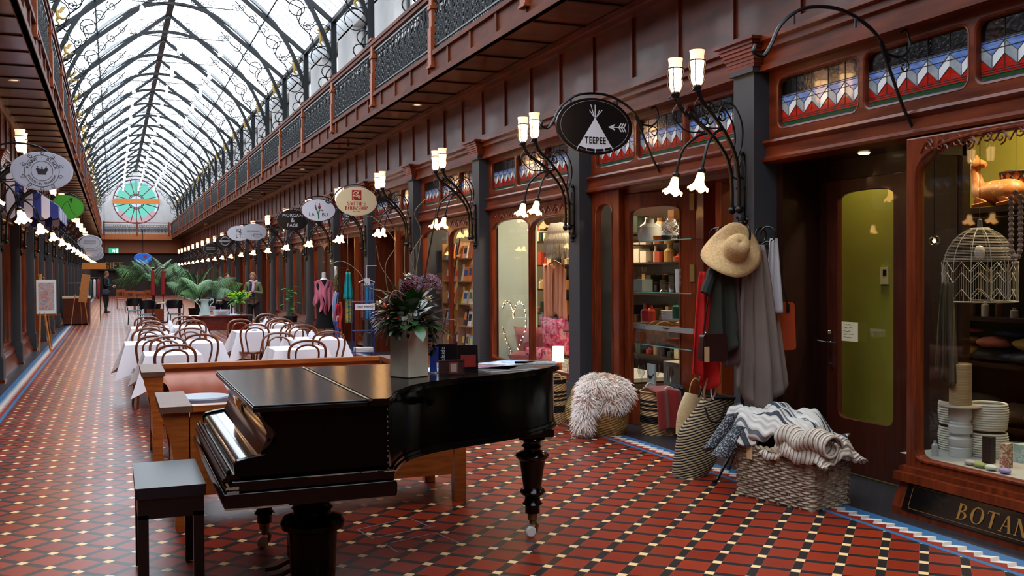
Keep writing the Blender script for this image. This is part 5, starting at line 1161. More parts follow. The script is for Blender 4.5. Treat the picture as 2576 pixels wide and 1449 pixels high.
b=B(); b.tube([(-.1,-.165,.4),(-.1,-.19,.33)],.012,5); b.tube([(-.1,-.19,.33),(-.1,-.195,.22)],[.018,.03],8); b.build('tassel',BLW,t)
t=thing('woven_basket','small rounded natural basket between the tall banded basket and sheepskin','basket',(4.45,9.15,0)); b=B(); weave(b,[(.12,0),(.17,.1),(.16,.22),(.11,.33)]); b.build('basket_wall',mat('natural seagrass','9a8558',.9,bump=.4,sc=40),t,0); handle(t,(0,0,.32),.2,.13,RIM,0,.014); b=B(); b.ball((0,0,.33),(.09,.09,.05),12); b.build('red_lining',mat('red lining','a8242a',.8),t)
def drape(name,label,cat,pts,mt,th=.012,nu=26,nv=30,par=None):
    """cloth sheet given by fn(u,v)"""
    b=B(); b.sheet(pts,nu,nv); o=b.build(name,mt,par,60); md=o.modifiers.new('s','SOLIDIFY'); md.thickness=th
    if label: tag(o,label,cat)
    return o
TW=mat('red towelling','8e1c12',.95,bump=.5,sc=120,sheen=.5)
drape('folded_towel','rusty red towel hanging over the front of the banded basket','towel',lambda u,v:(4.83+.25*u+.03*v,8.37-.02*sin(u*9)-.1*sin(PI*min(v,.15)/.3),(.44 if v<.12 else .44-.37*(v-.12)/.88)+.012*sin(u*PI)) if v>.12 else (4.83+.25*u,8.52-.15*v/.12,.44+.02*sin(v/.12*PI)),TW,.018)
drape('folded_towel','dark grey striped towel hanging beside the red one on the basket','towel',lambda u,v:(5.06+.13*u+.06*v,8.35-.015*sin(u*7),(.45 if v<.1 else .45-.28*(v-.1)/.9)+.01*sin(u*PI)) if v>.1 else (5.06+.13*u,8.5-.15*v/.1,.45+.015*sin(v/.1*PI)),stripes('charcoal striped towel',[('1c1f22',5),('2a2e33',1),('1c1f22',2),('4a4f55',.7)],'X',.06,.95),.02)
# striped tote
TOT=stripes('black and sand striped weave',[('b7a07c',1),('15120f',1.25)],'Y',.019,.9,wob=.02,bump=.5)
t=thing('striped_tote','tall black and sand striped woven bag slumped against the coat stand','bag',(4.16,6.62,0),R(-15))
def tote(u,v):
    a=2*PI*u; rx=.175*(1-.28*v)*(1+.1*sin(PI*v)); ry=.1*(1-.2*v)*(1+.25*sin(PI*v)); z=.03+.58*v-.03*cos(a)*v
    k=max(0,1-v*5); return (rx*cos(a)*(1-.25*k*k)+.25*v**1.2+.02*sin(v*9),ry*sin(a)+.05*v,z+(.02*cos(a) if v>.9 else 0)-.03*k*k)
b=B(); b.m=None; b.sheet(tote,40,30,cu=True)
# local stripes need a swapped axis: rotate the texture by building along Y
ob=b.build('bag_body',TOT,t,60); ob.data.transform(Matrix(((1,0,0,0),(0,0,-1,0),(0,1,0,0),(0,0,0,1)))@RY(R(17))); ob.matrix_local=RY(R(-17))@Matrix(((1,0,0,0),(0,0,1,0),(0,-1,0,0),(0,0,0,1)))
b=B(); b.tube([tote(i/30,1) for i in range(30)],.012,6,closed=True); b.build('rim',BLW,t)
b=B(); b.tube(smooth([(.1,-.085,.55),(.13,-.13,.45),(.2,-.14,.46),(.26,-.1,.56)],5),.009,6); b.build('handle',BLW,t); b=B(); b.tube(smooth([(.12,.13,.6),(.17,.16,.68),(.24,.15,.68),(.28,.12,.58)],5),.009,6); b.build('handle',BLW,t)
t=thing('straw_bag','small pale crocheted straw bag leaning behind the striped bag','bag',(4.4,7.12,0)); b=B(); b.m=RY(R(15)); b.sheet(lambda u,v:((.11+.03*sin(PI*v))*cos(2*PI*u),.06*sin(2*PI*u),.22+.36*v),24,16,cu=True); b.m=None; b.box((.0,-.05,0),(.16,.05,.24)); b.build('body',mat('pale straw crochet','cbb48a',.9,bump=.6,sc=90),t,40); handle(t,(.14,0,.56),.12,.14,RIM,0,.006)
# wicker hamper
WI=mat('grey brown wicker','b0a08a',.6,c2='705a46',sc=22,bump=.1); WI2=mat('pale wicker','b5a288',.6,c2='82705a',sc=30)
t=thing('wicker_hamper','large rectangular wicker basket overflowing with striped throws in front of the door','basket',(4.4,5.67,0),R(-77))
HW,HD,HH=.335,.205,.37
b=B(); rows=15; n=60
per=rrect(-HW,HW,-HD,HD,.06,6); 
def pt_at(P,s):
    L=[0]; 
    for i in range(len(P)): L.append(L[-1]+math.dist(P[i],P[(i+1)%len(P)]))
    s=(s%1)*L[-1]
    for i in range(len(P)):
        if L[i+1]>=s: f=(s-L[i])/max(1e-9,L[i+1]-L[i]); a,c=P[i],P[(i+1)%len(P)]; return (a[0]+(c[0]-a[0])*f,a[1]+(c[1]-a[1])*f)
    return P[0]
for j in range(21):
    z=.015+.0172*j; pts=[]
    for i in range(176):
        x,y=pt_at(per,i/176); l=math.hypot(x,y); o=.006*cos(PI*i/4+PI*j); fl=1+.06*j/21; pts.append((x*fl+x/l*o,y*fl+y/l*o,z+.001*sin(i*.9+j*2)))
    b.tube(pts,.0108,5,closed=True)
b.build('woven_wall',WI,t); b=B()
for i in range(44):
    x,y=pt_at(per,i/44); b.tube([(x,y,0),(x*1.06,y*1.06,HH)],.009,4)
b.build('stakes',WI2,t); b=B()
for dz,ph in ((0,0),(.0,PI)): b.tube([(x*1.07+.008*cos(i*1.5+ph),y*1.07+.008*cos(i*1.5+ph),HH+dz+.012*sin(i*1.5+ph)) for i,(x,y) in ((i,pt_at(per,i/90)) for i in range(90))],.012,5,closed=True)
b.build('rim',WI2,t); b=B(); b.box((-HW,-HD,0),(HW,HD,.02)); b.build('base',WI,t,0)
for s in (1,-1):
    b=B(); b.tube([(s*(HW*1.07),.09*cos(PI*i/10),HH+.1*sin(PI*i/10)) for i in range(11)],.013,6); b.build('handle',WI2,t)
b=B(); b.box((-.2,-HD*1.1-.012,.28),(-.15,-HD*1.1-.008,.38)); b.build('price_tag',mat('buff card tag','cfae7c',.8),t,0)
TH1=stripes('grey and cream sequin throw',[('cfc8c0',4),('3c4048',2),('cfc8c0',1),('6a6e74',1),('d8d2ca',2)],'Y',.1,.85,wob=.008,bump=.6)
TH2=stripes('cream ribbed knit',[('d3c6b6',2),('8a7468',.8)],'X',.03,.9,wob=.02,bump=.8)
TH3=mat('charcoal flecked knit','30343a',.95,c2='a8acb0',sc=90,bump=.7,thr=(.5,.62))
def throw(name,label,f,mt,loc,rz=0,th=.016,nu=44,nv=30):
    t=thing(name,label,'throw',loc,rz); drape('folded_cloth',None,None,f,mt,th,nu,nv,t); return t
MH=(4.4,5.67,-.02); RH=R(-77)
def heap(cx,cy,rx,ry,z0,h,s,a=1):
    def f(u,v):
        x=(u*2-1);y=(v*2-1); r2=max(abs(x),abs(y)); zz=h*(1-min(1,(abs(x)**2.4+abs(y)**2.4)))**.6 if abs(x)**2.4+abs(y)**2.4<1 else 0
        w=.018*sin(x*7+y*4+s)+.012*sin(y*13-x*5+s*2)+.008*sin(x*19+s)
        return (cx+rx*x*(1+.04*sin(y*6+s)),cy+ry*y*(1+.05*sin(x*5+s)),z0+zz+w*a-(.05*max(0,r2-.85)/.15))
    return f
throw('throw_blanket','cream ribbed knitted throw bulging at the right end of the wicker basket',heap(.2,-.02,.26,.24,.4,.12,1.0,.9),TH2,MH,RH)
def rolln(u,v):
    a=2*PI*v*1.15; r=.028+.055*(1-v); return (.42*u-.18+.02*sin(u*6),-.1+r*cos(a)*1.5+.02*sin(u*9),.47+r*sin(a)+.02*sin(u*5))
throw('throw_blanket','rolled cream ribbed blanket edge across the front of the wicker basket',lambda u,v:(.05+.4*u,-.16+(.03+.05*(1-v))*cos(7.2*v)*1.3+.02*sin(u*8),.47+(.03+.05*(1-v))*sin(7.2*v)+.02*sin(u*11)),TH2,MH,RH)
throw('throw_blanket','grey and cream striped sequin throw folded on top of the wicker basket',heap(-.1,.02,.36,.25,.52,.13,2.2,1.3),TH1,MH,RH)
throw('throw_blanket','grey striped throw hanging in folds at the left end of the wicker basket',lambda u,v:(-.42+.3*u,-.26+.1*v+.02*sin(u*8),.42+.22*sin(PI*v*.5)+.03*sin(u*6)),TH1,MH,RH)
throw('throw_blanket','charcoal flecked knitted throw spilling over the left of the wicker basket',lambda u,v:(-.5+.06*cos(2*PI*v)+.14*u,-.25+.07*sin(2*PI*v)+.1*u,.33+.26*u+.03*cos(2*PI*v)),TH3,MH,RH,.02)
throw('throw_blanket','second charcoal flecked knit roll lying against the basket rim',lambda u,v:(-.38+.055*cos(2*PI*v)+.12*u,-.3+.055*sin(2*PI*v)+.12*u,.3+.22*u),TH3,MH,RH,.02)
# ================= coat stand =================
cs_=thing('coat_stand','black iron coat stand with curled hooks beside the big pillar','coat stand',(4.5,6.4,0))
b=B(); b.tube([(0,0,.2),(0,0,1.86)],.014,8); b.ball((0,0,1.88),.03,10); b.build('pole',IRON,cs_)
for k in range(3):
    a=R(195+120*k); b=B(); b.tube(smooth([(0,0,.28),(.12*cos(a),.12*sin(a),.2),(.24*cos(a),.24*sin(a),.08),(.29*cos(a),.29*sin(a),.02),(.33*cos(a),.33*sin(a),.012)],5),.012,6); b.build('foot',IRON,cs_)
for k in range(6):
    a=PI*k/3+.15; b=B(); P=[(0,0,1.7),(.1*cos(a),.1*sin(a),1.76)]+[((.2+.055*cos(t))*cos(a),(.2+.055*cos(t))*sin(a),1.88+.06*sin(t)) for t in (-1.9,-1.3,-.6,0,.6,1.2,1.9,2.6,3.2)]; b.tube(smooth(P,3),.008,6); b.build('hook',IRON,cs_)
HAT=mat('pale straw hat','cda878',.8,c2='b8935f',sc=60,bump=.3)
ht=thing('sun_hat','wide brimmed pale straw sun hat hung on top of the coat stand','hat'); 
b=B(); b.m=T(4.27,6.16,1.755)@RX(R(62))@RY(R(-12))
b.lathe([(0,.13),(.05,.128),(.078,.11),(.09,.07),(.095,.0),(.1,-.005),(.14,-.01),(.19,-.02),(.225,-.035)],40,mod=lambda a,j,r,z:(r*(1+(.12 if j>5 else 0)*sin(a*2+.6)),z+(-.05*(j-5)/3*sin(a*2+2.2)-.03*(j-5)/3*sin(a*3) if j>5 else 0)))
o=b.build('straw',HAT,ht,60); md=o.modifiers.new('s','SOLIDIFY'); md.thickness=.004
FAB=mat('taupe scarf','85756c',.9,c2='7a6a62',sc=3,bump=.05); MAU=mat('mauve brown scarf','5a4446',.9,bump=.05); WHT=mat('white cotton scarf','b8b4b8',.9); OLV=mat('olive jacket cloth','24261c',.8); REDC=mat('bright red knit','c01a14',.9,bump=.3,sc=80)
def hang(name,label,cat,x,y,z0,z1,w0,w1,mt,seed=0,folds=5,dep=.05,skew=0,hem=.04,th=.008):
    def f(u,v):
        w=w0+(w1-w0)*v**.7; s=u-.5; s2=s+.05*sin(s*9+seed)+.02*v*sin(v*5+seed); xx=x+skew*v+w*s; yy=y+dep*(sin(s2*folds*PI*1.3+seed)+.45*sin(s2*folds*7.3+v*1.5+seed*2))*(.3+.7*v)*.7+.03*cos(s*5+seed)*v; zz=z0+(z1-z0)*v-(hem*sin(s*6+seed)+hem*.5*s)*v
        return (xx,yy,zz)
    o=drape(name,label,cat,f,mt,th,36,22); return o
hang('long_scarf','long taupe scarf hanging in folds from the coat stand down to the throws','scarf',4.47,6.2,1.8,.62,.16,.42,FAB,1.2,5,.05,.03,.08)
hang('long_scarf','taupe scarf end with a pointed corner, lower right of the coat stand','scarf',4.66,6.3,1.5,.74,.1,.2,FAB,.3,3,.04,.05,.1)
hang('long_scarf','mauve brown fringed scarf hanging below the straw hat','scarf',4.29,6.22,1.7,.93,.12,.2,MAU,2,4,.05,-.03,.05)
hang('long_scarf','white crinkled scarf hanging from the right hook of the coat stand','scarf',4.66,6.22,1.85,1.3,.07,.14,WHT,.7,4,.03,.0,.02)
hang('red_garment','bright red knitted garment hanging at the left of the coat stand','garment',4.1,6.3,1.6,.78,.08,.2,REDC,.2,3,.06,-.02,.06)
hang('olive_jacket','dark olive jacket hanging left of the mauve scarf','jacket',4.2,6.22,1.64,1.02,.16,.17,OLV,1.8,3,.07,.0,.05,.03)
b=B(); b.tube(smooth([(4.16,6.24,1.63),(4.1,6.22,1.55),(4.05,6.22,1.44)],4),[.05]*4+[.04]*5,8); tag(b.build('jacket_sleeve',mat('olive sleeve','1c1e16',.8)),'short dark sleeve of a jacket sticking out at the left of the coat stand','sleeve')
def bag(name,label,x,y,z,w,h,d,mt,rz,strap,mt2):
    t=thing(name,label,'bag',(x,y,z),rz); b=B(); P=rrect(-w/2,w/2,0,h,.025,4); b.m=XZ(0); b.prism([(p*(1+.12*(1-q/h)),q) for p,q in P],-d/2,d/2); o=b.build('body',mt,t,30)
    b=B(); b.tube(smooth(strap,5),.007,5); b.build('strap',mt2,t); return t
LTH=mat('rust leather','8c3014',.5,c2='9c3c1c',sc=4); LTD=mat('dark oxblood leather','2a0c0c',.4); BLL=mat('black strap leather','0c0a0a',.5)
t=bag('leather_tote','rust brown leather tote bag hanging at the right of the coat stand',4.76,6.3,.99,.26,.37,.06,LTH,R(-4),[(-.09,-.035,.32),(-.1,-.03,.55),(-.11,0,.78),(-.08,0,.78),(.03,-.02,.5),(.07,-.035,.32)],BLL)
b=B(); b.box((.055,-.04,.29),(.08,-.033,.36)); b.build('strap_tab',BLL,t,0)
t=bag('shoulder_bag','small dark oxblood shoulder bag with buff price tag left of the coat stand',4.09,6.18,.94,.2,.2,.06,LTD,0,[(-.08,0,.17),(-.06,0,.35),(.0,.02,.6),(.03,.05,.78)],LTD)
b=B(); b.box((-.1,-.045,-.0),(-.06,-.04,.11)); b.build('price_tag',mat('buff tag','c09868',.8),t,0); b=B(); b.tube([(-.08,-.042,.11),(-.085,-.035,.2)],.002,4); b.ball((-.085,-.03,.21),.012,8); b.build('clasp',CHR,t)
t=thing('leather_strap_bundle','tan and white leather straps dangling under the red garment','strap',(4.14,6.3,.64)); b=B(); b.tube(smooth([(-.02,0,.16),(-.05,0,.05),(-.03,0,.0),(.03,-.01,.02),(.06,0,.1),(.02,0,.15)],5),.009,5); b.build('strap',mat('tan strap','8a6a4a',.6),t); b=B(); b.tube(smooth([(.0,-.02,.12),(-.0,-.02,.04),(.02,-.02,.0)],4),.005,4); b.build('white_strap',SWH,t)
# ================= window display, bay 0 =================
CER=mat('white ceramic','b8b6b0',.35); ROPE=mat('cream rope coil','c6bfae',.9)
t=thing('ceramic_stack','stack of plain white ceramic cylinders in the right window','ceramics',(5.24,4.98,.357))
b=B(); b.lathe([(0,0),(.072,0),(.074,.06),(.07,.066),(.076,.075),(.076,.12),(.07,.125),(.062,.135),(.062,.15),(.078,.16),(.078,.205),(.068,.215),(.07,.22),(.07,.228),(.064,.235),(.07,.25),(.076,.262),(.074,.3),(.07,.33),(0,.33)],28); b.build('cylinders',CER,t)
b=B(); b.lathe([(0,.331),(.13,.331),(.135,.338),(.13,.346),(0,.346)],28); b.build('board',mat('pale wood board','9a8c7a',.6),t)
t=thing('bamboo_vase','tan layered bamboo cylinder standing on the white ceramic stack','vase',(5.24,4.98,.704)); b=B(); b.lathe([(0,0),(.07,0),(.071,.01),(.071,.27),(.066,.275),(.064,.26),(0,.26)],28); b.build('cylinder',stripes('bamboo layers',[('a08560',1),('8c724e',1),('ab9068',.7),('94794f',1.3)],'Z',.02,.6,wob=.01,bump=.2),t)
def ropebasket(lab,x,y,z,r,h):
    o=B(); 
    for j in range(int(h/.016)): rr_=r*(1+.1*sin(PI*j*.016/h)); o.tube([(x+rr_*cos(2*PI*i/24),y+rr_*sin(2*PI*i/24),z+.008+.016*j) for i in range(24)],.009,5,closed=True)
    o.lathe([(0,0),(r,0)],16,(x,y,z+.004)); return tag(o.build('rope_basket',ROPE),lab,'basket')
ropebasket('white coiled rope basket, lower one left of the ceramic stack',5.42,5.19,.357,.1,.17); ropebasket('white coiled rope basket, upper one left of the ceramic stack',5.42,5.19,.535,.1,.17)
ropebasket('white coiled rope basket, lower one right of the ceramic stack',5.42,4.92,.357,.11,.17); ropebasket('white coiled rope basket, upper one right of the ceramic stack',5.42,4.92,.535,.11,.19)
b=B(); b.box((4.98,3.5,.352),(6.2,5.25,.356)); tag(b.build('display_cloth',mat('pale display cloth','a8a49c',.8),sm=0),'pale cloth lining the floor of the right shop window','cloth')
for (x,y,c,l) in ((5.05,4.72,'a89c94','greyish'),(5.04,4.635,'8c9a4e','green'),(5.035,4.545,'c4c8bc','white'),(5.03,4.44,'9484b4','lilac')):
    o=B(); o.ball((x,y,.376),(.032,.042,.018),16); tag(o.build('soap_bar',mat(l+' soap',c,.5)),f'oval {l} soap lying at the front of the right shop window','soap')
BR=mat('dark brown box','241410',.5); 
for (x,y,w,d,h,l,m2) in ((5.22,4.73,.05,.06,.17,'dark brown narrow gift box beside the ceramic stack',BR),(5.2,4.58,.06,.05,.15,'floral patterned gift box with dark brown sides',paintmat('floral box print',['c8b48c','8a2a30','d8c8a0','3a4a3a'],25))):
    t=thing('gift_box',l,'box',(x,y,.357),R(10)); b=B(); b.box((-w/2,-d/2,0),(w/2,d/2,h)); b.build('box',m2,t,0); b=B(); b.box((w/2,-d/2,0),(w/2+.002,d/2,h)); b.build('side',BR,t,0)
b=B(); b.box((5.42,4.3,.357),(5.75,4.72,.47)); tag(b.build('gift_box',paintmat('leaf print box',['b8c0b4','8aa898','c8ccc4','5a8a7a'],22),sm=0),'pale box printed with green leaves in the right window','box')
b=B(); b.sheet(lambda u,v:(5.58+.14*cos(2*PI*u)*(1-.3*v)+.01*sin(u*40),4.5+.17*sin(2*PI*u)*(1-.3*v)+.01*sin(u*33),.475+.14*v+.01*sin(u*50)),36,8,cu=True); tag(b.build('gold_foil_bag',mat('gold foil','a8842a',.22,m=1,bump=.6,sc=20),sm=0),'crumpled gold foil bag on the leaf printed box','bag')
b=B(); b.sheet(lambda u,v:(5.55+.13*u,4.68-.34*u,.63+.04*v+.03*sin(u*5)+.01*sin(v*20)),12,6); o=b.build('tissue_roll',mat('pale tissue','b8b8c0',.8)); o.modifiers.new('s','SOLIDIFY').thickness=.03; tag(o,'crumpled pale grey tissue above the gold foil bag','tissue')
o=B(); o.lathe([(0,0),(.022,0),(.022,.07),(.01,.085),(.01,.1),(0,.1)],14,(5.1,5.06,.357)); o=tag(o.build('small_bottle',mat('white bottle','a8a8a8',.3)),'small white bottle with dark label at the left of the window display','bottle')
# wire pendant lamp
WR=mat('whitewashed rattan','a8a090',.7)
t=thing('rattan_pendant','large white rattan dome pendant lamp hanging in the right window','pendant lamp',(5.42,4.99,0)); Rd=.235
def pr(z):
    v=(z-1.39)/.49
    return Rd*(1 if v<.42 else math.sqrt(max(0,1-((v-.42)/.6)**2)))
b=B()
for k in range(12):
    a=2*PI*k/12; b.tube([(pr(z)*cos(a),pr(z)*sin(a),z) for z in [1.39+.49*q/12 for q in range(13)]],.0035,4)
for z in (1.39,1.88): b.tube([(pr(z)*cos(2*PI*i/24),pr(z)*sin(2*PI*i/24),z) for i in range(24)],.005,4,closed=True)
for zz,am in ((1.62,.035),(1.55,.035),(1.44,.035)): b.tube([(Rd*cos(2*PI*i/24),Rd*sin(2*PI*i/24),zz+am*(1 if i%2 else -1)) for i in range(24)],.0035,4,closed=True)
b.build('frame',WR,t); b=B()
for j in range(22):
    z=1.66+.22*j/22; b.tube([(pr(z)*cos(2*PI*i/24),pr(z)*sin(2*PI*i/24),z) for i in range(24)],.0016,3,closed=True)
for k in range(96):
    a=2*PI*k/96; b.tube([(Rd*cos(a),Rd*sin(a),1.395 if k%2 else 1.43),(Rd*cos(a),Rd*sin(a),1.6+.02*(k%3))],.0015,3)
o=b.build('wickerwork',WR,t); b=B(); b.tube([(0,0,1.88),(0,0,3.2)],.004,4); b.lathe([(.0,1.95),(.014,1.94),(.018,1.88)],8); b.build('cord',mat('grey cord','6a6a6a',.6),t); b=B(); b.ball((0,0,1.72),(.035,.035,.05),10); b.build('bulb',mat('unlit bulb','c8c4bc',.3),t)
# bead string
t=thing('bead_string','loop of dusky wooden beads hanging in the right window','beads',(5.3,4.6,0)); b=B()
for k in range(12):
    for s in (1,-1): b.m=T(0,s*.035*min(1,(12-k)/3+.2 if k>9 else 1),2.06-.034*k); b.lathe([(0,-.019),(.01,-.016),(.019,0),(.01,.016),(0,.019)],8)
b.m=None; b.ball((0,0,1.64),.019,8); b.ball((0,0,2.09),.019,8); b.build('beads',mat('dusky wood beads','7c6860',.7),t,0); b=B(); b.tube([(0,0,2.1),(0,0,3.2)],.002,3); b.build('thread',LINEN,t)
b=B(); b.tube([(5.06,5.03,2.47),(5.06,5.03,1.84)],.003,4); t=thing('globe_pendant','small glass globe pendant with a lit bulb at the left of the window','pendant lamp'); b.build('cord',IRON,t); b=B(); b.ball((5.06,5.03,1.8),.038,12); b.build('globe',glassmat('smoked globe',(.7,.65,.6),.2),t); b=B(); b.ball((5.06,5.03,1.795),.012,8); b.build('bulb',mat('lit bulb','ffd8a0',em='ffc070',es=14),t)
# shelves with textiles behind
DKW=woodmat('dark shelf wood','1c0e08','2a160c')
sh=thing('display_shelf','dark timber shelf unit behind the rattan lamp','shelf',(0,0,0)); 
b=B(); b.box((5.9,4.7,2.02),(6.4,6.35,2.06)); b.build('top_board',DKW,sh,0)
for z in (1.22,.88,.42): b=B(); b.box((6.0,4.6,z),(6.45,6.3,z+.03)); b.build('shelf_board',DKW,sh,0)
b=B(); b.box((6.42,4.6,0),(6.46,6.35,2.02)); b.build('back_board',DKW,sh,0)
for y in (4.6,6.3): b=B(); b.box((6.0,y,0),(6.45,y+.03,2.02)); b.build('side_board',DKW,sh,0)
gr=random.Random(5)
def blob(name,label,cat,x,y,z,rx,ry,rz_,mt,k=0,group=None):
    b=B(); n=16; b.ball((x,y,z+rz_),(rx,ry,rz_),n); b.v=[(p[0],p[1],max(z+.001,p[2]+.012*noise.noise(Vector(p)*14+Vector((k,0,0))))) for p in b.v]; return tag(b.build(name,mt,None,60),label,cat,group)
for k,(y,z,rx,ry,rz_,c,l) in enumerate(((5.85,.91,.14,.17,.06,'b08838','mustard'),(5.8,1.03,.12,.12,.03,'8a6a2c','ochre'),(5.55,.91,.15,.17,.05,'161412','black'),(5.55,1.01,.13,.13,.045,'c8705c','coral pink'),(5.2,.91,.15,.17,.05,'1a1814','charcoal'),(5.2,1.01,.14,.16,.05,'a88840','golden'),(5.4,1.1,.1,.14,.03,'26304a','navy'),(5.7,.45,.15,.25,.1,'3a2c1c','brown checked'),(5.35,.45,.15,.2,.08,'4a3420','tan checked'),(5.1,.45,.15,.15,.08,'7a4a30','terracotta'),(5.75,1.12,.08,.1,.02,'b8543c','salmon'))):
    blob('folded_textile',f'{l} folded textile on the dark shelves in the right window','textile',6.18,y,z,rx,ry,rz_,mat(l+' textile',c,.9,bump=.3,sc=30),k)
for k in range(9):
    y=6.1-.13*k; c=['c8241a','8a8074','b8ac94','6a5040','c8c0b0','503020','9a9488','a87848','d0c8b8'][k]; h=gr.uniform(.07,.14)
    o=B(); o.lathe([(0,0),(.028,0),(.03,.01),(.03,h*.7),(.014,h*.8),(.014,h),(0,h)],12,(6.12,y,1.251)); tag(o.build('shelf_jar',mat(f'jar glaze {k}',c,.3)),f'small jar on the shelf under the rattan lamp, {ORD[k] if k else "first"} from the left','jar',None)
# deer figurine
t=thing('deer_figurine','lying spotted fawn figurine on the top shelf of the right window','figurine',(6.1,5.5,2.062))
FW=mat('fawn coat','a0602a',.5,c2='d8a060',sc=30,thr=(.6,.68)); FB=mat('fawn body','a8642c',.5)
b=B(); b.m=RZ(R(-90)); P=smooth([(-.24,0,.07),(-.18,0,.11),(-.05,0,.12),(.06,0,.115),(.12,0,.16),(.15,0,.25),(.165,0,.31)],4); n=len(P); rad=[.05,.07,.085,.092,.095,.095,.092,.09,.088,.088,.088,.088,.085,.08,.075,.07,.062,.052,.046,.042,.038,.036,.036,.036,.036]; b.m=RZ(R(90)); b.m=RZ(R(90)); b.tube(P,rad[:n],14); b.build('body',FW,t); 
b=B(); b.m=RZ(R(90)); b.tube([(.165,0,.3),(.16,0,.33),(.2,0,.335),(.12,0,.33)][:2],.04,8); b.tube([(.185,0,.33),(.14,0,.345),(.09,0,.34),(.06,0,.335)],[.022,.045,.03,.016],10); b.build('head',FB,t)
t2=t
b=B(); b.m=RZ(R(90)); 
for s in (1,-1): b.tube([(.17,s*.03,.36),(.2,s*.06,.4),(.215,s*.07,.425)],[.012,.02,.003],6)
b.build('ears',FB,t)
for s,x in ((1,.06),(-1,.06),(1,-.16),(-1,-.16)): b=B(); b.m=RZ(R(90)); b.tube([(x+.02,s*.06,.06),(x-.1,s*.09,.03),(x+.03,s*.1,.02)],[.035,.025,.014],7); b.build('leg',FB,t)
t=thing('patterned_lampshade','orange lampshade with a black lattice pattern behind the fawn','lampshade',(6.24,5.36,2.062)); b=B(); b.lathe([(.12,0),(.15,.26)],28); b.build('shade',mat('orange shade','b8642a',.7),t); b=B()
for k in range(14):
    for s in (1,-1): b.tube([((.122+.03*q/8)*cos(2*PI*k/14+s*q*.16),(.122+.03*q/8)*sin(2*PI*k/14+s*q*.16),.26*q/8) for q in range(9)],.005,3)
for z,r in ((0,.12),(.26,.152)): b.tube([(r*cos(2*PI*i/24),r*sin(2*PI*i/24),z) for i in range(24)],.007,4,closed=True)
b.build('lattice',BLL,t)
o=hang('long_scarf','dark patterned scarf with beaded edge hanging at the left inside the right window','scarf',0,0,1.52,.86,.06,.15,stripes('taupe scarf stripes',[('3c3222',4),('5a4a30',1)],'X',.05),1,4,.04); o.location=(5.16,5.02,0); o.rotation_euler=(0,0,R(-50))
t=thing('thermostat','small cream wall thermostat on the olive wall behind the door','thermostat',(5.785,6.28,1.56)); b=B(); b.box((0,-.045,-.07),(.014,.045,.07)); b.build('case',mat('cream plastic','b8ac7c',.5),t,0); b=B(); b.box((-.002,-.03,.0),(0,.01,.05)); b.build('screen',SB,t,0)
# ================= bay 1 display shelves =================
GSH=mat('green edged glass shelf','8fb0a4',.05,tr=.9); CLR=glassmat('clear glassware',(.93,.96,.97),.35)
sf=thing('glass_shelf_unit','glass shelves of homewares behind the swung out timber leaf','shelf')
for z in (1.91,1.385,.84,.33):
    b=B(); b.box((5.12,8.1,z),(5.62,9.8,z+.01)) if z>.4 else b.box((5.12,8.1,z-.03),(5.9,9.8,z)); b.build('shelf_board',GLASS if z>.4 else DKW,sf,0); 
    if z>.4: b=B(); b.box((5.115,8.1,z),(5.12,9.8,z+.01)); b.build('shelf_edge',mat('glass edge green %d'%int(z*100),'5a8a7c',.2),sf,0)
b=B(); b.box((5.58,8.95,0),(5.64,9.02,3.2)); b.build('upright',IRON,sf,0)
def pot(name,label,cat,x,y,z,P,mt,n=18,group=None): o=B(); o.lathe(P,n,(x,y,z)); return tag(o.build(name,mt),label,cat,group)
MILK=mat('milky glass','c4ccd0',.25,coat=.5); WCH=bpy.data.materials['white china']; AMB=mat('amber glass','a04a0c',.1,coat=.8); GRN=mat('deep green glass','0c4a30',.1,coat=.8); TERR=mat('terracotta glaze','9a4a24',.4); NAV=mat('navy striped mug','2a3a5a',.4); PNK=mat('hot pink bottle','b8143c',.3)
pot('glass_vase','large milky white glass vase on the top shelf','vase',5.35,9.28,1.921,[(0,0),(.12,0),(.13,.02),(.135,.1),(.125,.16),(.09,.19),(.05,.2),(.045,.24),(.055,.25)],MILK)
t=thing('glass_vase','tall clear glass vase with white scribbled threads on the top shelf','vase',(5.35,8.86,1.921)); VP=[(0,0),(.07,0),(.085,.06),(.09,.13),(.06,.19),(.05,.22),(.07,.25)]
b=B(); b.lathe(VP,20); b.build('body',CLR,t); b=B(); vr=lambda z:next((VP[i][0]+(VP[i+1][0]-VP[i][0])*(z-VP[i][1])/max(1e-6,VP[i+1][1]-VP[i][1]) for i in range(1,6) if VP[i][1]<=z<=VP[i+1][1]),.07)
b.tube([(vr(z)*cos(a),vr(z)*sin(a),z) for i in range(260) for a,z in ((i*.31,.12+.085*sin(i*.093)+.02*sin(i*.47)),)],.0022,4); b.tube([(vr(z)*cos(a),vr(z)*sin(a),z) for i in range(120) for a,z in ((-i*.27,.11+.1*sin(i*.16)),)],.0022,4); b.build('white_threads',SWH,t)
pot('amber_dish','low amber glass dish in front of the scribbled vase','dish',5.2,8.85,1.921,[(0,0),(.05,0),(.055,.05),(.045,.05),(.04,.01)],AMB); pot('dark_dish','low dark dish beside the amber dish','dish',5.2,8.7,1.921,[(0,0),(.05,0),(.055,.045),(.05,.05)],BLL); pot('ink_bottle','small dark blue stoppered bottle at the right of the top shelf','bottle',5.25,8.5,1.921,[(0,0),(.035,0),(.035,.04),(.012,.06),(.012,.08),(.02,.09),(0,.1)],mat('dark blue glass','10102a',.15))
pot('hourglass_jug','waisted clear coffee jug on the second shelf by the narrow window','jug',5.35,9.95,1.396,[(0,0),(.06,0),(.075,.06),(.06,.12),(.022,.16),(.05,.22),(.06,.25)],CLR); 
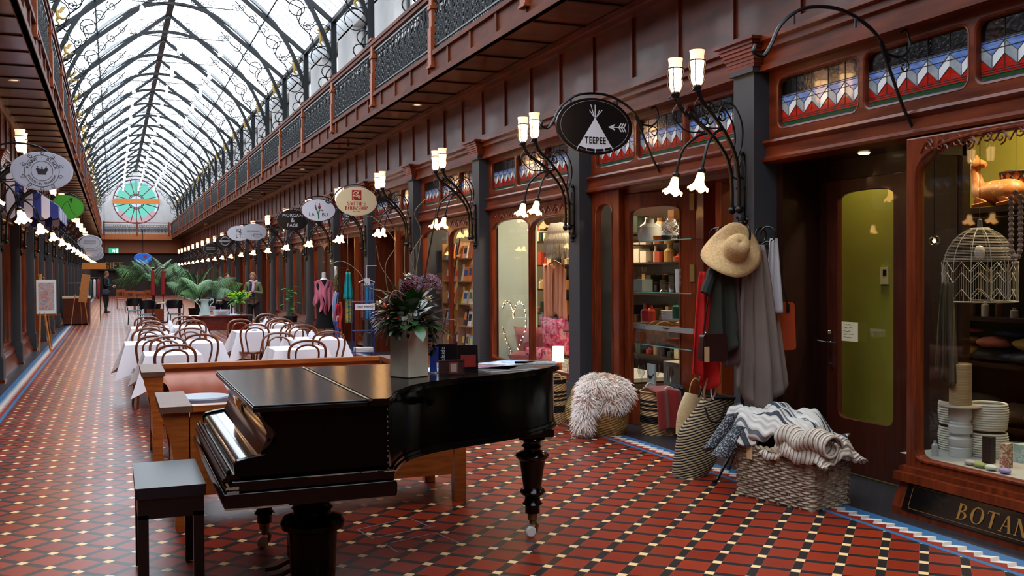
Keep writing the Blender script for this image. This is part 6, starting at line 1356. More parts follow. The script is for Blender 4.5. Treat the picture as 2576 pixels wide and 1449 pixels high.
b=B(); b.box((5.25,9.28,1.396),(5.38,9.5,1.52)); tag(b.build('grey_block_box',mat('grey box card','6a7472',.8),sm=0),'grey square box on the second shelf under a clear round jar','box'); pot('round_jar','clear round glass jar on the grey box','jar',5.32,9.4,1.521,[(0,0),(.05,0),(.06,.05),(.05,.1),(.045,.13)],CLR)
pot('tiered_stand','clear glass two tier cake stand on the second shelf','stand',5.35,9.0,1.396,[(0,0),(.05,.0),(.015,.02),(.015,.08),(.11,.09),(.11,.1),(.015,.1),(.015,.17),(.08,.18),(.08,.2)],CLR); pot('glass_cup','clear glass teacup on the second shelf','cup',5.25,8.72,1.396,[(0,0),(.03,0),(.045,.03),(.05,.08)],CLR)
for k in range(3): pot('white_cup','white frosted tumbler in the stack on the second shelf','cup',5.22,8.48,1.396+.06*k,[(0,0),(.035,0),(.045,.11),(.04,.11)],mat('frosted tumbler %d'%k,'b0b0ac',.5),14,'stacked frosted tumblers')
for k in range(5):
    pot('white_bowl','white bowl in the stack on the third shelf','bowl',5.45,9.02,1.06+.022*k,[(0,0),(.04,0),(.1,.03),(.11,.045),(.1,.04)],WCH,18,'stack of white bowls')
b=B(); b.box((5.3,8.8,.851),(5.6,9.5,1.05)); tag(b.build('crate',mat('pale crate','5a4434',.7),sm=0),'brown crate carrying the white bowls behind glass','crate')
for k,(y,c,l) in enumerate(((9.38,'8a1a30','dark red'),(9.25,'a03020','red'),(8.75,'1c4a40','teal'),(8.6,'b8143c','hot pink'),(8.48,'2c5a48','sea green'))):
    pot('pump_bottle',f'{l} bottle on the third glass shelf','bottle',5.35,y,1.06 if y>8.8 else 1.12,[(0,0),(.04,0),(.042,.12),(.015,.14),(.012,.18),(0,.18)],mat(l+' bottle glaze',c,.3))
b=B(); b.m=T(5.28,9.02,.97)@RZ(R(10)); 
for k,y in enumerate((9.05,8.9)):
    o=B(); o.m=T(5.3,y,.97)@RZ(R(-30))@RX(PI/2); o.lathe([(0,.0),(.1,.0),(.12,.012),(.11,.018),(0,.008)],24); tag(o.build('wooden_plate',woodmat('acacia plate %d'%k,'6a4018','8a5a28')),('front' if k==0 else 'rear')+' round wooden plate standing on edge on the third shelf','plate')
for z in (.95,1.07): pot('terracotta_bowl',('lower' if z<1 else 'upper')+' wide terracotta bowl at the right of the third shelf','bowl',5.3,8.6,z-.09,[(0,0),(.05,0),(.16,.04),(.18,.06),(.15,.05)],TERR)
for k,(y,mt,l) in enumerate(((9.42,AMB,'amber'),(9.28,AMB,'orange'),(9.12,AMB,'rusty'),(8.95,CLR,'clear'),(9.95,GRN,'tall green'),(10.08,mat('dark blue tumbler','16202c',.1,coat=.7),'dark blue'))):
    pot('glass_tumbler',f'{l} glass tumbler on the lowest glass shelf','glass',5.25,y,.851,[(0,0),(.035,0),(.045,.1 if k!=4 else .2),(.04,.1 if k!=4 else .2)],mt)
b=B(); b.box((5.14,8.1,1.0),(5.16,9.4,1.05)); tag(b.build('shelf_rail',mat('grey rail','7a7a78',.5),sm=0),'grey horizontal rail across the glazed leaf display','rail')
for k in range(13):
    y=9.6-.1*k; x=5.25+.12*(k%3)
    if abs(y-8.97)<.12 and x<5.3: x+=.2
    pot('wine_glass','stemmed wine glass at the bottom of the glazed display','wine glass',x,y,.331,[(0,0),(.035,.002),(.005,.008),(.004,.12),(.03,.16),(.04,.2),(.033,.26)],CLR,12,'wine glasses behind the timber leaf')
b=B(); b.box((5.18,8.9,.331),(5.2,9.06,.64)); tb_=tag(b.build('boxed_print',mat('grey white print','a4aaac',.6),sm=0),'grey boxed tea towel with a black lizard drawing at the bottom','box'); b=B(); b.tube([(5.177,p.x,p.y) for p in smooth([(9.03,.58,0),(9.02,.52,0),(8.98,.5,0),(8.94,.52,0),(8.91,.54,0)],5)],[.003]*6+[.012]*8+[.004]*7,5); b.build('lizard_drawing',SB,tb_)
blob('white_bowl_low','wide white bowl with greenery on the low inner shelf','bowl',5.75,9.0,.62,.12,.2,.05,WCH,3)
b=B(); b.box((5.7,8.5,.33),(6.0,9.6,.6)); tag(b.build('white_boxes',mat('white carton','9a9a98',.7),sm=0),'white cartons behind the wine glasses','box')
# dark back shelving for bays 1-3 with mixed goods
def backshelf(label,x,y0,y1,zs,seed,cols,face=-1):
    r_=random.Random(seed); t=thing('stock_shelf',label,'shelf'); b=B(); b.box((x,y0,0),(x+.03,y1,2.6)); b.build('back_board',DKW,t,0)
    for z in zs:
        b=B(); b.box((x-.3,y0,z),(x,y1,z+.025)); b.build('shelf_board',DKW,t,0); y=y0+.05
        while y<y1-.12:
            w=r_.uniform(.06,.16); h=r_.uniform(.08,.26); c=r_.choice(cols); k=r_.random(); mm=GOODS.setdefault(c,mat('stock '+c,c,.5))
            if k<.5: o=B(); o.box((x-.25,y,z+.026),(x-.08,y+w,z+.026+h)); o=o.build('stock_box',mm,None,0); tag(o,'small box on '+label,'box',group='boxes on '+label[:40])
            else: o=B(); o.lathe([(0,0),(w/2,0),(w/2,h*.6),(w/4,h*.75),(w/4,h),(0,h)],10,(x-.16,y+w/2,z+.026)); o=o.build('stock_jar',mm); tag(o,'small jar on '+label,'jar',group='jars on '+label[:40])
            y+=w+r_.uniform(.02,.1)
    return t
GOODS={}
WARM=['8a5a30','c8b898','3a2418','a8402a','d8d0c0','2a3a30','705038','b89058','181412']
backshelf('the dark shelves seen between the glass shelves',6.7,9.3,12.2,(.5,.9,1.3,1.7,2.1),1,WARM); backshelf('the warm lit shelves behind the fringed lampshade',6.9,12.6,15.6,(.5,.9,1.3,1.7,2.1),2,WARM)
# ================= bay 2 display =================
b=B(); b.m=Matrix(); b.add([(5.05,13.02,.33),(5.66,13.04,.33),(5.66,13.04,3.2),(5.05,13.02,3.2)],[(0,1,2,3)]); tag(b.build('display_screen',mat('pale grey display screen','a4b2ac',.7),sm=0),'pale grey panel filling the left half of the heart window','panel').modifiers.new('s','SOLIDIFY').thickness=.02
b=B(); b.box((5.02,10.2,.3),(6.3,13.0,.345)); tag(b.build('window_platform',WHITE,sm=0),'white platform inside the heart window','platform')
area((5.5,11.8,3.1),26,.4,(1,.86,.66))
t=thing('light_heart','heart shaped wreath of tiny warm fairy lights','heart light',(5.12,12.62,.82)); H=[]
for i in range(48):
    a=2*PI*i/48; H.append((0,.028*16*sin(a)**3*1.0,.03*(13*cos(a)-5*cos(2*a)-2*cos(3*a)-cos(4*a))+.02))
b=B(); b.tube(H,.006,5,closed=True); b.build('wreath',mat('brown twig wreath','5a3a20',.8),t); b=B(); hr=random.Random(2)
for p in H: 
    for _ in range(2): b.ball((p[0]-.01,p[1]+hr.uniform(-.015,.015),p[2]+hr.uniform(-.02,.02)),.0055,5)
o=b.build('fairy_lights',mat('fairy light','ffe0b0',em='ffd090',es=14),t); o['kind']='stuff'
b=B(); 
for y,z in ((-.2,.38),(.2,.38),(.0,.2)):
    for q in range(5): leaf(b,(0,y,z),dirv(2*PI*q/5,.3),.05,.012,n=3)
b.build('white_petals',WHT,t)
def cushion(label,x,y,z,w,h,d,rx,rz,mt):
    t=thing('cushion',label,'cushion',(x,y,z),rz); b=B(); b.m=RX(rx); 
    def f(s): 
        def g(u,v):
            X,Z=(u-.5)*w,(v-.5)*h; e=(1-abs(2*u-1)**3)*(1-abs(2*v-1)**3); return (X*(1-.06*(1-abs(2*v-1))),s*d/2*max(0,e)**.6,h/2+Z*(1-.06*(1-abs(2*u-1))))
        return g
    b.sheet(f(1),14,14); b.sheet(f(-1),14,14); b.build('cover',mt,t,60); return t
CP_=mat('dusky pink velvet','8e3c3c',.8,sheen=.6,c2='a04a48',sc=4); FL=paintmat('floral cushion print',['1c1c3a','b81c54','d85a7c','e8a0a0','3a2a5a'],9)
cushion('dusky pink velvet cushion leaning in the heart window',5.45,12.72,.35,.55,.5,.2,R(10),R(-60),CP_); cushion('second dusky pink cushion lying low behind the fairy light heart',5.3,12.45,.35,.5,.26,.2,R(60),R(-50),CP_)
cushion('large floral print cushion in the middle of the heart window',5.5,12.0,.5,.5,.5,.2,R(8),R(-70),FL); cushion('small floral print cushion lying in front of the larger one',5.35,12.1,.35,.45,.3,.18,R(35),R(-60),FL)
t=thing('table_lamp','small glowing cylindrical table lamp in the heart window','lamp',(5.3,11.55,.345)); b=B(); b.lathe([(0,0),(.05,0),(.05,.1),(0,.1)],18); b.build('base',OAK,t); b=B(); b.lathe([(.0,.3),(.075,.3),(.075,.1),(0,.1)],22); b.build('lamp_shade',mat('lit linen shade','ffe8c8',.7,em='ffdcae',es=3.2),t)
t=thing('fringed_pendant','white raffia fringed pendant lampshade behind the heart window','pendant lamp',(5.5,11.9,0)); b=B()
for (r0,z0_,z1_,n) in ((.17,2.25,2.06,110),(.215,2.13,1.95,120),(.225,2.05,1.86,120),(.19,1.95,1.78,80)):
    for k in range(n):
        a=2*PI*k/n+hr.uniform(-.02,.02); b.tube([(r0*.75*cos(a),r0*.75*sin(a),z0_),(r0*cos(a),r0*sin(a),(z0_+z1_)/2),(r0*1.02*cos(a),r0*1.02*sin(a),z1_+hr.uniform(-.02,.02))],[.006,.006,.003],3,cap=False)
b.lathe([(.03,2.26),(.1,2.22),(.15,2.12),(.16,1.95)],24); o=b.build('fringe',mat('white raffia','d6d2c4',.8),t); b=B(); b.tube([(0,0,2.26),(0,0,3.2)],.004,4); b.build('cord',IRON,t)
t2=dup(t,(5.5,10.5,0),0,'white raffia fringed pendant behind the narrow arched glass')
t=thing('knitted_wrap','pale peach knitted wrap on a wooden hanger in the heart window','garment',(5.55,12.2,0),R(-65)); b=B()
for s in (1,-1): b.sheet(lambda u,v,s=s:(s*(.02+.17*u*(1-.1*v)+.03*v),-.02*sin(u*14+v*3),1.72-.05*u-.72*v+.05*u*(1-v)),18,18)
b.sheet(lambda u,v:((u-.5)*.36,.03,1.7-abs(u-.5)*.12-.66*v),12,10); o=b.build('knit',mat('peach knit','d89c80',.9,bump=.3,sc=60),t,60); o.modifiers.new('s','SOLIDIFY').thickness=.01
b=B(); b.tube([(-.17,0,1.68),(0,0,1.76),(.17,0,1.68)],.012,6); b.tube(smooth([(0,0,1.76),(0,0,1.82),(.03,0,1.85),(0,0,1.88),(-.02,0,1.86)],4),.004,4); b.build('hanger',OAK,t)
b=B(); b.lathe([(0,.86),(.16,.86),(.16,.845),(0,.845)],24); b.lathe([(.03,.845),(.02,.345)],10); tag(b.build('pedestal_stand',DKW),'small round pedestal carrying pink bottles in the heart window','stand').location=(5.45,11.35,0)
for k,y in enumerate((11.42,11.34,11.27)): pot('pink_bottle','pink glass bottle on the pedestal, '+('left','middle','right')[k]+' of three','bottle',5.42,y,.862,[(0,0),(.03,0),(.032,.08),(.012,.11),(.012,.14),(0,.14)],mat('plum glass %d'%k,'7a3c4c',.2))
b=B()
for k in range(60):
    a=hr.uniform(0,6.3); p=Vector((5.3+hr.uniform(-.06,.06),11.0+hr.uniform(-.3,.2),.35)); q=p+dirv(a,hr.uniform(.3,1.4))*hr.uniform(.1,.35); b.tube([p,(p+q)/2+Vector((0,0,.03)),q],[.004,.003,.001],3)
o=tag(b.build('dried_foliage',mat('dried twigs','7a6850',.9)),'heap of dried twigs and seed heads in the heart window','dried foliage',kind='stuff')
# ================= bay 3 bookshop =================
bc=thing('bookcase','pale timber shelves of books in the bookshop window','bookcase',(0,0,0)); SHW=woodmat('pale book shelf','8a6440','9c764e')
for z in (.35,.72,1.08,1.45,1.82): b=B(); b.box((5.25,14.6,z),(5.5,16.2,z+.02)); b.build('shelf_board',SHW,bc,0)
for y in (14.58,15.38,16.2): b=B(); b.box((5.25,y,.3),(5.5,y+.02,2.1)); b.build('side_board',SHW,bc,0)
bk=random.Random(8); BC=['d8d8d4','2a4a8a','b82a2a','e8c84a','3a6a4a','8a5a3a','c8b8a0','1c1c20','7ab0c8','d87a3a']
for zi,z in enumerate((.371,.741,1.101,1.471,1.841)):
    y=14.66
    while y<16.1:
        if abs(y-15.38)<.04: y+=.06
        wd=bk.uniform(.14,.2); h=bk.uniform(.2,.28); c=bk.choice(BC); t=thing('book','book facing out on the pale shelves of the bookshop window','book',(5.3,y,z),0,'books in the bookshop window'); b=B(); b.m=RY(R(8)); b.box((0,0,0),(.022,wd,h)); b.build('cover',GOODS.setdefault(c,mat('book '+c,c,.4)),t,0); b=B(); b.m=RY(R(8)); b.box((-.002,.02,h*.35),(0,wd-.02,h*.8)); c2_=bk.choice(BC); b.build('cover_picture',GOODS.setdefault(c2_,mat('book '+c2_,c2_,.4)),t,0); y+=wd+bk.uniform(.02,.08)
t=thing('book','blue picture book with a white figure on its cover at the window corner','book',(5.1,14.02,.345)); b=B(); b.m=RY(R(10)); b.box((0,-.1,0),(.02,.12,.26)); b.build('cover',mat('navy cover','1c3a7a',.4),t,0); b=B(); b.ball((.015,.01,.1),(.01,.04,.07),10); b.build('white_figure',SWH,t)
b=B(); b.tube([(5.15,16.0,.4),(5.2,15.0,2.35)],.012,6); tag(b.build('flag_pole',DOORD),'slanting dark pole standing inside the bookshop window','pole')
area((5.7,15,3.1),35,.4,(1,.8,.55))
# ================= people =================
SKIN=mat('skin','c08a70',.55,sss=0); HAIRB=mat('short fair grey hair','8a7050',.8); HAIRG=mat('grey brown hair','5c4a3c',.8)
def skinned(name,nodes,edges,mt,par,lvl=1,root=0):
    """one continuous surface grown along a skeleton: nodes = [(xyz, (rx,ry))]"""
    me=bpy.data.meshes.new(name); me.from_pydata([n[0] for n in nodes],edges,[]); o=bpy.data.objects.new(name,me); COL.objects.link(o); o.parent=par; me.materials.append(mt)
    md=o.modifiers.new('skin','SKIN'); sv=me.skin_vertices[0].data
    for i,n in enumerate(nodes): sv[i].radius=n[1] if isinstance(n[1],tuple) else (n[1],n[1]); sv[i].use_root=(i==root)
    md.use_smooth_shade=True; sb=o.modifiers.new('sub','SUBSURF'); sb.levels=lvl; sb.render_levels=lvl; return o
def head(par,c,rz,tilt,hair,glasses=False,long=False):
    """head with brow, nose, lips, ears and hair; faces -Y before rotation"""
    M_=T(*c)@RZ(rz)@RX(tilt)
    h=thing('head_group','','') if 0 else None
    b=B(); b.m=M_
    b.ball((0,0,0),(.074,.092,.112),18); b.ball((0,-.012,-.06),(.055,.07,.062),14); b.ball((0,-.09,-.012),(.013,.02,.022),8); b.ball((0,-.096,-.03),(.017,.014,.01),8)
    b.ball((0,-.08,-.092),(.026,.016,.018),8)
    for s in (1,-1): b.ball((s*.077,.005,-.01),(.01,.02,.03),8); b.ball((s*.034,-.07,.014),(.024,.018,.01),8)
    b.tube([(0,.01,-.19),(0,.005,-.08)],[.052,.046],12); hd=b.build('head',SKIN,par,80)
    b=B(); b.m=M_
    for s in (1,-1): b.ball((s*.03,-.083,.0),(.013,.008,.006),8)
    b.build('eyes',mat('eye dark','281c18',.3) if 'eye dark' not in bpy.data.materials else bpy.data.materials['eye dark'],hd)
    b=B(); b.m=M_; b.tube([(-.022,-.083,-.064),(0,-.09,-.061),(.022,-.083,-.064)],.005,5); b.build('lips',mat('lips','8e4a44',.5) if 'lips' not in bpy.data.materials else bpy.data.materials['lips'],hd)
    b=B(); b.m=M_
    def hf(u,v):
        a=2*PI*u; fr=max(0,-sin(a)); e=-.35+ (1.9)*v+ (1-v)*(1.15*fr**1.5) ; e=min(e,PI/2)
        return (.083*cos(e)*cos(a),.102*cos(e)*sin(a)+.004,.124*sin(e)+.006+.004*sin(a*9))
    b.sheet(hf,28,10,cu=True); b.build('hair',hair,par,80)
    if glasses:
        b=B(); b.m=M_
        for s in (1,-1): b.tube([(s*.032+.022*cos(2*PI*i/12),-.098,.0+.015*sin(2*PI*i/12)) for i in range(12)],.0022,4,closed=True); b.tube([(s*.054,-.096,.0),(s*.078,.0,.004)],.002,4)
        b.build('glasses',IRON,par)
    return hd
def hand(par,c,d,up,mt=SKIN,curl=.5):
    """palm with four curled fingers and a thumb; d = pointing direction"""
    d=Vector(d).normalized(); u=Vector(up); s=d.cross(u).normalized(); u=s.cross(d); c=Vector(c)
    nodes=[(c,(.026,.016)),(c+d*.045,(.034,.014)),(c+d*.085,(.036,.012))]; edges=[(0,1),(1,2)]
    for k,(off,L_) in enumerate(((-.027,.062),(-.009,.074),(.01,.07),(.027,.056))):
        p=c+d*.09+s*off; i=len(nodes); q=p+(d*(1-curl*.4)-u*curl*.6)*L_*.5; e=q+(d*(1-curl)-u*curl)*L_*.5; nodes+=[(p,.009),(q,.0085),(e,.007)]; edges+=[(2,i),(i,i+1),(i+1,i+2)]
    i=len(nodes); p=c+d*.03+s*.034; nodes+=[(p,.011),(p+(d*.6+s*.5-u*.3)*.04,.01),(p+(d*.9+s*.4-u*.5)*.07,.008)]; edges+=[(1,i),(i,i+1),(i+1,i+2)]
    return skinned('hand',[(tuple(a),b) for a,b in nodes],edges,mt,par,1)
def person(label,x,y,rz,h,top,legs,shoes,hair,arms,glasses=False,lean=0,htilt=0,hz=0,stride=.06):
    """standing figure; arms = (elbow, wrist) per side in local metres at height 1.65; local -Y is the facing direction"""
    t=thing('person',label,'person',(x,y,0),rz); k=h/1.65; 
    V=lambda a,c,z:(a*k,c*k,z*k)
    body=[(V(0,0,.92),(.15*k,.11*k)),(V(0,-.0-lean*.3,1.08),(.135*k,.1*k)),(V(0,-lean*.7,1.24),(.16*k,.11*k)),(V(0,-lean,1.36),(.13*k,.085*k)),(V(0,-lean*1.1,1.43),(.055*k,.055*k))]
    edges=[(0,1),(1,2),(2,3),(3,4)]; n=5
    for s,(el,wr) in zip((1,-1),arms):
        body+=[(V(s*.165,-lean,1.35),.062*k),(V(*el),.05*k),(V(*wr),.036*k)]; edges+=[(3,n),(n,n+1),(n+1,n+2)]; n+=3
    bd=skinned('upper_body',body,edges,top,t,2)
    lg=[(V(0,0,.93),(.15*k,.115*k))]; e=[]; n=1
    for s,f in ((1,stride),(-1,-stride)):
        lg+=[(V(s*.085,0,.8),.1*k),(V(s*.09,-f*.5-.01,.48),.06*k),(V(s*.095,f*.6,.1),.045*k),(V(s*.095,f*.6,.05),.045*k)]; e+=[(0,n),(n,n+1),(n+1,n+2),(n+2,n+3)]; n+=4
    skinned('trousers',lg,e,legs,t,2)
    for s,f in ((1,stride),(-1,-stride)):
        b=B(); b.rb((s*.098*k,(f*.6-.045)*k,.038),(.09,.25,.075),e=.5); b.build('shoe',shoes,t)
    head(t,V(0,-lean*1.25-.01,1.54),hz,htilt,hair,glasses)
    for s,(el,wr) in zip((1,-1),arms):
        w=Vector(V(*wr)); d=w-Vector(V(*el)); d.normalize(); hand(t,tuple(w),d,(0,0,1))
    return t
GRJ=mat('sage green jacket','66704e',.85,bump=.1); DKT=mat('dark trousers','10121a',.8); DSH=mat('dark shoes','120e0c',.5); 
wm_=person('woman with short hair and glasses in a sage green jacket and pale scarf, looking down',3.4,26.6,R(-20),1.63,GRJ,DKT,DSH,HAIRB,(((.23,-.02,1.1),(.06,-.22,1.14)),((-.23,-.02,1.1),(-.1,-.24,1.12))),True,.03,R(14),R(0))
wm_['label']='person with short hair and glasses in sage green jacket and pale scarf, looking down'
b=B(); b.m=None
P=[(.085*cos(2*PI*i/20),.08*sin(2*PI*i/20)-.03,1.4+.02*sin(2*PI*i/20*2)) for i in range(20)]; b.tube(P,.034,8,closed=True); b.tube(smooth([(.02,-.1,1.4),(.03,-.13,1.28),(.02,-.14,1.15)],4),[.035]*4+[.04]*4+[.03],8); b.build('scarf',mat('pale pink scarf','c8b4bc',.9,bump=.3),wm_)
b=B(); b.box((-.07,-.118,1.0),(.07,-.1,1.34)); b.build('navy_top',mat('navy top','141c44',.8),wm_,0)
mn=person('person in black clothes with a teal collar standing in the far aisle holding a handbag',-.33,45,R(75),1.74,mat('black jacket','0c0f12',.8),DKT,DSH,HAIRG,(((.22,-.02,1.1),(.12,-.25,1.08)),((-.22,-.04,1.08),(-.1,-.26,1.04))),False,.02,R(12))
b=B(); b.rb((-.2,-.05,.88),(.08,.26,.22),e=.4); b.build('handbag',mat('slate handbag','3c4258',.6),mn); b=B(); b.box((-.07,-.13,1.2),(.07,-.1,1.42)); b.build('teal_top',mat('teal top','1c5a60',.8),mn,0)
person('person in pale blue shirt bending behind the palm, facing away',2.85,29.6,R(170),1.5,mat('pale blue shirt','a8b4d4',.8),mat('navy jeans','121a38',.85),mat('pale trainers','c8bcb0',.7),HAIRG,(((.23,-.1,1.08),(.12,-.3,1.1)),((-.23,-.1,1.08),(-.12,-.3,1.05))),False,.16,R(30))
person('person in a tan top largely hidden behind the palm fronds',3.15,30.6,R(10),1.62,mat('tan top','9a6a3c',.85),mat('dark skirt cloth','14121a',.85),mat('light shoes','b0a090',.7),mat('dark hair','20140e',.8),(((.23,-.02,1.1),(.08,-.22,1.1)),((-.23,-.02,1.1),(-.08,-.22,1.1))))
# ================= plants =================
PG=mat('palm green','3c6a34',.45,c2='5c8a4a',sc=3); PG2=mat('darker palm green','2c5030',.45,c2='4a7a40',sc=3); TRK=mat('palm stem','3a3020',.9)  # every other frond takes the darker green
def palm(label,x,y,zb,rad,hgt,n,seed,box):
    r_=random.Random(seed); t=thing('potted_palm',label,'palm',(x,y,0)); 
    for k in range(n):
        az=2*PI*k/n+r_.uniform(-.3,.3); el=r_.uniform(.35,1.25); L_=rad*r_.uniform(.8,1.15); b=B(); d=dirv(az,el); h=Vector((cos(az),sin(az),0)); p0=Vector((.05*cos(az),.05*sin(az),zb)); P=[]
        for q in range(15):
            s=q/14; P.append(p0+d*(L_*s)+Vector((0,0,-hgt*.75*s*s*L_))-0*h)
        b.tube(P,[.012-.009*q/14 for q in range(15)],4)
        sd_=Vector((-sin(az),cos(az),0))
        for q in range(3,15):
            for e in (0,.5):
                s=min(14,q+e); i=int(s); c=P[i].lerp(P[min(i+1,14)],s-i); tg=(P[min(i+1,14)]-P[max(i-1,0)]).normalized()
                for sg in (1,-1):
                    ll=.42*sin(PI*min(1,(s/14)*.85+.12))*rad*.8; leaf(b,c,sd_*sg*.9+tg*.75+Vector((0,0,-.15)),ll,.0115,curl=.75+r_.uniform(-.1,.25),n=5,fold=.0)
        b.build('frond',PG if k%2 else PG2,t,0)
    b=B(); 
    for k in range(5): a=2*PI*k/5; b.tube([(.04*cos(a),.04*sin(a),.5),(.05*cos(a),.05*sin(a),zb+.05)],.02,5)
    b.build('stem',TRK,t); b=B(); b.box((-.3,-.3,.03),(.3,.3,.42)); b.build('planter',woodmat('red slatted planter %d'%seed,'7a2c14','8e3c1c',.5,(30,30,1),2),t,0)
    b=B(); b.lathe([(0,.4),(.22,.4),(.26,.66),(.24,.66),(.22,.6),(0,.6)],20); b.build('pot',mat('dark pot %d'%seed,'141414',.5),t)
    for sx in (-.25,.25): b=B(); b.box((sx-.04,-.25,0),(sx+.04,.25,.03)); b.build('planter_foot',IRON,t,0)
    return t
palm('large kentia palm in a slatted red planter, nearest, beside the buffet table',2.15,28.6,1.12,1.25,.5,24,4,1); palm('second large palm further away, spreading behind the red parasol poles',1.25,36.0,1.35,1.35,.42,24,9,1)
# ================= buffet =================
t=thing('buffet_table','red mahogany oval serving table at the head of the dining tables','table',(1.9,20.2,0)); MH_=woodmat('red mahogany','5a1a0e','7a2814',.25)
b=B(); b.m=S(1,.5,1); b.lathe([(0,.76),(.64,.76),(.66,.77),(.66,.785),(.64,.79),(0,.79)],36); b.build('tabletop',MH_,t); b=B(); b.m=S(1,.45,1); b.lathe([(.58,.5),(.58,.76)],36); b.build('apron',MH_,t)
for sx in (-.5,-.2,.2,.5):
    for sy in (-.12,.12): b=B(); b.lathe([(.03,.5),(.035,.3),(.02,.1),(.025,0)],8,(sx,sy,0),cap=True); b.build('leg',MH_,t)
o=B(); 
for q in range(4): pass
for k,(x0,x1) in enumerate(((1.35,1.65),(1.62,1.95),(1.9,2.3))):
    o=B(); n_=8; o.sheet(lambda u,v:(x0+(x1-x0)*u,19.96+.34*v,.7945+.0015*k+.002*sin(u*9)),10,6); tag(o.build('folded_napkin',CLOTH),('left','middle','right')[k]+' white linen cloth spread on the mahogany serving table','napkin')
GLZ=mat('pale green enamel','b4ccc8',.3,coat=.5)
t=thing('enamel_jug','tall pale green enamel jug with two looped handles on the serving table','jug',(1.64,20.1,.802)); b=B(); b.lathe([(0,0),(.1,0),(.105,.02),(.075,.16),(.065,.24),(.085,.3),(.09,.31)],20,mod=lambda a,j,r,z:(r*(1+.03*abs(cos(a*4))),z)); b.build('jug_body',GLZ,t)
for s in (1,-1): b=B(); b.tube(smooth([(s*.08,0,.1),(s*.11,0,.2),(s*.16,0,.25),(s*.16,0,.3),(s*.12,0,.31),(s*.1,0,.27)],5),.009,6); b.build('handle',GLZ,t)
CR=mat('cut crystal','c8ccd2',.15,bump=.8,sc=60)
t=thing('crystal_bowl','wide low cut crystal bowl on the serving table','bowl',(1.95,20.1,.802)); b=B(); b.lathe([(0,0),(.12,0),(.15,.03),(.16,.09),(.155,.1)],36,mod=lambda a,j,r,z:(r*(1+.035*(1 if int(a/2/PI*36)%2 else -1)),z)); b.build('bowl',CR,t)
t=thing('flower_vase','glass vase of lime green flowers on the right of the serving table','vase',(2.3,20.15,.802)); b=B(); b.lathe([(0,0),(.05,0),(.06,.08),(.055,.16),(.07,.2)],18); b.build('vase_body',glassmat('vase glass',(.8,.88,.82),.2),t); fr=random.Random(21)
b=B()
for i in range(70): d=dirv(fr.uniform(0,6.3),fr.uniform(-.2,1.2)); leaf(b,Vector((0,0,.25))+d*fr.uniform(.02,.16),d,fr.uniform(.07,.14),.03,curl=.4,n=4)
b.build('leaves',mat('bright leaf','3a8a2a',.5,c2='58a838',sc=10),t); b=B()
for i in range(16):
    d=dirv(fr.uniform(0,6.3),fr.uniform(.1,1.2)); c=Vector((0,0,.27))+d*fr.uniform(.16,.24); b.tube([(0,0,.2),c],.004,3)
    for _ in range(9): b.ball(c+Vector((fr.uniform(-.03,.03),fr.uniform(-.03,.03),fr.uniform(-.02,.02))),.014,6)
b.build('lime_flowers',mat('lime petals','9ac820',.7),t); b=B()
for i in range(14): d=dirv(fr.uniform(0,6.3),1.1); b.tube([(0,0,.03),Vector((0,0,.2))+d*.08],.004,3)
b.build('stems',PG,t)
for k,x in enumerate((2.12,2.17)):
    o=B(); o.lathe([(0,0),(.018,0),(.018,.02),(.009,.025),(.009,.2-.06*k),(0,.2-.06*k)],10,(x,20.05,.802)); tag(o.build('candle',CLOTH),('taller' if k==0 else 'shorter')+' slim white candle between crystal bowl and lime flowers','candle')
# big-leaf plant by the door
t=thing('potted_plant','broad leaved plant in a dark pot between two right side pillars','plant',(4.55,27.8,0)); b=B(); b.lathe([(0,0),(.16,0),(.2,.42),(.18,.42),(0,.38)],18); b.build('pot',mat('black plant pot','141618',.4),t); b=B(); b.tube([(0,0,.38),(0,0,1.2)],.012,5)
for i in range(14): leaf(b,(0,0,.5+.055*i),dirv(i*2.4,.5),.28,.075,curl=.6,n=6)
b.build('leaves',mat('fiddle leaf','2c7030',.4,c2='3c8a3c',sc=9),t)
# ================= cafe in the distance =================
CW=woodmat('warm cafe timber','8a4420','a8582c'); BKM=mat('black cafe metal','0e1014',.4)
def cafechair(label,x,y,rz,first=None):
    t=thing('wooden_chair',label,'chair',(x,y,0),rz,None)
    b=B(); b.box((-.21,-.2,.43),(.21,.22,.46)); b.build('seat',CW,t,0)
    for sx in (-.2,.16):
        b=B(); b.box((sx,.18,0),(sx+.04,.22,.45)); b.build('leg',CW,t,0); b=B(); b.box((sx,-.22,0),(sx+.04,-.18,.92)); b.build('leg',CW,t,0)
    b=B(); b.box((-.2,-.215,.78),(.2,-.19,.9)); b.box((-.2,-.215,.55),(.2,-.19,.6))
    for q in range(5): b.box((-.14+.065*q,-.21,.6),(-.115+.065*q,-.195,.78))
    b.build('backrest',CW,t,0); return t
cf=None
for k,(x,y,rz,l) in enumerate(((.62,46,PI,'left wooden slat back chair in the far café'),(1.0,44.5,PI,'middle wooden slat back chair in the far café'),(1.35,46.5,2.6,'right wooden slat back chair in the far café'),(.3,50,0,'wooden slat back chair deep in the far café beside the aisle'))):
    if cf is None: cf=cafechair(l,x,y,rz)
    else: dup(cf,(x,y,0),rz,l)
def blackset(x,y,lab):
    t=thing('cafe_table','slatted top outdoor style table on black legs, '+lab,'table',(x,y,0)); b=B()
    for q in range(6): b.box((-.55,-.3+.1*q,.72),(.55,-.23+.1*q,.745))
    b.build('tabletop',mat('pale slats '+lab[:6],'c8b088',.6),t,0)
    for sx in (-.5,.46):
        for sy in (-.28,.24): b=B(); b.box((sx,sy,0),(sx+.04,sy+.04,.72)); b.build('leg',BKM,t,0)
    return t
blackset(1.35,31.5,'left of the nearest palm'); blackset(2.95,33.5,'right of the nearest palm')
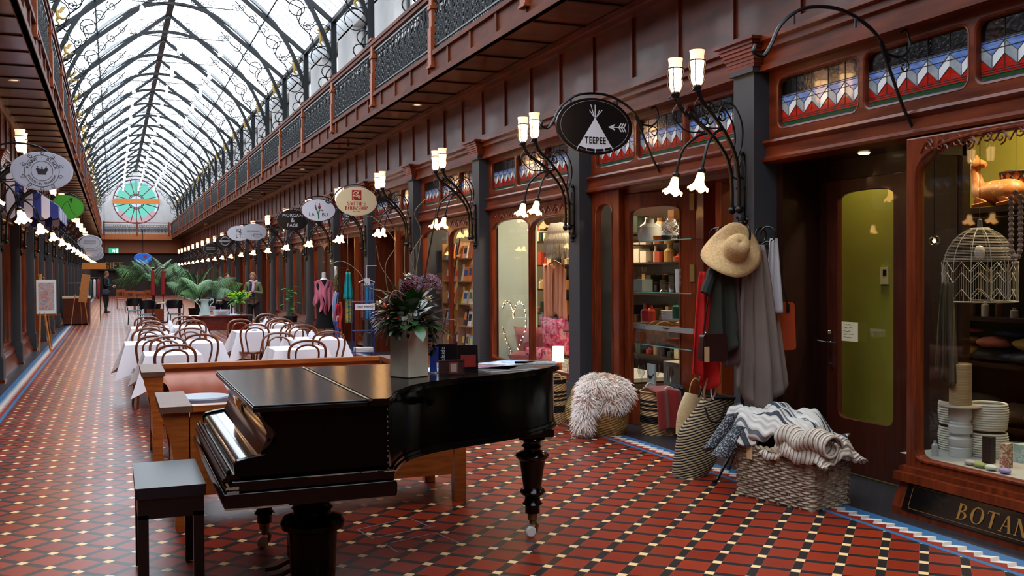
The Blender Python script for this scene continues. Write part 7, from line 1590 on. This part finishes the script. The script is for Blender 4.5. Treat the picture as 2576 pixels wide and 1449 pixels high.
def metalchair(label,x,y,rz):
    t=thing('metal_chair',label,'chair',(x,y,0),rz); b=B(); b.rb((0,0,.45),(.42,.42,.03),e=.4); b.build('seat',mat('grey slatted seat','4a5a68',.4) if 'grey slatted seat' not in bpy.data.materials else bpy.data.materials['grey slatted seat'],t)
    for sx in (1,-1):
        for sy in (1,-1): b=B(); b.tube([(sx*.17,sy*.17,.44),(sx*.2,sy*.2,0)],.013,5); b.build('leg',BKM,t)
    b=B(); b.tube(smooth([(.2,.1,.45),(.24,-.05,.68),(.2,-.2,.8),(0,-.25,.86),(-.2,-.2,.8),(-.24,-.05,.68),(-.2,.1,.45)],5),.016,6); b.sheet(lambda u,v:(.22*cos(PI*u),-.08-.17*sin(PI*u),.6+.24*v),14,3); b.build('backrest',BKM,t); return t
mc=metalchair('black rounded metal chair, nearest left of the palm table',.85,30.2,R(160))
for x,y,rz,l in ((1.65,30.3,R(190),'black rounded metal chair in front of the palm planter'),(.6,33.7,0,'black rounded metal chair behind the slatted table by the aisle'),(2.75,32.2,R(180),'black rounded metal chair right of the palm planter')): dup(mc,(x,y,0),rz,l)
for k,x in enumerate((1.13,1.5)):
    t=thing('parasol_pole',('left' if k==0 else 'right')+' folded red umbrella standing among the far palm fronds','parasol',(x,33+1.5*k,0)); b=B(); b.lathe([(.0,1.75),(.05,1.7),(.06,1.2),(.07,.95),(.03,.9)],10); b.build('folded_canopy',mat('dark red canvas %d'%k,'8a1c1c',.8),t); b=B(); b.tube([(0,0,0),(0,0,1.8)],.02,6); b.ball((0,0,1.8),(.07,.07,.03),8); b.lathe([(0,.05),(.2,.05),(.2,0)],12); b.build('pole',DOORD,t)
# counter & second easel
t=thing('display_counter','dark red wooden café counter with a pale top and curved glass cabinet, left side','counter',(-1.12,34.4,0)); b=B(); b.box((-.38,-.3,.05),(.4,1.1,.85)); b.build('body',woodmat('counter wood','4a1c10','5e2816'),t,0); b=B(); b.box((-.4,-.32,.85),(.42,.2,.92)); b.build('counter_top',LINEN,t,0); b=B(); b.box((-.36,-.28,0),(.38,1.08,.05)); b.build('plinth',BLK,t,0)
b=B(); b.sheet(lambda u,v:(.38-.12*v**3,.2+.9*u,.92+.4*v),8,8); b.add([(.38,.2,.92),(-.3,.2,.92),(-.3,.2,1.32),(.26,.2,1.32)],[(0,1,2,3)]); b.build('glass_case',GLASS,t); b=B(); b.box((-.3,.2,1.32),(.26,1.1,1.35)); b.build('case_top',CHR,t,0)
t=thing('easel','light wooden easel seen from behind in front of the café counter','easel',(-1.0,33.4,0)); b=B(); b.m=RY(R(8)); b.box((-.14,-.02,.75),(.1,.02,1.62)); b.build('board',EW,t,0)
for P in (((-.12,0,1.0),(-.25,-.2,0)),((.12,0,1.0),(.25,-.15,0)),((0,0,1.2),(.05,.45,0))): b=B(); b.tube(P,.014,4); b.build('leg',EW,t)
t=thing('orange_hanging_board','small orange timber board sign over the counter','board sign',(-.65,38,1.8)); b=B(); b.box((-.4,0,0),(.4,.03,.22)); b.build('board',mat('orange board','c07020',.5),t,0); b=B(); b.tube([(-.35,.0,.22),(-.35,0,2.45)],.008,4); b.tube([(.35,.0,.22),(.35,0,2.45)],.008,4); b.build('chains',IRON,t)
t=thing('clothes_rail','rail of red and white goods standing at the far end of the counter','clothes rail',(-.75,37.2,0)); b=B(); b.tube([(-.3,0,0),(-.3,0,1.5),(.3,0,1.5),(.3,0,0)],.015,5); b.build('rail',CHR,t)
for k,c in enumerate(('b01c20','d8d8dc','2a4a4c','c8c0c4','8a1c24')): b=B(); b.rb((-.24+.12*k,0,1.1),(.1,.4,.7),e=.5); b.build('garment',mat('rail garment %d'%k,c,.8),t)
# ================= mannequin & scarf stand =================
t=thing('mannequin','white mannequin in a draped pink waistcoat over a black dress','mannequin',(4.42,22.35,0),R(-15)); MWH=mat('mannequin white','d8d4d0',.4)
b=B(); b.lathe([(.05,1.62),(.05,1.5),(.1,1.46),(.0,1.46)],16); b.lathe([(0,1.63),(.05,1.62)],16); b.build('neck',MWH,t); b=B(); b.m=S(1,.62,1); b.lathe([(.05,1.5),(.17,1.42),(.18,1.3),(.14,1.1),(.18,.92),(.17,.6),(.22,.35),(.0,.35)],22); b.build('black_dress',mat('black jersey','0a0a0c',.9),t); b=B(); b.tube([(0,0,.02),(0,0,.5)],.015,6); b.lathe([(0,.02),(.17,.02),(.17,0)],16); b.build('stand',CHR,t)
PK=mat('dusty pink felt','c0647c',.85,c2='cc7488',sc=3)
b=B()
for s in (1,-1): b.sheet(lambda u,v,s=s:(s*(.045+.16*u**.7*(1-.15*sin(PI*v))+.05*v*u)-s*.05*sin(PI*v)*(1-u)+.03*sin(v*11+s)*(1-u)**2,-.12+.12*u-.05*sin(PI*v)*(1-u)+.05*sin(u*13+v*5+s)*v*(1-.5*u),1.46-.05*u**2-(.5+.3*(1-u)**1.5*(1 if s>0 else .75)+.05*sin(u*10))*v),34,26)
b.sheet(lambda u,v:(.21*cos(PI*u),.01+.12*sin(PI*u),1.42-.5*v),16,8); o=b.build('pink_waistcoat',PK,t,60); o.modifiers.new('s','SOLIDIFY').thickness=.008
t=thing('scarf_stand','tall stand hung with white, olive and patterned scarves beside the mannequin','scarf stand',(4.42,20.9,0)); b=B(); b.tube([(0,0,0),(0,0,1.75)],.012,6); b.lathe([(0,.02),(.16,.02),(.16,0)],14); b.tube([(0,0,1.72),(.25,0,1.72)],.01,5); b.build('stand',CHR,t)
sc_=random.Random(6)
for k,(x,c,z0_,z1_) in enumerate(((-.05,'d8d4d0',1.75,.6),(-.02,'5a4a1c',1.72,1.2),(-.04,'7a8ac0',1.2,.5),(-.02,'b82a3a',.95,.3),(.0,'c8a8b0',.7,.15),(-.06,'4a6ac0',.6,.1),(.03,'c0342c',1.0,.4))):
    b=B(); b.sheet(lambda u,v:(x+.06*(u-.5)*(1+v)+.02*sin(v*6+k),-.03-.02*k+.03*sin(u*8+k),z0_+(z1_-z0_)*v),8,12); o=b.build('scarf',mat('scarf cloth %d'%k,c,.9),t,60); o.modifiers.new('s','SOLIDIFY').thickness=.008
t=thing('long_scarf','turquoise scarf hanging from a brass ring near the mannequin','scarf',(4.45,20.0,0)); b=B(); b.sheet(lambda u,v:(.2*(u-.5)*(.5+.6*v),.02*sin(u*14),1.62-.55*v),14,10); o=b.build('cloth',mat('turquoise silk','1a9aa0',.5),t,60); o.modifiers.new('s','SOLIDIFY').thickness=.006; b=B(); b.sheet(lambda u,v:(.16*(u-.5)+.02,.03+.02*sin(u*14),1.08-.5*v),14,10); o=b.build('patterned_end',paintmat('peacock scarf',['1a6a6a','c8a030','2a8a7a','1a4a8a'],14),t,60); o.modifiers.new('s','SOLIDIFY').thickness=.006; b=B(); b.tube([(.03*cos(2*PI*i/12),0,1.65+.03*sin(2*PI*i/12)) for i in range(12)],.006,4,closed=True); b.tube([(0,0,1.68),(0,0,2.4),(.45,0,2.4)],.005,4); b.build('ring',GOLDL,t)
t=thing('scarf_hanger','white hanger with maroon and blue patterned scarves and a paper tag','hanger',(4.62,19.1,0)); b=B(); b.tube([(-.16,0,1.42),(0,0,1.5),(.16,0,1.42)],.012,5); b.tube([(0,0,1.5),(0,0,1.75),(.2,0,1.75)],.006,4); b.build('hanger',CLOTH,t); b=B(); b.box((-.05,-.02,1.36),(.06,-.015,1.5)); b.build('paper_tag',CLOTH,t,0)
for k,(x,cols) in enumerate(((-.08,['5a2a2a','8a5a5a','3a1a20']),(.02,['1a5aa0','3a9ac8','1a2a5a']),(.1,['2a4a8a','4a7ab0','6a2a3a']))): b=B(); b.sheet(lambda u,v:(x+.08*(u-.5),.02*sin(u*9+k),1.4-.72*v),8,12); o=b.build('scarf',paintmat('hanger scarf %d'%k,cols,16),t,60); o.modifiers.new('s','SOLIDIFY').thickness=.006
# newspaper stand
t=thing('newspaper_stand','blue wire newspaper stand headed THE PRESS behind the flower vase','newspaper stand',(3.95,16.6,0)); BW=mat('blue wire','1a2a6a',.4); b=B()
for sx in (-.17,.17):
    for sy in (-.12,.12): b.tube([(sx,sy,0),(sx,sy,1.12)],.007,4)
for z in (.1,.25,.62,1.12):
    b.tube([(-.17,-.12,z),(.17,-.12,z),(.17,.12,z),(-.17,.12,z)],.006,4,closed=True)
b.build('wire_frame',BW,t)
for k in range(4): b=B(); b.tube([(-.17,-.12+.06*k,.25),(.17,-.12+.06*k,.25)],.004,3); b.build('wire_shelf',BW,t)
b=B(); b.box((-.17,-.135,.98),(.17,-.127,1.08)); hd_=b.build('header',mat('pale header','c8ccd8',.6),t,0); b=B(); b.solid(text('THE PRESS',.06,.002),T(.0,-.1375,1.03)@RX(PI/2)); b.build('lettering',BW,hd_,0)
for k in range(3): b=B(); b.box((-.15,-.1,.26+.025*k),(.15,.1,.28+.025*k)); b.build('newspapers',mat('newsprint %d'%k,'b8bcc8',.8),t,0)
